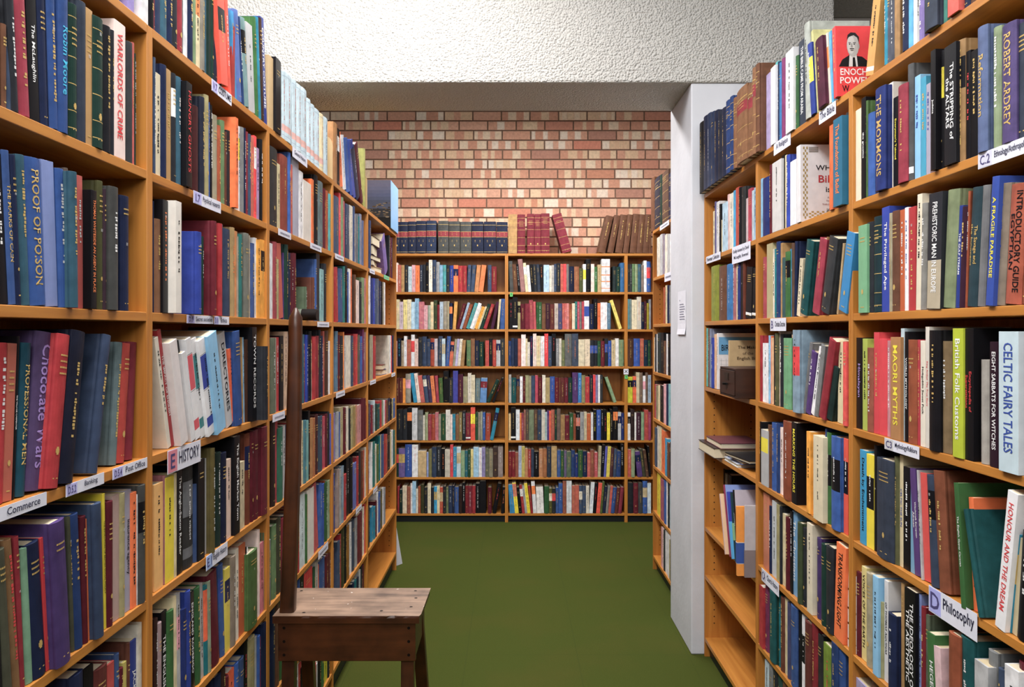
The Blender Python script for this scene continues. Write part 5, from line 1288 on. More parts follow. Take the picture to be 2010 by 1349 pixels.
L4c|3.9234|0.0416|1.289|0.2438|0|0.0082|bk+st|||||0|
L4c|3.9792|0.0693|1.289|0.2363|0|0.0106|bl|||||0|
L4c|4.0462|0.0318|1.289|0.2723|0|0.0095|wn+pu|||||0|
L4c|4.0882|0.0629|1.289|0.2577|0|0.0111|db+pk|||||0|
L4c|4.1494|0.0465|1.289|0.2577|0|0.0103|lp+db|||||0|
L4c|4.2071|0.0317|1.289|0.2526|0|0.0119|bk|||||0|
L4d|3.4599|0.0387|0.994|0.2038|0|0.0112|lg+sl|||||0|
L4d|3.5022|0.0219|0.994|0.2004|0|0.0116|bl|||||0|
L4d|3.5078|0.0672|0.994|0.2177|0|0.0078|kh+cr|||||0|
L4d|3.5774|0.0581|0.994|0.2089|0|0.0076|mr|||||0|
L4d|3.643|0.0553|0.994|0.2079|0|0.0086|iv|||||0|
L4d|3.7103|0.0421|0.994|0.1942|0|0.0106|ck|||||0|
L4d|3.7554|0.0509|0.994|0.2002|0|0.0108|kh|||||0|
L4d|3.8074|0.0656|0.994|0.1946|0|0.0105|tn+gn|||||0|
L4d|3.8719|0.0405|0.994|0.1953|0|0.0097|rd+cr|||||0|
L4d|3.922|0.0982|0.994|0.1879|0|0.0112|cm+lp|||||0|
L4d|4.0172|0.0583|0.994|0.2156|0|0.0098|mr|||||0|
L4d|4.0831|0.0602|0.994|0.21|0|0.0107|mr|||||0|
L4d|4.1272|0.0307|0.994|0.1721|0|0.0072|rs|||||0|
L4d|4.1591|0.0564|0.994|0.1739|0|0.0071|pl|||||0|
L4d|4.2299|0.0321|0.994|0.1686|0|0.0093|dg+pu|||||0|
L4e|3.4501|0.0431|0.694|0.2546|0|0.0075|db+lp|||||0|
L4e|3.5012|0.0376|0.694|0.2462|0|0.0089|lg+ck|||||0|
L4e|3.5381|0.0521|0.694|0.2513|0|0.0083|gy+sb|||||0|
L4e|3.5908|0.0537|0.694|0.2061|0|0.0079|rd|||||0|
L4e|3.6632|0.073|0.694|0.2704|0|0.0113|bk|||||0|
L4e|3.7302|0.0682|0.694|0.2602|0|0.0094|bk|||||0|
L4e|3.8021|0.087|0.694|0.2199|0|0.0095|bl+lv|||||0|
L4e|3.8848|0.0464|0.694|0.2403|0|0.0078|rd+wn|||||0|
L4e|3.9341|0.0561|0.694|0.2572|0|0.008|ck|||||0|
L4e|3.9922|0.0577|0.694|0.2483|0|0.0079|bk+rs|||||0|
L4e|4.0591|0.0445|0.694|0.245|0|0.0091|rs+rb|||||0|
L4e|4.0975|0.0609|0.694|0.2556|0|0.0075|iv|||||0|
L4e|4.167|0.047|0.694|0.2287|0|0.0086|wn|||||0|
L4f|3.4797|0.048|0.4|0.2258|0|0.0116|sl|||||0|
L4f|3.5252|0.0222|0.4|0.2476|0|0.0106|rd|||||0|
L4f|3.5466|0.0638|0.4|0.2723|0|0.0102|bk+ol|||||0|
L4f|3.617|0.0424|0.4|0.2578|0|0.0109|bk|||||0|
L4f|3.6607|0.0655|0.4|0.2441|0|0.0108|bk+yo|||||0|
L4f|3.7431|0.0503|0.4|0.242|0|0.0136|wh|||||0|
L4f|3.7941|0.0649|0.4|0.2443|0|0.0133|sl+ck|||||0|
L4f|3.8593|0.0672|0.4|0.2341|0|0.0127|ck+wh|||||0|
L4f|3.9172|0.127|0.4|0.236|0|0.0103|mr+wn|||||0|
L4f|4.0618|0.0534|0.4|0.2464|0|0.0125|iv|||||0|
L4f|4.1107|0.0672|0.4|0.2548|0|0.0112|rb+rd|||||0|
L4f|4.1962|0.0795|0.4|0.2138|0|0.0139|ck|||||0|
L4g|3.8017|0.0395|0.118|0.2197|0|0.0118|nv|||||0|
L4g|3.8476|0.055|0.118|0.2174|0|0.0127|tl|||||0|
L4g|3.9066|0.0617|0.118|0.2129|0|0.013|nv+ck|||||0|
L4g|3.9522|0.0429|0.118|0.2374|0|0.0093|lg+lbx|||||0|
L4g|4.0163|0.0336|0.118|0.2454|0|0.0129|ck|||||0|
L4g|4.0417|0.0448|0.118|0.2362|0|0.0111|mr|||||0|
L4t|3.38|0.0805|2.186|0.2579|0|0.008|tn+rs|||||0|
L4t|3.4463|0.0416|2.186|0.2476|0|0.004|bk|wb||||0|
L4t|3.5042|0.0693|2.186|0.239|-0.225|0.0071|or|||||0|
L4t|3.5716|0.0642|2.186|0.2416|-0.233|0.0056|wh|||||0|
L4t|3.6346|0.0795|2.186|0.2419|-0.268|0.0044|bl|||||0|
L4t|3.7251|0.0693|2.186|0.2559|-0.269|0.0052|ry+bl|||||0|
L4t|3.8061|0.0625|2.186|0.2739|-0.315|0.0064|ry|||REVOLUTION|w|0|
L4t|3.87|0.0886|2.186|0.2546|-0.537|0.0054|nv|||||0|
L4t|3.977|0.0659|2.186|0.3001|-0.505|0.0052|mr|||||0|
L4t|4.0498|0.0336|2.186|0.2985|0|0.0041|kh+lm|||||0|
L5a|4.2263|0.0451|1.884|0.2583|0|0.0078|ck+bl|||||0|
L5a|4.7632|0.115|1.884|0.2265|-0.561|0.0096|pu+lv|||||0|
L5a|4.9001|0.0403|1.884|0.2602|0|0.0088|ck|||||0|
L5a|4.9478|0.0328|1.884|0.2522|0|0.0096|tn|||||0|
L5a|4.9626|0.0248|1.884|0.2535|0|0.0067|mr|||||0|
L5a|4.9848|0.025|1.884|0.2561|0|0.0061|nv|||||0|
L5b|4.2195|0.0386|1.59|0.2578|0|0.0061|wh|||||0|
L5b|4.2548|0.0659|1.59|0.2466|0|0.0051|nv+ry|||||0|
L5b|4.3484|0.0685|1.59|0.2529|0|0.0095|ry|||||0|
L5b|4.4155|0.0564|1.59|0.2545|0|0.0087|sl|||||0|
L5b|4.4811|0.058|1.59|0.2589|0|0.0098|sl+gy|||||0|
L5b|4.5199|0.0744|1.59|0.249|0|0.0061|nv|||||0|
L5b|4.6131|0.046|1.59|0.2487|0|0.0086|bk|||||0|
L5b|4.6656|0.047|1.59|0.252|0|0.0094|st|||||0|
L5b|4.7058|0.0576|1.59|0.2521|0|0.0079|wh|||||0|
L5c|4.2675|0.091|1.289|0.2422|0|0.0107|st+kh|||||0|
L5c|4.3695|0.0865|1.289|0.2339|0|0.0119|rd|||||0|
L5c|4.8588|0.0713|1.289|0.2368|0|0.0083|iv|||||0|
L5c|4.9393|0.055|1.289|0.2364|0|0.0092|wh|||||0|
L5c|5.0087|0.0374|1.289|0.2331|0|0.0111|rb|||||0|
L5c|5.0385|0.0649|1.289|0.2359|0|0.0096|nv|||||0|
L5d|4.3062|0.0399|0.994|0.1551|0|0.0108|wn|||||0|
L5d|4.3276|0.0337|0.994|0.1534|0|0.0072|gy|||||0|
L5d|4.3816|0.0414|0.994|0.1731|0|0.0105|lb2|||||0|
L5d|4.4236|0.0636|0.994|0.1494|0|0.0102|dn|||||0|
L5d|4.5006|0.0918|0.994|0.1411|0|0.012|dn+tl|||||0|
L5d|4.5854|0.0568|0.994|0.1547|0|0.0101|rd|||||0|
L5d|4.6421|0.0583|0.994|0.1497|0|0.0096|sg+gy|||||0|
L5d|4.7023|0.0518|0.994|0.1448|0|0.0095|wh|||||0|
L5d|4.7659|0.0572|0.994|0.139|0|0.011|cm|||||0|
L5d|4.8162|0.0543|0.994|0.1348|0|0.0095|br|||||0|
L5d|4.889|0.0776|0.994|0.1379|0|0.012|nv|||||0|
L5d|4.9619|0.0756|0.994|0.1318|0|0.0107|bk|||||0|
L5d|5.0468|0.0457|0.994|0.125|0|0.0116|kh|||||0|
L5d|5.0843|0.0842|0.994|0.125|0|0.01|bl|||||0|
L5e|4.3005|0.0332|0.694|0.2528|0|0.0085|wh|||||0|
L5e|4.3484|0.0753|0.694|0.2462|0|0.0109|tl+gn|||||0|
L5e|4.433|0.0458|0.694|0.2239|0|0.0118|iv|||||0|
L5e|4.478|0.0725|0.694|0.2123|0|0.0113|gn+ol|||||0|
L5e|4.5471|0.0371|0.694|0.2571|0|0.0102|tl|||||0|
L5e|4.5937|0.0569|0.694|0.2497|0|0.0115|cr|||||0|
L5e|4.6311|0.0779|0.694|0.25|0|0.0078|sl+bl|||||0|
L5e|4.7212|0.0604|0.694|0.2395|0|0.0092|rd|||||0|
L5e|4.7823|0.062|0.694|0.2315|0|0.0089|rs+rd|||||0|
L5e|4.8472|0.1071|0.694|0.262|0|0.0089|bk|||||0|
L5e|4.9576|0.0577|0.694|0.2233|0|0.0086|cr|||||0|
L5e|5.0242|0.0545|0.694|0.2294|0|0.0096|wh|||||0|
L5e|5.0975|0.094|0.694|0.2178|0|0.012|tl+gn|||||0|
L5f|4.3365|0.054|0.4|0.1888|0|0.0137|cy+tl|||||0|
L5f|4.3871|0.0588|0.4|0.1771|0|0.0127|tl+cy|||||0|
L5f|4.437|0.0353|0.4|0.2005|0|0.0106|mr|||||0|
L5f|4.4734|0.0541|0.4|0.2388|0|0.0105|wh|||||0|
L5f|4.5305|0.0667|0.4|0.226|0|0.0106|bl|||||0|
L5f|4.6119|0.0651|0.4|0.2229|0|0.0125|bk+kh|||||0|
L5f|4.6732|0.051|0.4|0.2255|0|0.0114|wh|||||0|
L5f|4.7282|0.0563|0.4|0.2142|0|0.0117|sl+wh|||||0|
L5t|4.8667|0.314|2.186|0.2913|0|-0.0095|sb+bl||sea|||1|blue book with coastline photo cover standing upright at the end of left bookcase
R1a|-2.1407|0.0331|1.898|0.2455|0|0.0084|iv+cr|||||1|ivory book left of black one, shelf above the Ethnology label
R1a|-2.1001|0.0248|1.898|0.2657|0|0.0058|bk|||the gnostics|w|1|tall black book titled the gnostics, shelf above the Ethnology label
R1a|-2.0836|0.0136|1.898|0.2542|0|0.01|gn+ol|yt||||0|
R1a|-2.0609|0.0397|1.898|0.2123|0|0.0062|bl|||||1|blue book between green and navy ones, shelf above the Ethnology label
R1a|-1.9908|0.0542|1.898|0.2543|0|-0.0068|nv+ry|||THE MORMONS|g|1|thick navy book titled THE MORMONS, shelf above the Ethnology label
R1a|-1.9685|0.0361|1.898|0.2599|0|0.0094|iv+wh|||SPIRITUAL HEALING|r|1|tall ivory book titled SPIRITUAL HEALING, shelf above the Ethnology label
R1a|-1.9223|0.0232|1.898|0.2152|0|0.0054|bk|||Everyman's Talmud|y|1|black book titled Everyman's Talmud, shelf above the Ethnology label
R1a|-1.8829|0.0455|1.898|0.2286|0|-0.002|wn+cm|gt||||1|wine red book between black and black ones, shelf above the Ethnology label
R1a|-1.8502|0.0249|1.898|0.2694|0|0.0055|bk+gy|wc||||1|tall black book between wine red and sky blue ones, shelf above the Ethnology label
R1a|-1.8302|0.0291|1.898|0.2355|0|0.0086|sb|bt||||1|sky blue book between black and bright blue ones, shelf above the Ethnology label
R1a|-1.7989|0.0229|1.898|0.2236|0|0.0081|cy+aq|||||1|bright blue book between sky blue and light grey ones, shelf above the Ethnology label
R1a|-1.7747|0.0177|1.898|0.2025|0|0.008|lg+lv|bt||||1|light grey book between bright blue and black ones, shelf above the Ethnology label
R1a|-1.7265|0.019|1.898|0.2593|0|-0.0076|bk|||Judaica|w|1|tall black book between light grey and rose red ones, shelf above the Ethnology label
R1a|-1.7341|0.0223|1.898|0.2419|0|0.0071|cm+pk|||||1|rose red book between black and black ones, shelf above the Ethnology label
R1a|-1.7129|0.0112|1.898|0.2546|0|0.0082|bk|yb||||1|thin black book between rose red and black ones, shelf above the Ethnology label
R1a|-1.6774|0.0435|1.898|0.2493|0|-0.0047|bk+ck|||The STRIPPING of the ALTARS|w|1|black book titled The STRIPPING of the, shelf above the Ethnology label
R1a|-1.6557|0.034|1.898|0.2513|0|0.0086|tn+bk|kb||NEW TESTAMENT|g|1|tall tan book between black and black ones, shelf above the Ethnology label
R1a|-1.6221|0.0161|1.898|0.2216|0|0.0098|bk|rt||||1|black book between tan and black ones, shelf above the Ethnology label
R1a|-1.6048|0.0232|1.898|0.2155|0|0.0095|bk|||||1|black book between black and slate blue ones, shelf above the Ethnology label
R1a|-1.5599|0.0329|1.898|0.2438|0|-0.0026|sl+pb|||Reformation|g|1|slate blue book titled Reformation, shelf above the Ethnology label
R1a|-1.544|0.0169|1.898|0.2336|0|0.0086|bk+or|ob||||1|black book between slate blue and sage green ones, shelf above the Ethnology label
R1a|-1.5209|0.0247|1.898|0.2293|0|0.0053|sg|||||1|sage green book between black and purple ones, shelf above the Ethnology label
R1a|-1.4869|0.0426|1.898|0.2197|0|0.0004|pu+sl|kt||ROBERT ARDREY|g|1|purple book between sage green and charcoal ones, shelf above the Ethnology label
R1a|-1.4554|0.0385|1.898|0.2095|0|0.0087|ck+sl|||||1|charcoal book between purple and brown ones, shelf above the Ethnology label
R1a|-1.4133|0.0357|1.898|0.1937|0|0.0074|br|||||0|
R1b|-2.0966|0.0499|1.598|0.229|0|-0.0035|mg|||||1|thick mint green book left of charcoal one, shelf below the Ethnology label
R1b|-2.0706|0.0384|1.598|0.2336|0|0.0081|ck|||||1|charcoal book between mint green and dark green ones, shelf below the Ethnology label
R1b|-2.024|0.0403|1.598|0.2413|0|0.0052|dn+nv|gb||||1|dark green book between charcoal and royal blue ones, shelf below the Ethnology label
R1b|-1.9825|0.0387|1.598|0.2592|0|0.0056|ry|||The Privileged Ape|w|1|tall royal blue book titled The Privileged Ape, shelf below the Ethnology label
R1b|-1.9428|0.0144|1.598|0.2399|0|0.0059|st+kh|||||0|
R1b|-1.9297|0.0356|1.598|0.2417|0|0.0068|dn+rs|||||1|dark green book between stone grey and rust ones, shelf below the Ethnology label
R1b|-1.8895|0.0219|1.598|0.2394|0|0.0054|rs+or|||||1|rust book between dark green and white ones, shelf below the Ethnology label
R1b|-1.8663|0.0153|1.598|0.2417|0|0.0053|wh|bt||||1|white book between rust and red ones, shelf below the Ethnology label
R1b|-1.8542|0.0338|1.598|0.2396|0|0.0073|rd|||||1|red book between white and ivory ones, shelf below the Ethnology label
R1b|-1.8172|0.0216|1.598|0.2628|0.027|0.0064|iv+cr|||||1|tall ivory book between red and grey ones, shelf below the Ethnology label
R1b|-1.801|0.0235|1.598|0.2394|0.029|0.0098|gy+st|||||1|grey book between ivory and charcoal ones, shelf below the Ethnology label
R1b|-1.7537|0.0545|1.598|0.2506|0.042|-0.0021|ck|CH||PREHISTORIC MAN IN EUROPE|w|1|thick charcoal book titled PREHISTORIC MAN IN EUROPE, shelf below the Ethnology label
R1b|-1.7148|0.0103|1.598|0.2157|0.042|0.0077|tn+kh|bb||||0|
R1b|-1.7012|0.0447|1.598|0.2473|0.08|0.0062|sg+ol|||||1|sage green book between tan and royal blue ones, shelf below the Ethnology label
R1b|-1.6552|0.014|1.598|0.2109|0.069|0.0068|ry+nv|||THE GULF STREAM|w|1|thin royal blue book titled THE GULF STREAM, shelf below the Ethnology label
R1b|-1.6437|0.0196|1.598|0.2064|0.06|0.0086|pl+bk|||||1|plum book between royal blue and rust ones, shelf below the Ethnology label
R1b|-1.6252|0.0077|1.598|0.2361|0.051|0.0098|rs|||||0|
R1b|-1.6095|0.0336|1.598|0.237|0.083|0.0054|dn+sl|||The Savage and the Innocent|g|1|dark green book titled The Savage and the, shelf below the Ethnology label
R1b|-1.581|0.0252|1.598|0.2367|0.08|0.0094|ck+lg|||||1|charcoal book between dark green and royal blue ones, shelf below the Ethnology label
R1b|-1.5305|0.0223|1.598|0.2443|0.091|-0.005|ry+bl|||A FRAGILE PARADISE|y|1|royal blue book titled A FRAGILE PARADISE, shelf below the Ethnology label
R1b|-1.5289|0.0368|1.598|0.2288|0.092|0.0083|st+br|bt||||1|stone grey book between royal blue and rust ones, shelf below the Ethnology label
R1b|-1.4906|0.0473|1.598|0.2202|0.088|0.0085|rs+sm|||INTRODUCTORY GUIDE EGYPTIAN|k|1|rust book between stone grey and rust ones, shelf below the Ethnology label
R1b|-1.4375|0.0239|1.598|0.215|0.073|0.0063|rs+br|||||0|
R1b|-1.4106|0.0231|1.598|0.2138|0|0.0051|ck|||||0|
R1c|-2.1444|0.039|1.29|0.2431|0|0.0107|bk|||Himalayan|v|1|black book titled Himalayan, shelf above the Mythology folklore label
R1c|-2.099|0.0275|1.29|0.2407|0|0.0087|lm+sg|||||1|lime green book between black and brown ones, shelf above the Mythology folklore label
R1c|-2.0741|0.0352|1.29|0.2177|0|0.0105|br+sm|||||1|brown book between lime green and bright red ones, shelf above the Mythology folklore label
R1c|-2.0345|0.0286|1.29|0.2576|0|0.0092|rb+cm|gt||||1|tall bright red book between brown and bright red ones, shelf above the Mythology folklore label
R1c|-2.0064|0.0413|1.29|0.2416|0|0.01|rb+cm|||||1|bright red book between bright red and pink ones, shelf above the Mythology folklore label
R1c|-1.9655|0.0159|1.29|0.2372|0|0.0112|pk+cm|wt||||0|
R1c|-1.9312|0.0488|1.29|0.2461|0|0.0028|tn+rs|||MAORI MYTHS|y|1|thick tan book titled MAORI MYTHS, shelf above the Mythology folklore label
R1c|-1.8969|0.0178|1.29|0.2669|0|0.011|lb2|||The Ancient Country|b|1|tall pale blue book titled The Ancient Country, shelf above the Mythology folklore label
R1c|-1.8712|0.0162|1.29|0.2593|0|0.0075|bk|||WORLD MYTHOLOGY|w|1|tall black book titled WORLD MYTHOLOGY, shelf above the Mythology folklore label
R1c|-1.8583|0.0405|1.29|0.2406|0|0.0095|rs+br|||||1|rust book between black and red ones, shelf above the Mythology folklore label
R1c|-1.8186|0.0126|1.29|0.2409|0|0.0109|rd+cm|||||0|
R1c|-1.7988|0.0208|1.29|0.2391|0|0.0075|iv|||Hobgoblin Sweet Puck|k|1|ivory book titled Hobgoblin Sweet Puck, shelf above the Mythology folklore label
R1c|-1.7761|0.0157|1.29|0.2699|0|0.007|iv+lg|||King Arthur The True Story|r|1|tall ivory book between ivory and black ones, shelf above the Mythology folklore label
R1c|-1.7489|0.046|1.29|0.2622|0|0.0014|bk|||||1|tall black book between ivory and brown ones, shelf above the Mythology folklore label
R1c|-1.7192|0.0431|1.29|0.2388|0|0.0113|br+kh|||||1|brown book between black and lime green ones, shelf above the Mythology folklore label
R1c|-1.6508|0.0377|1.29|0.266|0|-0.0016|lm|||British Folk Customs|w|1|tall lime green book titled British Folk Customs, shelf above the Mythology folklore label
R1c|-1.6197|0.0353|1.29|0.2659|0|0.0031|bk|||Encyclopedia of Superstitions|r|1|tall black book titled Encyclopedia of Superstitions, shelf above the Mythology folklore label
R1c|-1.5697|0.0266|1.29|0.2042|0|0.0103|st+lg|||||1|stone grey book between black and black ones, shelf above the Mythology folklore label
R1c|-1.53|0.0262|1.29|0.2399|0|0.0031|bk+pl|||EIGHT SABBATS FOR WITCHES|w|1|black book titled EIGHT SABBATS FOR WITCHES, shelf above the Mythology folklore label
R1c|-1.4875|0.0576|1.29|0.2595|0|-0.006|lb2|||CELTIC FAIRY TALES|b|1|thick pale blue book titled CELTIC FAIRY TALES, shelf above the Mythology folklore label
R1c|-1.4535|0.0235|1.29|0.2397|0|0.0107|tn+pu|||||1|tan book between pale blue and rust ones, shelf above the Mythology folklore label
R1c|-1.4264|0.0459|1.29|0.2516|0|0.0092|rs|||||0|
R1d|-2.117|0.0378|0.988|0.248|0|0.0096|cy|||Death by Enchantment|k|1|bright blue book titled Death by Enchantment, shelf above the Philosophy label
R1d|-2.0789|0.042|0.988|0.2426|0|0.0103|ye|KB||||1|yellow book between bright blue and black ones, shelf above the Philosophy label
R1d|-2.0386|0.0142|0.988|0.2711|0|0.0119|bk|||The End of Atlantis|w|0|
R1d|-2.0055|0.0893|0.988|0.2458|0|0.0035|ck+sl|||||1|thick charcoal book between black and olive ones, shelf above the Philosophy label
R1d|-1.9283|0.0245|0.988|0.2593|0|0.0114|ol+dg|||||1|tall olive book between charcoal and cream ones, shelf above the Philosophy label
R1d|-1.9042|0.0164|0.988|0.2659|0|0.0121|cr|||CELTIC THE SUN|b|1|tall cream book between olive and black ones, shelf above the Philosophy label
R1d|-1.8874|0.032|0.988|0.2421|0|0.0123|bk|wt||||1|black book between cream and sky blue ones, shelf above the Philosophy label
R1d|-1.8566|0.0195|0.988|0.2428|0|0.0137|sb+bk|||||1|sky blue book between black and purple ones, shelf above the Philosophy label
R1d|-1.8341|0.0264|0.988|0.2439|-0.1|0.0126|pu|||Witchcraft European African|w|1|purple book titled Witchcraft European African, shelf above the Philosophy label
R1d|-1.7996|0.008|0.988|0.2451|-0.08|0.0092|lg|||||0|
R1d|-1.7994|0.0343|0.988|0.2412|-0.075|0.0134|rb+sm|||||1|bright red book between light grey and slate blue ones, shelf above the Philosophy label
R1d|-1.7597|0.0335|0.988|0.2432|-0.077|0.0115|sl+ck|kb||||1|slate blue book between bright red and brown ones, shelf above the Philosophy label
R1d|-1.7234|0.0439|0.988|0.2579|-0.104|0.0109|br+rs|||||1|tall brown book between slate blue and green ones, shelf above the Philosophy label
R1d|-1.617|0.0164|0.988|0.2504|-0.112|-0.0029|gn|||The English Gypsy Caravan|w|1|tall green book titled The English Gypsy Caravan, shelf above the Philosophy label
R1d|-1.6004|0.0168|0.988|0.2251|-0.082|0.0129|or|||||1|orange book between green and dark green ones, shelf above the Philosophy label
R1d|-1.5608|0.0135|0.988|0.2078|-0.257|0.0|dn+tl|||||1|leaning dark green book between orange and white ones, shelf above the Philosophy label
R1d|-1.51|0.0298|0.988|0.268|0.149|0.0002|wh|||HONOUR AND THE DREAM|r|1|leaning white book between dark green and teal ones, shelf above the Philosophy label
R1d|-1.4975|0.02|0.988|0.192|0.15|0.012|tl+cy|gl2||||1|leaning teal book between white and cream ones, shelf above the Philosophy label
R1d|-1.476|0.0143|0.988|0.1856|0.115|0.0118|cr|||||1|thin cream book between teal and black ones, shelf above the Philosophy label
R1d|-1.4569|0.0336|0.988|0.2011|0.083|0.0092|bk|||||1|black book between cream and brown ones, shelf above the Philosophy label
R1d|-1.4225|0.0191|0.988|0.2158|0|0.0098|br|||||0|
R1e|-2.195|0.0555|0.68|0.2095|0|0.0096|wh|KS||||1|thick white book left of maroon one, shelf below the Philosophy label
R1e|-2.1467|0.0293|0.68|0.2251|0|0.0139|mr|||||1|maroon book between white and cream ones, shelf below the Philosophy label
R1e|-2.1159|0.0284|0.68|0.2467|0|0.0138|cr+ye|||VOICES OF THE EARTH|k|1|cream book titled VOICES OF THE EARTH, shelf below the Philosophy label
R1e|-2.0786|0.0332|0.68|0.2426|0|0.0105|st+kh|||||1|stone grey book between cream and sky blue ones, shelf below the Philosophy label
R1e|-2.0232|0.0298|0.68|0.2506|0|0.0011|sb|||||1|tall sky blue book between stone grey and khaki ones, shelf below the Philosophy label
R1e|-2.0149|0.0307|0.68|0.1918|0|0.0116|kh+sg|||||1|khaki book between sky blue and white ones, shelf below the Philosophy label
R1e|-1.9816|0.0204|0.68|0.2514|0|0.0111|wh+lg|||OF THOMAS AQUINAS|k|1|tall white book between khaki and navy ones, shelf below the Philosophy label
R1e|-1.9398|0.0395|0.68|0.1871|0|0.0014|nv|||||1|short navy book between white and tan ones, shelf below the Philosophy label
R1e|-1.8973|0.0152|0.68|0.2703|0|0.012|tn|||||0|
R1e|-1.8589|0.0497|0.68|0.2732|0|0.001|bk|||THE IDEOLOGY OF THE AESTHETIC|w|1|thick black book titled THE IDEOLOGY OF THE, shelf below the Philosophy label
R1e|-1.8244|0.0141|0.68|0.2191|0|0.0099|st+lg|||||0|
R1e|-1.8094|0.0107|0.68|0.2719|0|0.0097|pb|||||0|
R1e|-1.797|0.018|0.68|0.2497|0|0.0091|mr+rd|||||0|
R1e|-1.7851|0.0154|0.68|0.2366|0|0.0128|ck+sg|||||0|
R1e|-1.7384|0.0319|0.68|0.21|-0.056|-0.0033|gn|||HEGEL'S|w|1|green book between charcoal and pink ones, shelf below the Philosophy label
R1e|-1.7045|0.0264|0.68|0.1915|-0.089|-0.0036|pk+wh|||||0|
R1e|-1.6582|0.0425|0.68|0.2463|0|-0.0054|rs+br|||||1|rust book between pink and dark green ones, shelf below the Philosophy label
R1e|-1.6272|0.0459|0.68|0.2513|0|0.0022|dn+tl|||||1|tall dark green book between rust and light grey ones, shelf below the Philosophy label
R1e|-1.5625|0.0442|0.68|0.2267|0|-0.0075|lg|||||0|
R1e|-1.546|0.03|0.68|0.2539|0|0.0104|gy|ml||||1|tall grey book between light grey and slate blue ones, shelf below the Philosophy label
R1e|-1.4878|0.0176|0.68|0.2415|0|-0.006|sl|||||0|
R1e|-1.4684|0.0403|0.68|0.2566|0|-0.0066|wh|||||0|
R1e|-1.4549|0.0303|0.68|0.2686|0|0.0117|mr|||||0|
R1e|-1.4225|0.0242|0.68|0.276|0|0.0112|nv|||||0|
R1e|-1.401|0.0303|0.68|0.276|0|0.0138|cr|||||0|
R1f|-2.1627|0.1082|0.386|0.232|0|0.0101|lv+lg|||||0|
R1f|-2.0555|0.0837|0.386|0.2688|0|0.0128|br|||||0|
R1f|-1.9606|0.0894|0.386|0.276|0|0.0094|nv|||||0|
R1f|-1.8698|0.0814|0.386|0.276|0|0.0108|rd|||||0|
R1f|-1.7879|0.1093|0.386|0.276|0|0.0125|cr|||||0|
R1f|-1.6751|0.0962|0.386|0.276|0|0.0134|gn|||||0|
R1t|-2.0757|0.0436|2.205|0.1973|0.23|0.0054|tn+yo|wc||||1|leaning tan book left of teal one, top board in the upper right corner
R1t|-1.9624|0.0149|2.205|0.1785|0|0.0032|tl+cy|||||0|
R1t|-1.9555|0.0188|2.205|0.1747|0|0.0073|nv+gy|||||0|
R1t|-1.9286|0.0162|2.205|0.1638|0|0.0039|nv+gy|||||0|
R1t|-1.915|0.0248|2.205|0.156|0|0.0055|tn+br|||||0|
R1t|-1.872|0.0258|2.205|0.1375|0|0.0036|nv|wt||||0|
R1t|-1.8468|0.0188|2.205|0.1283|0|0.0045|cy+sb|||||0|
R1t|-1.8319|0.0196|2.205|0.125|0|0.0068|wh|||||0|
R1t|-1.8048|0.0096|2.205|0.125|0|0.0035|lg|||||0|
R1t|-1.7988|0.0208|2.205|0.125|0|0.0056|lv+pu|wt||||0|
R1t|-1.7491|0.0523|2.205|0.125|0|-0.0089|ck+sl|||||1|thick charcoal book between lavender and teal ones, top board in the upper right corner
R1t|-1.7259|0.0371|2.205|0.125|0|0.008|tl+mg|||||0|
R1t|-1.6596|0.0402|2.205|0.125|0|-0.0071|sm+rb|||||0|
R1t|-1.6403|0.0204|2.205|0.125|0|0.0057|wh|||||0|
R1t|-1.6202|0.0214|2.205|0.125|0|0.0065|nv|||||0|
R1t|-1.5992|0.0208|2.205|0.125|0|0.0073|br|||||0|
R1t|-1.5757|0.0288|2.205|0.125|0|0.0063|dn|||||0|
R2a|-2.9664|0.0244|1.898|0.2198|0|0.0108|sb|||||0|
R2a|-2.9295|0.0779|1.898|0.2108|0|0.0072|nv+ry|||||1|thick navy book between sky blue and maroon ones, shelf below the Bible label
R2a|-2.8519|0.0216|1.898|0.2472|0|0.0085|mr|||||0|
R2a|-2.8097|0.094|1.898|0.2439|0|0.0021|wh+st|||||1|thick white book between maroon and black ones, shelf below the Bible label
R2a|-2.7402|0.0339|1.898|0.2561|0|0.0119|bk|||A N WILSON|w|0|
R2a|-2.6978|0.0157|1.898|0.2488|0|0.0095|cr|||||0|
R2a|-2.6788|0.0317|1.898|0.2428|0|0.0086|ry|wt||||0|
R2a|-2.6253|0.0546|1.898|0.2105|0|0.0015|wh|||||1|thick white book between royal blue and white ones, shelf below the Bible label
R2a|-2.5586|0.035|1.898|0.2455|0|-0.0019|wh||bible|||1|white hardback facing out with gold chequered border and large red letters
R2a|-2.2878|0.0261|1.898|0.2423|0|-0.0039|or+rs|||Sacrifice and Sacrament|k|0|
R2a|-2.2364|0.0591|1.898|0.2449|0|-0.0136|tl+bl|||The Foundations of Belief|o|1|thick teal book between orange and green ones, shelf below the Bible label
R2a|-2.2335|0.0107|1.898|0.251|0|0.0109|gn|||||0|
R2a|-2.2246|0.0156|1.898|0.2424|0|0.0118|ck|wt||||0|
R2a|-2.2046|0.0172|1.898|0.2559|0|0.0103|ck|wt||||0|
R2b|-2.9393|0.038|1.598|0.2248|0|0.0119|cm+br|||||0|
R2b|-2.8954|0.0626|1.598|0.2685|0|0.0106|kh+cr|||||1|thick khaki book between rose red and ivory ones, shelf above the Christian Doctrine label
R2b|-2.8372|0.0234|1.598|0.245|0|0.013|iv|||||0|
R2b|-2.8037|0.0165|1.598|0.2419|0|0.01|tl|||||0|
R2b|-2.7872|0.0396|1.598|0.2642|0|0.0103|nv+bl|||||0|
R2b|-2.7492|0.0203|1.598|0.2564|0|0.0115|tn|||||0|
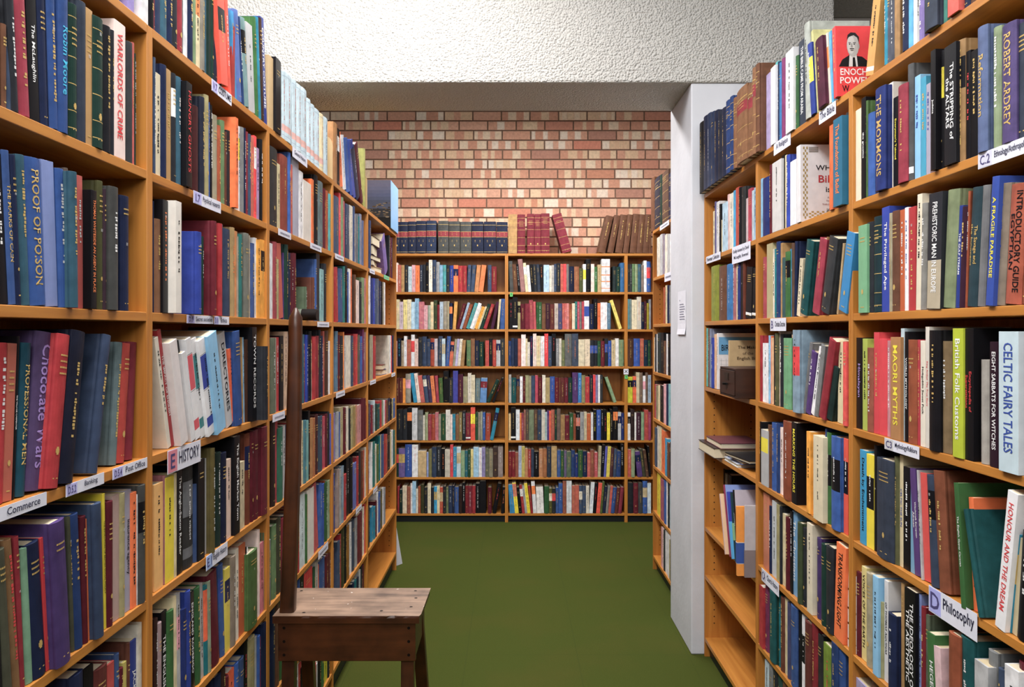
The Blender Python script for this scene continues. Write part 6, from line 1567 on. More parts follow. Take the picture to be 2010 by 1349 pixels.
R2b|-2.7324|0.026|1.598|0.2046|0|0.013|sl+gn|||||0|
R2b|-2.6941|0.0462|1.598|0.2198|0|0.0092|gn|kb||||0|
R2b|-2.6551|0.0164|1.598|0.2265|0|0.0124|cy+tl|||||0|
R2b|-2.6307|0.021|1.598|0.2432|0|0.0099|br+dg|||||0|
R2b|-2.617|0.0175|1.598|0.2465|0.034|0.0128|nv|||||0|
R2b|-2.5988|0.0286|1.598|0.1863|0.164|0.0129|cr+iv|||||0|
R2b|-2.5262|0.0574|1.598|0.2318|0.257|-0.0024|dn+tl|||||1|leaning dark green book between cream and rose red ones, shelf above the Christian Doctrine label
R2b|-2.4307|0.0541|1.598|0.2267|0.273|-0.0001|cm+wn|||||1|leaning rose red book between dark green and tan ones, shelf above the Christian Doctrine label
R2b|-2.3959|0.0065|1.598|0.236|0.25|0.0092|tn+bk|||||0|
R2b|-2.3622|0.0586|1.598|0.2219|0.303|-0.0011|ck+dg|||||1|leaning charcoal book between tan and tan ones, shelf above the Christian Doctrine label
R2b|-2.2792|0.0118|1.598|0.2023|0.216|0.0131|tn+cr|||||0|
R2b|-2.2251|0.0512|1.598|0.2202|0.263|-0.0039|cy+ry|||||1|leaning bright blue book right of tan one, shelf above the Christian Doctrine label
R2c|-2.9737|0.0267|1.29|0.245|0|0.0119|rd+mr|||||0|
R2c|-2.9418|0.0636|1.29|0.217|0|0.0107|wh|||||0|
R2c|-2.8708|0.0145|1.29|0.2454|0|0.0093|sb|||||0|
R2c|-2.868|0.0163|1.29|0.2438|0|0.0133|or|||||0|
R2c|-2.8472|0.0245|1.29|0.2375|0|0.012|cr+or|||||0|
R2c|-2.8242|0.0158|1.29|0.2489|0|0.0129|bk|||Reformation|r|0|
R2c|-2.7962|0.0318|1.29|0.2538|0|0.0091|ol+dg|||||0|
R2c|-2.7753|0.0197|1.29|0.2601|0|0.0133|lp+cr|||||0|
R2c|-2.756|0.029|1.29|0.2508|0|0.0137|ck|wt||||0|
R2c|-2.7008|0.0762|1.29|0.2374|0|0.0053|mg+gn|||||1|thick mint green book between charcoal and cream ones, shelf below the Christian Doctrine label
R2c|-2.6402|0.0082|1.29|0.2496|0|0.012|cr+rd|||||0|
R2c|-2.5769|0.0613|1.29|0.2645|0|-0.0073|gy+sb|RR||||1|thick grey book between cream and black ones, shelf below the Christian Doctrine label
R2c|-2.5314|0.0195|1.29|0.2302|0.266|0.0096|bk+lg|||||0|
R2c|-2.5123|0.0402|1.29|0.1997|0.258|0.0103|pu|wt||||0|
R2c|-2.4652|0.0276|1.29|0.2174|0.313|0.009|wh|||||0|
R2c|-2.4357|0.0287|1.29|0.2221|0.253|0.0093|gy|||||0|
R2c|-2.3689|0.0458|1.29|0.243|0.336|-0.0044|wn+rd|||||1|leaning wine red book between grey and dark green ones, shelf below the Christian Doctrine label
R2c|-2.3412|0.0471|1.29|0.1629|0.308|0.0047|dn+ck|||||1|leaning dark green book between wine red and cream ones, shelf below the Christian Doctrine label
R2c|-2.2625|0.0355|1.29|0.2336|0.04|0.0093|cr|||||1|cream book between dark green and bright red ones, shelf below the Christian Doctrine label
R2c|-2.1972|0.0228|1.29|0.2315|0|-0.0023|rb+sm|||||0|
R2d|-3.0218|0.0298|0.988|0.2325|0|0.0118|nv+ry|||||0|
R2d|-2.9804|0.0233|0.988|0.2252|0|0.0087|bk|||||0|
R2d|-2.9337|0.0781|0.988|0.2023|0|0.0017|lg|yb||||1|thick light grey book between black and brown ones, second shelf below the Christian Doctrine label
R2d|-2.878|0.0399|0.988|0.225|0|0.0101|br|||||0|
R2d|-2.8369|0.0501|0.988|0.2377|0|0.0103|bl|||||0|
R2d|-2.7868|0.0334|0.988|0.2407|0|0.0112|nv+bl|||||0|
R2d|-2.7543|0.0297|0.988|0.2302|0|0.012|lp|||||0|
R2d|-2.6945|0.077|0.988|0.2609|0|0.0022|rs+bk|||||1|thick rust book between pale pink and black ones, second shelf below the Christian Doctrine label
R2d|-2.6128|0.0447|0.988|0.2649|0|0.0018|bk|||MARKING THE HOURS|y|1|tall black book titled MARKING THE HOURS, second shelf below the Christian Doctrine label
R2d|-2.4725|0.0323|0.988|0.2519|0|-0.0012|yo|||||0|
R2d|-2.4722|0.0208|0.988|0.2386|0|0.0114|ck+or|||||0|
R2d|-2.3949|0.072|0.988|0.2508|0|-0.0096|cr+iv|||||1|thick cream book between charcoal and navy ones, second shelf below the Christian Doctrine label
R2d|-2.3536|0.0116|0.988|0.2746|0|0.011|nv+bl|wt||||0|
R2d|-2.3395|0.03|0.988|0.2656|0|0.0102|gn|KB||||1|tall green book between navy and blue ones, second shelf below the Christian Doctrine label
R2d|-2.2814|0.0609|0.988|0.2636|0|-0.0005|bl|KB||||1|thick blue book between green and bright red ones, second shelf below the Christian Doctrine label
R2d|-2.2173|0.0289|0.988|0.2642|0|0.0079|rb+or|KB||||1|tall bright red book right of blue one, second shelf below the Christian Doctrine label
R2e|-2.9391|0.0692|0.68|0.276|0|0.0118|sm+tn|||||1|thick salmon book left of navy one, shelf above the Church History label
R2e|-2.8725|0.0249|0.68|0.2416|0|0.0138|nv|wt||||0|
R2e|-2.84|0.0484|0.68|0.2676|0|0.0116|lg+lb2|||||1|thick light grey book between navy and khaki ones, shelf above the Church History label
R2e|-2.7908|0.0325|0.68|0.2652|0|0.0121|kh|||ENGLISH PARISH CHURCHES|k|0|
R2e|-2.7487|0.0177|0.68|0.2649|0|0.0094|ck|||||0|
R2e|-2.7409|0.0382|0.68|0.2457|0|0.013|cr|||THE COUNTER|k|0|
R2e|-2.6984|0.0404|0.68|0.242|0|0.0122|mr|||||0|
R2e|-2.6485|0.0197|0.68|0.2722|0|0.0095|bk|wt||||0|
R2e|-2.6402|0.0465|0.68|0.276|0|0.0138|sb+bl|||The Christians|w|1|tall sky blue book titled The Christians, shelf above the Church History label
R2e|-2.5628|0.0383|0.68|0.2576|0|0.0035|dn+ol|||||1|tall dark green book between sky blue and tan ones, shelf above the Church History label
R2e|-2.5403|0.0136|0.68|0.2527|0|0.0099|tn+ck|||||0|
R2e|-2.5267|0.0253|0.68|0.2489|0|0.0102|ck|||||0|
R2e|-2.476|0.0443|0.68|0.276|0|0.0012|iv+cr|||||1|tall ivory book between charcoal and purple ones, shelf above the Church History label
R2e|-2.4235|0.0319|0.68|0.2437|0|0.0138|pu+nv|||||0|
R2e|-2.3682|0.0327|0.68|0.2408|0|0.0053|dn|||||1|dark green book between purple and charcoal ones, shelf above the Church History label
R2e|-2.3231|0.0532|0.68|0.2479|0|0.001|ck|||||1|thick charcoal book between dark green and orange ones, shelf above the Church History label
R2e|-2.2652|0.0626|0.68|0.273|0.069|0.0001|or|||TRANSFORMING LIGHT|k|1|thick orange book titled TRANSFORMING LIGHT, shelf above the Church History label
R2e|-2.2238|0.0196|0.68|0.2674|0|0.0103|br|||||0|
R2f|-2.953|0.0427|0.386|0.2235|0|0.0011|rd|||||0|
R2f|-2.9439|0.0261|0.386|0.222|0|0.0123|cm|||||0|
R2f|-2.9176|0.046|0.386|0.2338|0|0.0126|wn+pu|||||0|
R2f|-2.8329|0.0603|0.386|0.2476|0|0.0008|dn+tl|||||1|dark green book, first dark green one from the left, shelf below the Church History label
R2f|-2.8003|0.038|0.386|0.2544|0|0.0109|dn|||||0|
R2f|-2.7658|0.016|0.386|0.2493|0|0.0127|tl|||||0|
R2f|-2.7423|0.0365|0.386|0.2514|0|0.0104|br+mr|||||0|
R2f|-2.71|0.0288|0.386|0.2548|0|0.0124|cr|||THE STORY OF CHRIST|k|0|
R2f|-2.6803|0.0282|0.386|0.2526|0|0.0126|sl+pu|||||0|
R2f|-2.6307|0.0596|0.386|0.2635|0|0.0056|bl+sl|||||1|thick blue book between slate blue and black ones, shelf below the Church History label
R2f|-2.5812|0.0369|0.386|0.259|0|0.0102|bk|||MEDIEVAL MONASTERY|w|0|
R2f|-2.5404|0.0254|0.386|0.2598|0|0.0094|wh|KB||||0|
R2f|-2.4947|0.0525|0.386|0.2616|0|0.0024|mr+br|||||1|thick maroon book between white and maroon ones, shelf below the Church History label
R2f|-2.458|0.0499|0.386|0.2746|0|0.0093|mr+rd|||||1|thick maroon book between maroon and black ones, shelf below the Church History label
R2f|-2.4177|0.0402|0.386|0.2493|0|0.0139|bk+dg|||||0|
R2f|-2.3514|0.0559|0.386|0.2462|0|0.0044|gn+lm|rt2||The Golden Bough|w|0|
R2f|-2.2899|0.0484|0.386|0.276|0|0.0032|nv+bl|||||0|
R2f|-2.2538|0.0466|0.386|0.276|0|0.0092|bl+nv|||||0|
R2g|-2.9131|0.0469|0.092|0.2572|0|0.0092|lb2|||||0|
R2g|-2.8728|0.0427|0.092|0.2665|0|0.0121|gy|||||0|
R2g|-2.8301|0.0505|0.092|0.276|0|0.0127|ck|||||0|
R2g|-2.7745|0.0442|0.092|0.276|0|0.0119|nv+gn|||||0|
R2g|-2.7273|0.0512|0.092|0.276|0|0.0115|br|||||0|
R2g|-2.6674|0.041|0.092|0.276|0|0.0094|rd|||||0|
R2g|-2.635|0.0399|0.092|0.276|0|0.0131|st|||||0|
R2t|-2.9694|0.0774|2.205|0.2903|0|0.0067|bl+ry|||||1|thick blue book left of periwinkle one, top board above the Bible label
R2t|-2.8823|0.0449|2.205|0.2726|0|0.0048|pb+pk|||||0|
R2t|-2.8084|0.0499|2.205|0.2716|0|-0.0039|wh|||||1|thick white book between periwinkle and aqua ones, top board above the Bible label
R2t|-2.7904|0.0273|2.205|0.2862|0|0.0074|aq|||||0|
R2t|-2.7624|0.0161|2.205|0.2788|0|0.0076|nv|||||0|
R2t|-2.7388|0.0211|2.205|0.2675|0|0.0054|bl+cy|||||0|
R2t|-2.7159|0.0336|2.205|0.2714|0|0.0051|pu+rd|||||0|
R2t|-2.6469|0.0721|2.205|0.2683|0|-0.0065|wh+lg|||||1|thick white book between purple and ivory ones, top board above the Bible label
R2t|-2.6093|0.0239|2.205|0.2543|0|0.0069|iv|||||0|
R2t|-2.579|0.0222|2.205|0.2352|0|0.005|gn+dn|||||0|
R2t|-2.5639|0.059|2.205|0.2752|0|0.0079|ck+sl|||THE BIBLE CAME FROM ARABIA|w|1|thick charcoal book titled THE BIBLE CAME FROM, top board above the Bible label
R2t|-2.4755|0.043|2.205|0.3001|-0.046|-0.0019|lg+sg|||||1|tall light grey book between charcoal and royal blue ones, top board above the Bible label
R2t|-2.4283|0.034|2.205|0.2273|-0.136|-0.0027|ry+nv|YC||||0|
R2t|-2.4079|0.0202|2.205|0.2694|-0.162|0.0032|ye+sb|||||0|
R2t|-2.3579|0.0533|2.205|0.2102|-0.123|-0.0078|pl+mr|||||1|leaning plum book between yellow and ivory ones, top board above the Bible label
R2t|-2.3305|0.0394|2.205|0.2158|-0.14|0.0036|iv|ol3||||1|leaning ivory book between plum and bright blue ones, top board above the Bible label
R2t|-2.2939|0.0148|2.205|0.2161|-0.1|0.0056|cy+sb|||||0|
R2t|-2.2399|0.0214|2.205|0.2021|-0.066|-0.01|rb||portrait|||1|bright red book with a black and white portrait of a man on its cover
R3a|-3.6748|0.034|1.898|0.2059|0|0.0118|cr|||||0|
R3a|-3.629|0.0184|1.898|0.2427|0|0.0092|nv+lv|||||0|
R3a|-3.6142|0.0589|1.898|0.2368|0|0.0104|wh+lg|||||0|
R3a|-3.5399|0.0286|1.898|0.2164|0|0.0071|bk|||||0|
R3a|-3.5118|0.0141|1.898|0.1439|0|0.0076|cr|||||0|
R3a|-3.4951|0.0808|1.898|0.2112|0|0.0071|lb2+sb|||||0|
R3a|-3.4239|0.0296|1.898|0.2399|0|0.0107|lp+rd|||||0|
R3a|-3.3962|0.0577|1.898|0.2367|0|0.0116|iv|||||0|
R3a|-3.3356|0.0336|1.898|0.2407|0|0.0115|cy|||||0|
R3a|-3.2932|0.0463|1.898|0.2441|0|0.0095|rs+rb|||||0|
R3a|-3.241|0.0345|1.898|0.2358|0|0.0085|bk|||||0|
R3a|-3.2095|0.0567|1.898|0.2299|0|0.0098|bk+dg|||||0|
R3a|-3.1537|0.0276|1.898|0.1779|0|0.0108|lg+pk|||||0|
R3a|-3.1217|0.0465|1.898|0.2092|0|0.0099|cm|||||0|
R3a|-3.0697|0.0262|1.898|0.1942|0|0.0089|lb2|||||0|
R3a|-3.0414|0.0292|1.898|0.2001|0|0.0086|cy+wh|||||0|
R3b|-3.6939|0.1346|1.598|0.2513|0|0.0083|ol+lm|||||1|thick olive book left of brown one, eye-level shelf beside the pillar
R3b|-3.5511|0.1218|1.598|0.2401|0|0.0078|br|||||1|thick brown book between olive and blue ones, eye-level shelf beside the pillar
R3b|-3.4269|0.0941|1.598|0.2387|0|0.0087|bl+cy|cl||||1|thick blue book between brown and wine red ones, eye-level shelf beside the pillar
R3b|-3.3381|0.0452|1.598|0.2523|0|0.0114|wn+pk|||||0|
R3b|-3.2781|0.0189|1.598|0.2332|0|0.0078|cr|||||0|
R3b|-3.268|0.0372|1.598|0.2538|0|0.0105|nv+ry|||||0|
R3b|-3.2242|0.0363|1.598|0.2534|0|0.0092|bk|||||0|
R3b|-3.1896|0.0296|1.598|0.2541|0|0.0101|bk+rs|||||0|
R3b|-3.1523|0.074|1.598|0.2013|0.089|0.0083|bk|wc||||0|
R3b|-3.0835|0.0526|1.598|0.1943|0.059|0.011|bk|wc||||0|
R3c|-3.7792|0.0384|1.29|0.276|0|0.0068|aq+mg|||||0|
R3c|-3.7391|0.0246|1.29|0.276|0|0.0068|br|||||0|
R3c|-3.7152|0.0275|1.29|0.2728|0|0.0072|gy+pb|||||0|
R3c|-3.6718|0.0473|1.29|0.2311|0|0.0036|ry|||||0|
R3c|-3.6283|0.0415|1.29|0.2478|0|0.0051|cr+or|||||0|
R3c|-3.5898|0.0227|1.29|0.252|0|0.0064|wh||birm|||1|white and blue book facing out behind the wooden drawer box
R3c|-3.38|0.0175|1.29|0.2217|0|0.0018|tn+cr||making|||1|buff book facing out with brown title, behind the wooden drawer box
R3e|-3.9414|0.1104|0.62|0.2704|0|0.087|bk+dg|wc||||0|
R3e|-3.835|0.0789|0.62|0.2759|0|0.0895|bk|||||0|
R3e|-3.7576|0.034|0.62|0.2612|0|0.0908|st+bk|||||0|
R3e|-3.7113|0.0659|0.62|0.2678|0|0.088|bk|||||0|
R3tv|-3.788|0.0772|2.205|0.3302|0|-0.024|bk|||||2|old black leather volume by the pillar, first of its colour from left
R3tv|-3.7085|0.0691|2.205|0.3387|0|-0.0237|nv+ck|||||2|old navy leather volume by the pillar, first of its colour from left
R3tv|-3.6344|0.0618|2.205|0.3321|0|-0.0241|nv+sl|||||2|old navy leather volume by the pillar, second of its colour from left
R3tv|-3.5707|0.0596|2.205|0.321|0|-0.0239|nv+sl|||||2|old navy leather volume by the pillar, third of its colour from left
R3tv|-3.5115|0.0598|2.205|0.3106|0|-0.023|nv+ck|||||2|old navy leather volume by the pillar, fourth of its colour from left
R3tv|-3.4543|0.0578|2.205|0.295|0|-0.0216|ck+nv|||||2|old charcoal leather volume by the pillar, first of its colour from left
R3tv|-3.3939|0.0639|2.205|0.2888|0|-0.0216|nv+ck|||||2|old navy leather volume by the pillar, fifth of its colour from left
R3tv|-3.3261|0.0576|2.205|0.3017|0|-0.0218|nv+bl|gb||||2|old navy leather volume by the pillar, sixth of its colour from left
R3tv|-3.2582|0.0497|2.205|0.2998|0|-0.0239|nv+bl|gb||||2|old navy leather volume by the pillar, seventh of its colour from left
R3tv|-3.2188|0.0465|2.205|0.2832|0|-0.0204|lb+br|gb||||2|old light brown leather volume by the pillar, first of its colour from left
R3tv|-3.1382|0.1368|2.205|0.2845|0|-0.0294|lb|RT||||2|old light brown leather volume by the pillar, second of its colour from left
R3tv|-3.0139|0.0587|2.205|0.2722|0|-0.0238|lb+br|RT||||2|old light brown leather volume by the pillar, third of its colour from left
R3tv|-2.9609|0.0379|2.205|0.3195|0|-0.0212|lb|RT||||2|old light brown leather volume by the pillar, fourth of its colour from left
R3tv|-2.9242|0.04|2.205|0.3209|0|-0.0203|br|gb||||2|old brown leather volume by the pillar, first of its colour from left
R4a|-5.081|0.1011|1.898|0.2488|0|0.0078|iv|||||0|
R4a|-4.9731|0.0796|1.898|0.2547|0|0.0074|lg|||||0|
R4a|-4.9129|0.0731|1.898|0.2478|0|0.0118|st+lv|||||0|
R4a|-4.8298|0.0708|1.898|0.2378|0|0.0105|iv|||||0|
R4a|-4.7601|0.0727|1.898|0.2292|0|0.0114|lg|||||0|
R4a|-4.6822|0.0665|1.898|0.2241|0|0.0111|wh|||||0|
R4b|-4.8566|0.0551|1.598|0.2195|0|0.0071|rs|||||0|
R4b|-4.809|0.058|1.598|0.2294|0|0.0091|cr|||||0|
R4b|-4.7393|0.0565|1.598|0.2254|0|0.0073|nv|||||0|
R4b|-4.6943|0.0824|1.598|0.2219|0|0.0101|gy|||||0|
R4c|-5.2331|0.081|1.29|0.2211|0|0.0077|iv|||||0|
R4c|-5.1599|0.0511|1.29|0.2435|0|0.0098|ck|||||0|
R4c|-5.1115|0.032|1.29|0.2436|0|0.0107|wh|||||0|
R4c|-5.0638|0.1107|1.29|0.2525|0|0.0081|ck+dn|||||0|
R4c|-4.9433|0.0849|1.29|0.2526|0|0.0073|bk|||||0|
R4c|-4.8765|0.0823|1.29|0.2031|0|0.0115|br|||||0|
R4c|-4.7776|0.0479|1.29|0.2447|0|0.009|wh|||||0|
R4c|-4.7269|0.0699|1.29|0.2449|0|0.0089|bk|||||0|
R4c|-4.6638|0.0455|1.29|0.2451|0|0.0109|wh|||||0|
R4d|-5.2573|0.0815|0.988|0.2419|0|0.0102|db|||||0|
R4d|-5.1783|0.0468|0.988|0.2192|0|0.0113|cm|||||0|
R4d|-5.1276|0.0595|0.988|0.2143|0|0.011|bk+cr|||||0|
R4d|-5.0639|0.0757|0.988|0.2193|0|0.0107|cr|||||0|
R4d|-4.9754|0.1068|0.988|0.2264|0|0.009|bk|||||0|
R4d|-4.8621|0.0821|0.988|0.2415|0|0.0087|pk|||||0|
R4d|-4.7878|0.0598|0.988|0.2457|0|0.011|nv|||||0|
R4d|-4.73|0.1039|0.988|0.2511|0|0.0119|aq+lb2|||||0|
R4e|-5.2382|0.0621|0.68|0.2388|0|0.0104|tl|||||0|
R4e|-5.1633|0.0788|0.68|0.249|0|0.0086|sl|||||0|
R4e|-5.0943|0.081|0.68|0.2661|0|0.0111|iv|||||0|
R4e|-5.0061|0.0654|0.68|0.2757|0|0.0104|cr|||||0|
R4e|-4.9406|0.1052|0.68|0.261|0|0.011|or|||||0|
R4e|-4.815|0.0607|0.68|0.2246|0|0.008|cy|||||0|
R4e|-4.7579|0.0786|0.68|0.2094|0|0.0093|br|||||0|
R4e|-4.6878|0.0573|0.68|0.2176|0|0.0117|ck|||||0|
R4f|-5.0966|0.1118|0.386|0.2602|0|0.0115|ye|||||0|
R4f|-4.9717|0.1066|0.386|0.2484|0|0.01|pu+or|||||0|
R4f|-4.8561|0.0738|0.386|0.2585|0|0.0092|bl|||||0|
R4f|-4.7765|0.0479|0.386|0.2709|0|0.0088|wh|||||0|
R4f|-4.7404|0.0509|0.386|0.2699|0|0.0115|ck|||||0|
R4f|-4.6853|0.0648|0.386|0.2738|0|0.0112|lb2|||||0|
R4g|-4.9414|0.0474|0.092|0.2453|0|0.0085|pk|||||0|
R4g|-4.8994|0.0326|0.092|0.2445|0|0.01|lp|||||0|
R4g|-4.8686|0.0459|0.092|0.2447|0|0.0106|ck|||||0|
R4g|-4.8199|0.0759|0.092|0.2518|0|0.0105|wh|||||0|
R4g|-4.7239|0.0476|0.092|0.2544|0|0.0072|wh|||||0|
R4g|-4.6902|0.0299|0.092|0.234|0|0.0104|kh|||||0|
R4g|-4.6525|0.0336|0.092|0.2444|0|0.0092|ck|||||0|
R4tv|-5.2839|0.1339|2.205|0.3489|0|0.0047|br|||||2|old brown volume on top board behind the pillar, first from left
R4tv|-5.1343|0.1765|2.205|0.3201|0|0.003|ck+nv|gb||||2|old charcoal volume on top board behind the pillar, second from left
R4tv|-4.9735|0.0709|2.205|0.3173|0|0.0075|dn|||||2|old dark green volume on top board behind the pillar, third from left
R4tv|-4.8893|0.1921|2.205|0.3089|0|0.0056|br+dg|gb||||2|old brown volume on top board behind the pillar, fourth from left
R4tv|-4.6794|0.0901|2.205|0.2655|0|0.0039|nv|gb||||2|old navy volume on top board behind the pillar, fifth from left"""
VG = {'L3tv': 'pale blue and white volumes of the General History set', 'R3tv': 'old leather volumes beside the pillar', 'R4tv': 'old volumes behind the pillar', 'B0v': 'blue and grey bound volumes with red labels', 'B0w': 'red and brown bound volumes'}
tagged = {}
for ln, row in enumerate(DATA.split('\n')):
    sid, a, t, z, h, th, y, hx, deco, tg, title, tcol, ind, label = row.split('|')
    a, t, z, h, th, y = map(float, (a, t, z, h, th, y)); ind = int(ind)
    side = sid[0]; col = mixed(hx); rnd = random.Random(ln*7+3)
    hue = rnd.uniform(.92, 1.08); col = tuple(min(.95, c*hue) for c in col)
    D = depth_of(h, t); z += .0006
    sat = max(col)-min(col)
    flat = (max(col) > .42) or (sum(col) < .035 and rnd.random() < .6) or bool(title and tcol in 'woy')
    if sid in VG: flat = False
    if th > 0: M = FRM[side] @ Matrix.Translation((a+t/math.cos(th), y, z)) @ Matrix.Rotation(th, 4, 'Y') @ Matrix.Translation((-t, 0, 0))
    elif th < 0: M = FRM[side] @ Matrix.Translation((a, y, z)) @ Matrix.Rotation(th, 4, 'Y')
    else: M = FRM[side] @ Matrix.Translation((a, y, z))
    dec_col = None; style = ''
    if deco and len(deco) > 1 and deco[1] == 't': dec_col = lin(LET.get(deco[0], LET['g'])); style = 'v'
    elif deco in ('RV', 'gb', 'RT'): dec_col = lin(LET['g']); style = 'r'
    elif deco and deco[1:2] == 'T' and deco not in ('OT', 'RT'): dec_col = lin(LET[deco[0].lower()]); style = 'v'
    elif deco in ('KB', 'kb', 'CH', 'nb', 'bb2', 'mb', 'ml'): dec_col = lin(LET['g' if deco != 'KB' else 'w']); style = 'k'
    elif not title:
        r = rnd.random()
        if not PALE(col):
            dec_col = lin(LET['g'] if r < .7 else 'd8d8d8'); style = 'r' if r < .38 else ('v' if r < .85 else '')
        else:
            dec_col = lin('222226') if r < .7 else lin('8c2a30'); style = 'v' if r < .6 else ''
    if side == 'B' and ind != 2 and dec_col: dec_col = tuple(.5*p+.5*q for p, q in zip(dec_col, col))
    nseg = 6 if ind else (4 if side != 'B' else 4)
    def decorate(mb, b):
        if deco in ('RV',):
            zc = .25*h; m = t/2; s = .006
            for k in range(1): mb.add([(m+s*.8*math.cos(q*math.pi/4), spine_y(m, t, b)-.0006, zc+s*1.3*math.sin(q*math.pi/4)) for q in range(8)], [tuple(range(8))], dec_col)
            for zz in (.63, .58, .40, .36):
                mb.add([(t*.25, spine_y(t*.25, t, b)-.0006, zz*h), (t*.75, spine_y(t*.75, t, b)-.0006, zz*h), (t*.75, spine_y(t*.75, t, b)-.0006, zz*h+.003), (t*.25, spine_y(t*.25, t, b)-.0006, zz*h+.003)], [(0, 1, 2, 3)], dec_col)
        elif deco == 'vs':
            dashes(mb, t, h, b, lin('b86a62'), rnd, .30, .88)
        elif style == 'v': dashes(mb, t, h, b, dec_col, rnd, rnd.uniform(.2, .5), rnd.uniform(.78, .93))
        elif style == 'r': rules(mb, t, h, b, dec_col, rnd)
        elif style == 'k': dashes(mb, t, h, b, dec_col, rnd, .5, .78)
        if side != 'B' and rnd.random() < .25 and not PALE(col):       # white handwritten class mark
            zz = rnd.uniform(.55, .9)*h; s = min(.004, t*.2)
            for dx in (-.6, .3):
                x = t/2+dx*s; mb.add([(x, spine_y(x, t, b)-.0006, zz), (x+s*.35, spine_y(x, t, b)-.0006, zz), (x+s*.35, spine_y(x, t, b)-.0006, zz+s*1.5), (x, spine_y(x, t, b)-.0006, zz+s*1.5)], [(0, 1, 2, 3)], lin('d0d0d0'))
    top = h-(.0006 if flat else .003)
    if not ind:
        STUFF.M = M; c, b = book_cover(STUFF, t, h, D, col, deco, flat, nseg)
        decorate(STUFF, b)
        STUFFP.M = M; pc = lin(rnd.choice(['d9ccb0', 'cbb994', 'dfd8c8']))
        STUFFP.box((c, c+.0012, .003), (t-c, D-.004, top), pc)
        continue
    mb = MB(); c, b = book_cover(mb, t, h, D, col, deco, flat)
    root = mb.build('bound_volume' if ind == 2 else 'book', JACKET if flat else CLOTH, None, M, bevel=.0005)
    if ind == 2: tag(root, label, 'bound volume', VG[sid])
    else: tag(root, label, 'book')
    pb = MB(); pb.box((c, c+.0012, .003), (t-c, D-.004, top)); pb.build('page_block', PAPER, root, Matrix.Identity(4))
    lm = MB()
    if title:
        lc = lin(LET.get(tcol, 'eeeeee'))
        yf = lambda x, t=t, b=b: spine_y(max(0, min(t, x)), t, b)-.0006
        n = len(title)
        if n > 26 and ' ' in title and t > .018:
            wds = title.split(' '); k = len(wds)//2+len(wds) % 2; l1, l2 = ' '.join(wds[:k]), ' '.join(wds[k:])
            put_text(lm, l1, (t*.68, 0, h*.52), (0, 0, -1), (1, 0, 0), h*.84, t*.30, lc, yf, 1.7)
            put_text(lm, l2, (t*.32, 0, h*.52), (0, 0, -1), (1, 0, 0), h*.84, t*.30, lc, yf, 1.7)
        else:
            put_text(lm, title, (t*.5, 0, h*.53), (0, 0, -1), (1, 0, 0), h*.78, t*.46, lc, yf, 1.9)
        lm.build('spine_title', INK, root, Matrix.Identity(4))
    else:
        decorate(lm, b)
        if len(lm.f) > 4: lm.build('spine_tooling', INK, root, Matrix.Identity(4))
    if tg: tagged[tg] = (root, t, h, D)
if STUFF.v:
    n0 = len(STUFF.m); n = len(STUFF.v)
    STUFF.M = Matrix.Identity(4); STUFF.v += STUFFP.v; STUFF.f += [[n+k for k in f] for f in STUFFP.f]; STUFF.c += STUFFP.c; STUFF.m += [1]*len(STUFFP.m)
    so = STUFF.build('books', [CLOTH, INK]); tag(so, 'hundreds of smaller-looking mixed books filling the farther shelves and the back bookcase', 'books', kind='stuff')
# ------------------------------------------------------------------ covers that face the reader
def art(tg, name, fill, side):
    root, t, h, D = tagged[tg]; mb = MB(); x = t+.0004 if side == 'R' else -.0004
    s = 1 if side == 'R' else -1
    def q(u0, v0, u1, v1, c, off=0.0):      # u: 0 spine .. 1 fore-edge ; v: 0 bottom .. 1 top
        X = x+s*off
        p = [(X, u0*D, v0*h), (X, u1*D, v0*h), (X, u1*D, v1*h), (X, u0*D, v1*h)]
        mb.add(p if side == 'R' else p[::-1], [(0, 1, 2, 3)], c if isinstance(c, tuple) else lin(c))
    def poly(pts, c, off=0.0):
        X = x+s*off; p = [(X, u*D, v*h) for u, v in pts]
        mb.add(p, [tuple(range(len(p)))], lin(c))
    def txt(body, u, v, w_, hh, c):
        U = (0, 1, 0) if side == 'R' else (0, -1, 0)
        put_text(mb, body, (x+s*.0006, u*D, v*h), U, (0, 0, 1), w_*D, hh*h, lin(c), None, 1.8)
    fill(q, poly, txt); mb.build(name, INK, root, Matrix.Identity(4))
def ell(cx, cy, rx, ry, n=20, a0=0, a1=360): return [(cx+rx*math.cos(math.radians(a0+(a1-a0)*k/n)), cy+ry*math.sin(math.radians(a0+(a1-a0)*k/n))) for k in range(n)]
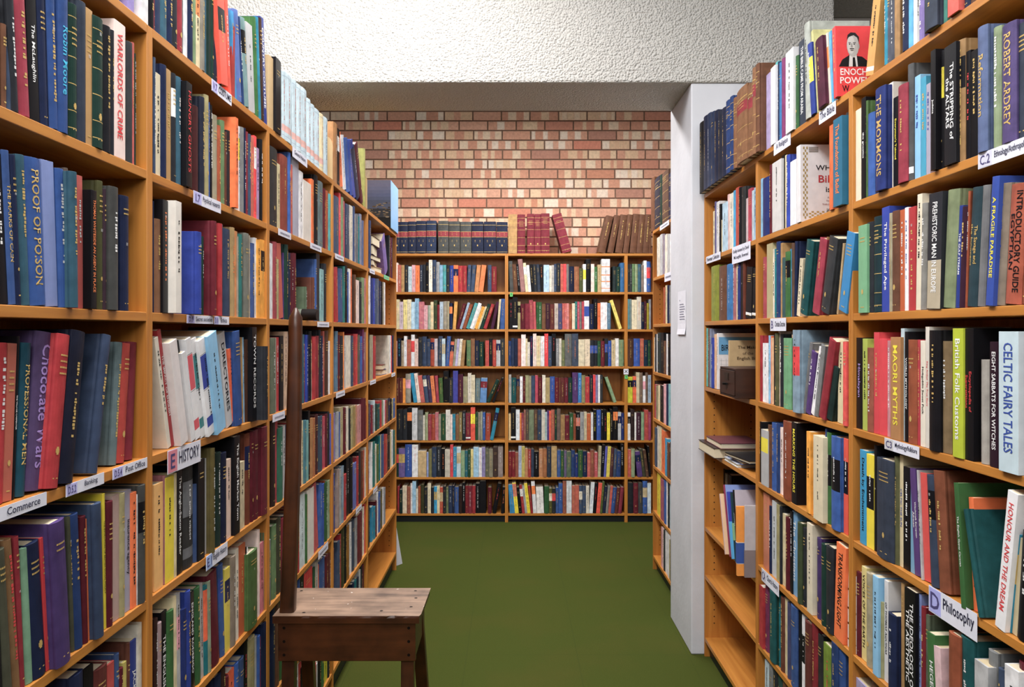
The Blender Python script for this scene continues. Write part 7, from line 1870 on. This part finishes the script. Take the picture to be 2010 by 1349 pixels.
def f_portrait(q_, poly_, txt_):
    K = .92; O = .26
    q = lambda a, b_, c, d, e, f=0.0: q_(a*K-O, b_, c*K-O, d, e, f)
    poly = lambda p, c, f=0.0: poly_([(u*K-O, v) for u, v in p], c, f)
    txt = txt_
    poly([(.36, .43), (.40, .50), (.56, .56), (.60, .50), (.80, .43)][::1]+[(.92, .43)], '1c1c1e', .0001)
    poly([(.34, .42), (.42, .52), (.58, .585), (.86, .56), (.98, .50), (.98, .42)], '202023', .0002)
    poly([(.56, .42), (.58, .58), (.74, .585), (.76, .42)], 'd9d9d9', .0003)
    poly([(.645, .42), (.65, .55), (.70, .55), (.72, .42)], '1f1f22', .0004)
    poly(ell(.66, .72, .135, .165), 'b9b9b7', .0005)
    poly(ell(.62, .73, .085, .13), 'cfcfcc', .0006)
    poly(ell(.785, .71, .022, .04), 'a5a5a3', .0006)
    poly([(.53, .80), (.55, .87), (.62, .905), (.72, .90), (.80, .84), (.79, .76), (.76, .83), (.68, .865), (.58, .84)], '2b2b2d', .0007)
    q(.565, .752, .615, .762, '3a3a3c', .0008); q(.665, .752, .725, .762, '3a3a3c', .0008)
    poly(ell(.59, .737, .018, .008, 10), '2a2a2a', .0008); poly(ell(.69, .737, .018, .008, 10), '2a2a2a', .0008)
    poly([(.625, .75), (.61, .69), (.66, .69), (.645, .75)], '9c9c9a', .0008)
    q(.59, .665, .685, .678, '333335', .0009); poly(ell(.64, .648, .04, .008, 12), '6b6b6b', .0008)
    txt('ENOCH', .35, .345, .54, .095, 'f2f2f2'); txt('POWELL', .41, .225, .68, .095, 'f2f2f2'); txt('W', .18, .11, .14, .09, '1a1a1a')
art('portrait', 'cover_art', f_portrait, 'R')
def f_bible(q, poly, txt):
    for k in range(26):
        for j in range(3):
            if (k+j) % 2: q(.05+.03*j, .04+.036*k, .078+.03*j, .072+.036*k, 'a58c4e', .0002)
    for k in range(10):
        for j in range(5):
            if (k+j) % 2: q(.16+.05*k, .03+.022*j, .205+.05*k, .05+.022*j, 'b09656', .0002)
    for j in range(6): q(.16, .90+.012*j, .34, .906+.012*j, '6e6250', .0002)
    for k in range(5): poly(ell(.80-.03*k, .87-.03*k, .05, .02, 12), '777471', .0003)
    txt('WHOSE', .58, .70, .62, .07, '2b2b30'); txt('BiBLE', .60, .555, .78, .095, 'b5232f'); txt('is it?', .62, .42, .34, .07, '2b2b30')
    txt('A HISTORY OF', .68, .315, .4, .022, 'a06a6a'); txt('THE SCRIPTURES', .68, .27, .45, .022, 'a06a6a'); txt('THROUGH THE AGES', .66, .225, .5, .022, 'a06a6a')
    txt('JAROSLAV', .68, .15, .55, .045, '333338')
art('bible', 'cover_art', f_bible, 'R')
def f_birm(q, poly, txt):
    q(.02, .62, .98, .93, '5d9cc8', .0001); txt('BIRMINGHAM', .52, .74, .86, .11, '14161c')
    for k in range(6): q(.08+.13*k, .12, .085+.13*k, .55, '8f949a', .0001); q(.05, .16+.07*k, .9, .163+.07*k, '9aa0a6', .0001)
    poly([(.36, .22), (.30, .36), (.40, .48), (.44, .58), (.47, .40), (.44, .22)], '1c86c0', .0002)
art('birm', 'cover_art', f_birm, 'R')
def f_making(q, poly, txt):
    for k in range(3): q(.03, .50+.004-.02*k, .97, .501+.004-.02*k, 'a88f68', .0001)
    txt('The Making', .55, .86, .68, .075, '4a3526'); txt('of the', .52, .755, .3, .055, '6a5240'); txt('English Bible', .55, .65, .84, .075, '4a3526')
art('making', 'cover_art', f_making, 'R')
def f_sea(q, poly, txt):
    cs = ['8b93b8', '8790ba', '7f8cb8', '7584b2', '6a7cae', '63759f']
    for k, c in enumerate(cs): q(0, 1-.07*(k+1), .86, 1-.07*k, c, .0001)
    q(0, .40, .86, .58, '5b6b8c', .0001); q(0, .22, .86, .40, '3c4450', .0001); q(0, 0, .86, .22, '24262a', .0001); q(.86, 0, 1, 1, '1d2730', .0002)
    r = random.Random(3)
    for k in range(46):
        u = r.uniform(.02, .62); v = r.uniform(.18, .50)*(1-.25*u)+.05; poly(ell(u, v, r.uniform(.02, .07), r.uniform(.006, .018), 9), r.choice(['6d6350', '857a62', '4a4438', '9a9078']), .0002+.00002*k)
    poly(ell(.75, .37, .10, .025, 12), '8a8468', .001)
art('sea', 'cover_picture', f_sea, 'L')
# ------------------------------------------------------------------ flat-lying books and other things on the shelves
def flat_book(side, a0, a1, y0, y1, z0, z1, hx, label, rot=0, group=None):
    """a book lying on its side: x a0..a1 is its height, y0..y1 its width; spine at y0"""
    Fm = FRM[side] @ Matrix.Translation(((a0+a1)/2, (y0+y1)/2, z0+.0006)) @ Matrix.Rotation(math.radians(rot), 4, 'Z')
    L, W, T = (a1-a0)/2, (y1-y0)/2, z1-z0-.0012; cov = MB(); c = .0025; col = lin(hx)
    cov.box((-L, -W, 0), (L, W, c), col); cov.box((-L, -W, T-c), (L, W, T), col); cov.box((-L, W-c, c), (L, W, T-c), col)
    root = cov.build('book', JACKET, None, Fm); tag(root, label, 'book', group)
    p = MB(); p.box((-L+.003, -W+.003, c), (L-.003, W-c-.0005, T-c)); p.build('page_block', PAPER, root, Matrix.Identity(4))
    return root
flat_book('R', -3.765, -3.47, -.035, .19, .994, 1.040, '2e2024', 'large dark brown hardback lying flat, bottom of the stack beside the pillar')
flat_book('R', -3.70, -3.44, -.015, .17, 1.040, 1.066, '6a3a44', 'red and blue covered book lying on top of the large flat hardback')
flat_book('R', -3.44, -3.24, .0, .15, .994, 1.010, 'c8ccd6', 'pale blue thin book lying flat at the bottom of the nearer pile')
flat_book('R', -3.42, -3.21, .01, .16, 1.010, 1.026, '3a5a9a', 'blue book lying flat in the middle of the nearer pile')
bk_ = flat_book('R', -3.38, -3.14, .0, .17, 1.026, 1.040, '1d1e22', 'black book lying flat on top of the nearer pile', 8)
flat_book('L', 4.72, 4.93, .02, .17, 1.289, 1.322, '33478a', 'blue book lying flat on the farthest left bookcase, lower of two', -4)
flat_book('L', 4.70, 4.92, .02, .16, 1.322, 1.352, '6a2c24', 'brown-red book lying flat on top of the blue one', 3)
zz = 1.884
for k, (hx, tt, lab) in enumerate([('c9a877', .030, 'tan book at the bottom of the untidy pile beside the purple folder'), ('3a2430', .032, 'dark plum book lying second from the bottom of the untidy pile'),
                                   ('4a3038', .028, 'dark book with pale pages in the middle of the untidy pile'), ('2a1a30', .055, 'thick dark purple book near the top of the untidy pile'), ('4a2a22', .05, 'brown book lying on top of the untidy pile')]):
    flat_book('L', 4.36, 4.60, .012+.008*(k % 2), .17, zz, zz+tt, hx, lab, (-6, 5, -3, 4, 0)[k]); zz += tt
# leaning oversize books beside the pillar
def big_book(a, t, z, h, D, lean, y, hx, label, lower=None, cover=None, title=None):
    M = FR @ Matrix.Translation((a, y, z+.0006)) @ Matrix.Rotation(lean, 4, 'Y')
    mb = MB(); bcol = lin(hx)
    c, b = book_cover(mb, t, h, D, bcol, '', True)
    root = mb.build('book', JACKET, None, M, bevel=.0006); tag(root, label, 'book')
    p = MB(); p.box((c, c+.0012, .003), (t-c, D-.004, h-.003)); p.build('page_block', PAPER, root, Matrix.Identity(4))
    if lower:
        q = MB(); x0, x1 = -.0004, t+.0004
        for (v0, v1, cc) in lower:
            q.box((x0, -b-.0006, v0*h), (x1, D*.98, v1*h), lin(cc))
        q.build('cover_bands', INK, root, Matrix.Identity(4))
    if title:
        q = MB(); put_text(q, title[0], (t/2, -b-.0012, h*.6), (0, 0, -1), (1, 0, 0), h*.6, t*.6, lin(title[1])); q.build('spine_title', INK, root, Matrix.Identity(4))
    if cover:
        q = MB(); X = t+.0006
        for (u0, v0, u1, v1, cc) in cover: q.add([(X, u0*D, v0*h), (X, u1*D, v0*h), (X, u1*D, v1*h), (X, u0*D, v1*h)], [(0, 1, 2, 3)], lin(cc)); X += .0002
        q.build('cover_art', INK, root, Matrix.Identity(4))
    return root
big_book(-3.31, .014, .62, .25, .17, -.36, -.032, 'dcb8b4', 'pink and peach leaning book with a framed picture, beside the pillar', cover=[(.0, .0, 1, 1, 'e0b890'), (.20, .18, .75, .62, 'e8dcd0'), (.25, .22, .7, .58, '8a4a44'), (.3, .75, .6, .80, '222222'), (.3, .85, .5, .92, '222222')])
big_book(-3.275, .006, .62, .295, .21, -.34, -.022, '8a2a4a', 'large thin book with a crimson edge and blue cover, leaning', cover=[(.03, 0, 1, 1, '7d92cc')])
big_book(-3.245, .016, .62, .27, .18, -.31, -.02, '2434a8', 'royal and sky blue leaning book, right of the crimson-edged one', lower=[(0, .55, '4aa8e0')])
big_book(-3.21, .009, .62, .275, .18, -.26, -.018, '24404a', 'thin teal and green leaning book, next to the royal blue one', lower=[(.3, .55, '8ab88a')])
big_book(-3.18, .014, .62, .29, .18, -.22, -.018, '17171c', 'black leaning book with a white title, left of the orange one', cover=[(.02, 0, 1, 1, 'b8b0bc')], title=('WOMEN', 'e8e8e8'))
big_book(-3.034, .017, .62, .262, .20, -.03, -.062, 'ee9018', 'orange and blue striped book jutting out beside the pillar bookcase', lower=[(.18, .48, '2c4e9a'), (.475, .485, 'e8e8e8'), (.175, .185, 'e8e8e8')])
big_book(-3.009, .009, .62, .272, .20, 0, -.038, 'b9b6bc', 'grey book with a misty photograph cover, right of the orange and blue one', lower=[(0, .38, '857a7c')])
# wooden card drawer box
def drawer_box():
    root = empty('card_index_box', FR @ Matrix.Translation((-3.30, -.058, 1.2906))); tag(root, 'dark wooden card index box with a pull handle, jutting from the shelf', 'box')
    I = Matrix.Identity(4); L, D, H = .232, .24, .116
    m = MB(); m.box((0, .004, 0), (.008, D, H)); m.box((L-.008, .004, 0), (L, D, H)); m.box((.008, .004, 0), (L-.008, D, .008)); m.box((.008, .004, H-.008), (L-.008, D, H)); m.box((.008, D-.008, .008), (L-.008, D, H-.008))
    m.build('box_carcass', BOXW[1], root, I, bevel=.0015)
    m = MB(); m.box((.010, .0, .010), (L-.010, .012, H-.010)); dr = m.build('drawer_front', BOXW[0], root, I, bevel=.001)
    m = MB(); m.box((L/2-.03, -.002, .065), (L/2+.03, .0, .095)); m.box((L/2-.026, -.003, .069), (L/2+.026, -.001, .091), lin('6a5a48')); m.build('card_holder', plain('dark_brass', '3a3028', .4, .7), dr, I)
    m = MB(); n = 10
    for k in range(n):
        a0, a1 = math.pi*k/n, math.pi*(k+1)/n
        m.add([(L/2-.022*math.cos(a0), -.002-.016*math.sin(a0), .055), (L/2-.022*math.cos(a1), -.002-.016*math.sin(a1), .055), (L/2-.022*math.cos(a1), -.002-.016*math.sin(a1), .047), (L/2-.022*math.cos(a0), -.002-.016*math.sin(a0), .047), (L/2, 0, .055), (L/2, 0, .047)],
              [(0, 1, 2, 3), (0, 4, 1), (3, 2, 5)])
    m.build('pull_handle', plain('dark_iron', '1d1b1a', .4, .8), dr, I)
drawer_box()
def bookend(a, label):
    root_m = FL @ Matrix.Translation((a, .0, 2.1866)); mb = MB()
    pts = [(.0, 0)]; W, Hh, r = .11, .19, .045
    out = [(.0, 0), (0, Hh-r)]+[(r-r*math.cos(k*math.pi/12), Hh-r+r*math.sin(k*math.pi/12)) for k in range(1, 7)]+[(W-r+r*math.sin(k*math.pi/12), Hh-r+r*math.cos(k*math.pi/12)) for k in range(0, 7)]+[(W, 0)]
    n = len(out); v = [(0, y, z) for y, z in out]+[(.0025, y, z) for y, z in out]
    mb.add(v, [tuple(range(n)), tuple(reversed(range(n, 2*n)))]+[(i, i+n, (i+1) % n+n, (i+1) % n) for i in range(n)])
    mb.box((-.06, 0, 0), (0, W, .0015))
    tag(mb.build('bookend', METALB, None, root_m), label, 'bookend', 'beige metal bookends on the left top boards')
bookend(3.335, 'beige metal bookend right of the pale blue set of volumes'); bookend(4.13, 'beige metal bookend right of the leaning tall books')
def tin():
    mb = MB(); n = 24; r = .021
    def ring(y, rr): return [(rr*math.cos(2*math.pi*k/n), y, rr*math.sin(2*math.pi*k/n)) for k in range(n)]
    rs = [ring(-.035, r*.9), ring(-.034, r), ring(.02, r), ring(.09, r)]; v = [p for q in rs for p in q]
    fs = []; cs = []
    for j in range(3):
        for k in range(n): fs.append((j*n+k, j*n+(k+1) % n, (j+1)*n+(k+1) % n, (j+1)*n+k)); cs.append(lin('6b7264') if j == 2 else lin('1b1414'))
    fs.append(tuple(reversed(range(n)))); cs.append(lin('241a1a')); fs.append(tuple(3*n+k for k in range(n))); cs.append(lin('6b7264'))
    mb.add(v, fs, cs); tag(mb.build('roll', INK, None, FL @ Matrix.Translation((2.93, 0, 1.5912+r)), smooth=False), 'grey-green roll with a dark end lying behind the post top', 'roll')
tin()
# white board propped behind the left bookcase end
def board():
    mb = MB(); mb.add([(-.80, 5.20, .001), (-.735, 5.30, .001), (-.765, 5.195, .30), (-.775, 5.19, .30), (-.80, 5.206, .001), (-.735, 5.306, .001), (-.765, 5.201, .30), (-.775, 5.196, .30)],
                      [(0, 1, 2, 3), (7, 6, 5, 4), (0, 4, 5, 1), (1, 5, 6, 2), (2, 6, 7, 3), (3, 7, 4, 0)], lin('c9ced8'))
    tag(mb.build('paper_sheet', WHITEP), 'white sheet propped on the floor against the left bookcase end', 'paper')
board()
# ------------------------------------------------------------------ shelf labels
def shelf_label(side, px0, px1, ztop, hgt, text, code=None, ccol='b9b6ea', label=None, paper='dfe0ee', second=None, tcol='3a3a52', yoff=-.0016):
    Xp = {'L': .755, 'R': .916, 'B': 6.45}[side]
    if side == 'L': a0, a1 = F*Xp/(1006-px0), F*Xp/(1006-px1)
    elif side == 'R': a0, a1 = -F*Xp/(px0-1006), -F*Xp/(px1-1006)
    else: a0, a1 = (px0-1006)*Xp/F, (px1-1006)*Xp/F
    W = a1-a0; Fm = FRM[side] @ Matrix.Translation((a0, yoff, ztop-hgt)); mb = MB()
    mb.box((0, -.0006, 0), (W, 0, hgt), lin(paper)); root = mb.build('shelf_label', INK, None, Fm)
    tag(root, label or ('white shelf label reading %s %s' % (code or '', text)).replace('  ', ' '), 'label')
    x0 = 0
    if code:
        x0 = W*.27; cb = MB(); cb.box((W*.015, -.0010, hgt*.04), (x0, -.0006, hgt*.96), lin(ccol)); blk = cb.build('code_block', INK, root, Matrix.Identity(4))
        cb = MB(); put_text(cb, code, (W*.015+(x0-W*.015)/2, -.0014, hgt*.5), (1, 0, 0), (0, 0, 1), (x0)*.72, hgt*.62, lin('4a4478')); cb.build('code_text', INK, blk, Matrix.Identity(4))
    tb = MB()
    if text:
        put_text(tb, text, ((x0+W)/2, -.0012, hgt*(.55 if not second else .68)), (1, 0, 0), (0, 0, 1), (W-x0)*.86, hgt*(.55 if not second else .26), lin(tcol))
        if second: put_text(tb, second, ((x0+W)/2, -.0012, hgt*.32), (1, 0, 0), (0, 0, 1), (W-x0)*.86, hgt*.26, lin(tcol))
    else:
        r = random.Random(int(px0)); x = W*.15
        while x < W*.85:
            e = x+r.uniform(.006, .016); tb.add([(x, -.0012, hgt*.38), (min(e, W*.88), -.0012, hgt*.38), (min(e, W*.88), -.0012, hgt*.6), (x, -.0012, hgt*.6)], [(0, 1, 2, 3)], lin('8a8a9c')); x = e+.003
    if tb.v: tb.build('label_text', INK, root, Matrix.Identity(4))
    return root
SL = shelf_label
SL('L', -45, 89, 1.291, .021, 'Commerce', 'D.5.1'); SL('L', 127, 202, 1.291, .021, 'Banking', 'D.5.2'); SL('L', 219, 287, 1.291, .021, 'Post Office', 'D.5.4')
SL('L', 414, 453, 2.184, .030, 'COSTUME', 'V.7'); SL('L', 378, 432, 1.884, .030, 'Psychical research', 'I.7')
SL('L', 365, 417, 1.589, .020, 'Secret societies', 'D.9'); SL('L', 419, 448, 1.589, .021, 'Ethics', 'D.10')
SL('L', 327, 392, 1.289, .052, 'HISTORY', 'E', 'd87f90', 'white paper label reading HISTORY with a red square'); SL('L', 403, 445, .996, .036, 'English History', 'E.1', '9fb8ea')
SL('L', 573, 602, 2.184, .034, 'General History')
for (s_, a_, b_, z_, h_, lab) in [('L', 545, 570, 1.884, .022, 'small white shelf label under the green leather and black books, third left bookcase'), ('L', 608, 630, 1.884, .022, 'small white shelf label under the white and orange books, third left bookcase'),
    ('L', 622, 645, 1.589, .020, 'small white shelf label right of the roll and the post top'), ('L', 657, 674, 1.884, .022, 'small white shelf label at the left of the fourth left bookcase, high up'),
    ('L', 725, 735, 1.884, .022, 'tiny white shelf label below the untidy pile of books'), ('L', 659, 676, 1.289, .024, 'small white shelf label at mid height on the fourth left bookcase'),
    ('L', 534, 558, 1.289, .024, 'small white shelf label just left of the post, below the HISTORY books'), ('L', 726, 737, 1.289, .022, 'tiny white shelf label below the two books lying flat'),
    ('L', 768, 775, 1.289, .022, 'tiny white shelf label at the far end of the left bookcases'), ('L', 698, 709, .694, .026, 'small white shelf label low on the fourth left bookcase'),
    ('L', 732, 740, .694, .024, 'small white shelf label low on the farthest left bookcase'), ('L', 624, 643, .694, .03, 'small white shelf label low on the third left bookcase, above the seat'),
    ('R', 1296, 1314, 2.205, .03, 'small white label on the top board behind the pillar'), ('R', 1305, 1319.5, 1.898, .05, 'white paper label half hidden by the pillar edge')]:
    SL(s_, a_, b_, z_-.001, h_, '', label=lab)
SL('L', 753, 763, 1.884, .024, '', label='green shelf label below the purple folder', paper='6fc98a')
SL('R', 1922, 2030, 1.898, .030, 'Ethnology/Anthropology', 'C.2', 'cfcfe0'); SL('R', 1738, 1806, 1.290, .028, 'Mythology/folklore', 'C3', 'c9c9cc')
SL('R', 1825, 1920, .994, .056, 'Philosophy', 'D', 'a9acec', tcol='2c2c44'); SL('R', 1609, 1642, 2.204, .038, 'The Bible'); SL('R', 1520, 1553, 2.206, .042, 'A Religion')
SL('R', 1513, 1544, 1.596, .044, 'Christian Doctrine', 'B', 'd8d8e4'); SL('R', 1496, 1530, .684, .046, 'Church History', 'CA', 'd2d2e0')
SL('R', 1387, 1415, 1.902, .034, 'Newman Collection'); SL('R', 1438, 1474, 1.899, .070, 'Kindly donated by David', second='McLoughlin, Reverend')
SL('B', 1001, 1006.5, 1.866, .032, 'S', paper='62c870', label='small green tab reading S on the back bookcase', tcol='12301a')
SL('B', 1224, 1233.5, 1.246, .044, 'X', label='small white card reading X on the back bookcase', tcol='202020', yoff=-.003)
SL('B', 1226, 1232, 1.196, .030, 'Y', paper='62c870', label='small green tab reading Y below the white X card', tcol='12301a', yoff=-.003)
def notice():
    M = Matrix.Translation((.8562, 4.115, 1.535)) @ Matrix.Rotation(math.radians(-90), 4, 'Z'); W, Hh = .19, .22
    mb = MB(); n = 8
    for k in range(n):
        z0, z1 = Hh*k/n, Hh*(k+1)/n; c0, c1 = -.006*max(0, 1-z0/.05)**2, -.006*max(0, 1-z1/.05)**2
        mb.add([(0, c0-.0005, z0), (W, c0-.0005, z0), (W, c1-.0005, z1), (0, c1-.0005, z1), (0, c0, z0), (W, c0, z0), (W, c1, z1), (0, c1, z1)], [(0, 1, 2, 3), (7, 6, 5, 4), (0, 3, 7, 4), (1, 5, 6, 2)], lin('e4e4ee'))
    root = mb.build('paper_notice', INK, None, M); tag(root, 'white paper notice with lines of small print on the pillar', 'notice')
    t = MB(); r = random.Random(4)
    for k in range(7):
        z = .150-.0125*k; x = W*.25
        while x < W*r.uniform(.7, .9): e = x+r.uniform(.008, .02); t.add([(x, -.0012, z), (e, -.0012, z), (e, -.0012, z+.0045), (x, -.0012, z+.0045)], [(0, 1, 2, 3)], lin('6f6f88')); x = e+.004
    t.add([(W*.24, -.0012, .170), (W*.30, -.0012, .170), (W*.30, -.0012, .176), (W*.24, -.0012, .176)], [(0, 1, 2, 3)], lin('55556a'))
    t.build('printed_lines', INK, root, Matrix.Identity(4))
notice()
# ------------------------------------------------------------------ library step stool with its tall post
def prism(mb, bottom, top, col=(.5, .5, .5)):
    n = len(bottom); mb.add(list(bottom)+list(top), [tuple(reversed(range(n))), tuple(range(n, 2*n))]+[(i, (i+1) % n, (i+1) % n+n, i+n) for i in range(n)], col)
def stool():
    root = empty('step_stool', Matrix.Translation((-.495, 2.48, 0))); I = Matrix.Identity(4)
    tag(root, 'old dark wooden library step stool with a worn top and a tall rounded post', 'step stool')
    x0, x1, y0, y1, zt = -.215, .219, -.13, .128, .708
    mb = MB(); r = random.Random(2); n = 36
    # worn plank with a ragged front edge
    fr = [(x0+(x1-x0)*k/n, y0+(.0 if k < 8 else r.uniform(0, .0022)+(.003 if k in (29, 30) else 0))) for k in range(n+1)]
    pl = fr+[(x1+.004, y0+.02), (x1+.008, y1), (x0, y1)]
    fr2 = [(x, y0) for x, y in fr]; pl2 = fr2+[(x1, y0+.02), (x1+.004, y1), (x0, y1)]
    prism(mb, [(x, y, zt-.022) for x, y in pl2], [(x, y, zt-.006) for x, y in pl2]); top_seat = MB()
    prism(mb, [(x, y, zt-.006) for x, y in pl2], [(x, y, zt) for x, y in pl])
    mb.m = [0]*len(mb.f)
    nf = len(pl); mb.m[nf+2+1] = 1
    mb.build('top_board', [OAKD[0], SEATW], root, I)
    nails = MB()
    for (nx, ny) in ((.18, .10), (.19, .03), (.185, -.05), (.10, -.085), (-.19, .1), (-.13, -.1)):
        nails.add([(nx+.005*math.cos(k*math.pi/5), ny+.005*math.sin(k*math.pi/5), zt+.0005) for k in range(10)], [tuple(range(10))], lin('2a201c'))
    nails.build('nail_heads', INK, root, I)
    # aprons
    ax0, ax1 = x0+.014, x1-.012
    for (yy, nm_) in ((y0+.008, 'apron_board'), (y1-.028, 'apron_board')):
        m = MB(); m.box((ax0, yy, .571), (ax1, yy+.02, zt-.0225)); a_ = m.build(nm_, OAKD[0], root, I, bevel=.002)
        if yy < 0:
            k_ = MB()
            for xx in (ax0+.018, ax1-.02):
                for zz_ in (.59, .63, .67): k_.add([(xx+.0045*math.cos(-q*math.pi/5), yy-.0004, zz_+.0045*math.sin(-q*math.pi/5)) for q in range(10)][::-1], [tuple(range(10))], lin('120b08'))
            k_.build('nail_heads', INK, a_, I)
    for xx in (ax0+.002, ax1-.022):
        m = MB(); m.box((xx, y0+.0285, .575), (xx+.02, y1-.0285, zt-.0225)); m.build('side_apron', OAKD[1], root, I, bevel=.002)
    # splayed legs
    for (lx, ly, dx, dy) in ((ax0+.026, y0+.048, -.0, -.05), (ax1-.026, y0+.048, .0, -.05), (ax0+.03, y1-.05, .0, .11), (ax1-.022, y1-.05, .035, .11)):
        m = MB(); w_, d_ = .019, .017; zt2 = zt-.0225 if ly < 0 else zt-.0225
        zb = 0
        prism(m, [(lx+dx-w_, ly+dy-d_, zb), (lx+dx+w_, ly+dy-d_, zb), (lx+dx+w_, ly+dy+d_, zb), (lx+dx-w_, ly+dy+d_, zb)],
              [(lx-w_, ly-d_, zt2), (lx+w_, ly-d_, zt2), (lx+w_, ly+d_, zt2), (lx-w_, ly+d_, zt2)])
        m.build('leg', OAKD[2], root, I, bevel=.002)
    # post: square section, gently curved, rounded head
    m = MB(); n = 30; rings = []
    for k in range(n+1):
        u = k/n; z = zt+(1.622-zt)*u
        px = -.182+.021*u+.004*math.sin(math.pi*u); w2 = .0225-.002*u; d2 = .021-.002*u
        if u > .976: f_ = math.sqrt(max(.02, 1-((u-.976)/.0245)**2)); w2 *= f_; d2 *= f_
        cx, cy = px, -.085+.01*u; ch = .35 if u < .8 else .35+.5*(u-.8)/.2
        pts = []
        for q in range(16):
            a_ = 2*math.pi*(q+.5)/16; e = 2/(4.5-3.0*min(1, max(0, (u-.6)/.4))); ca, sa = math.cos(a_), math.sin(a_)
            pts.append((cx+w2*math.copysign(abs(ca)**e, ca), cy+d2*math.copysign(abs(sa)**e, sa), z))
        rings.append(pts)
    v = [p for r_ in rings for p in r_]; fs = [(j*16+q, j*16+(q+1) % 16, (j+1)*16+(q+1) % 16, (j+1)*16+q) for j in range(n) for q in range(16)]
    fs.append(tuple(range(n*16, n*16+16))); m.add(v, fs); po = m.build('post', OAKD[2], root, I, smooth=True)
stool()
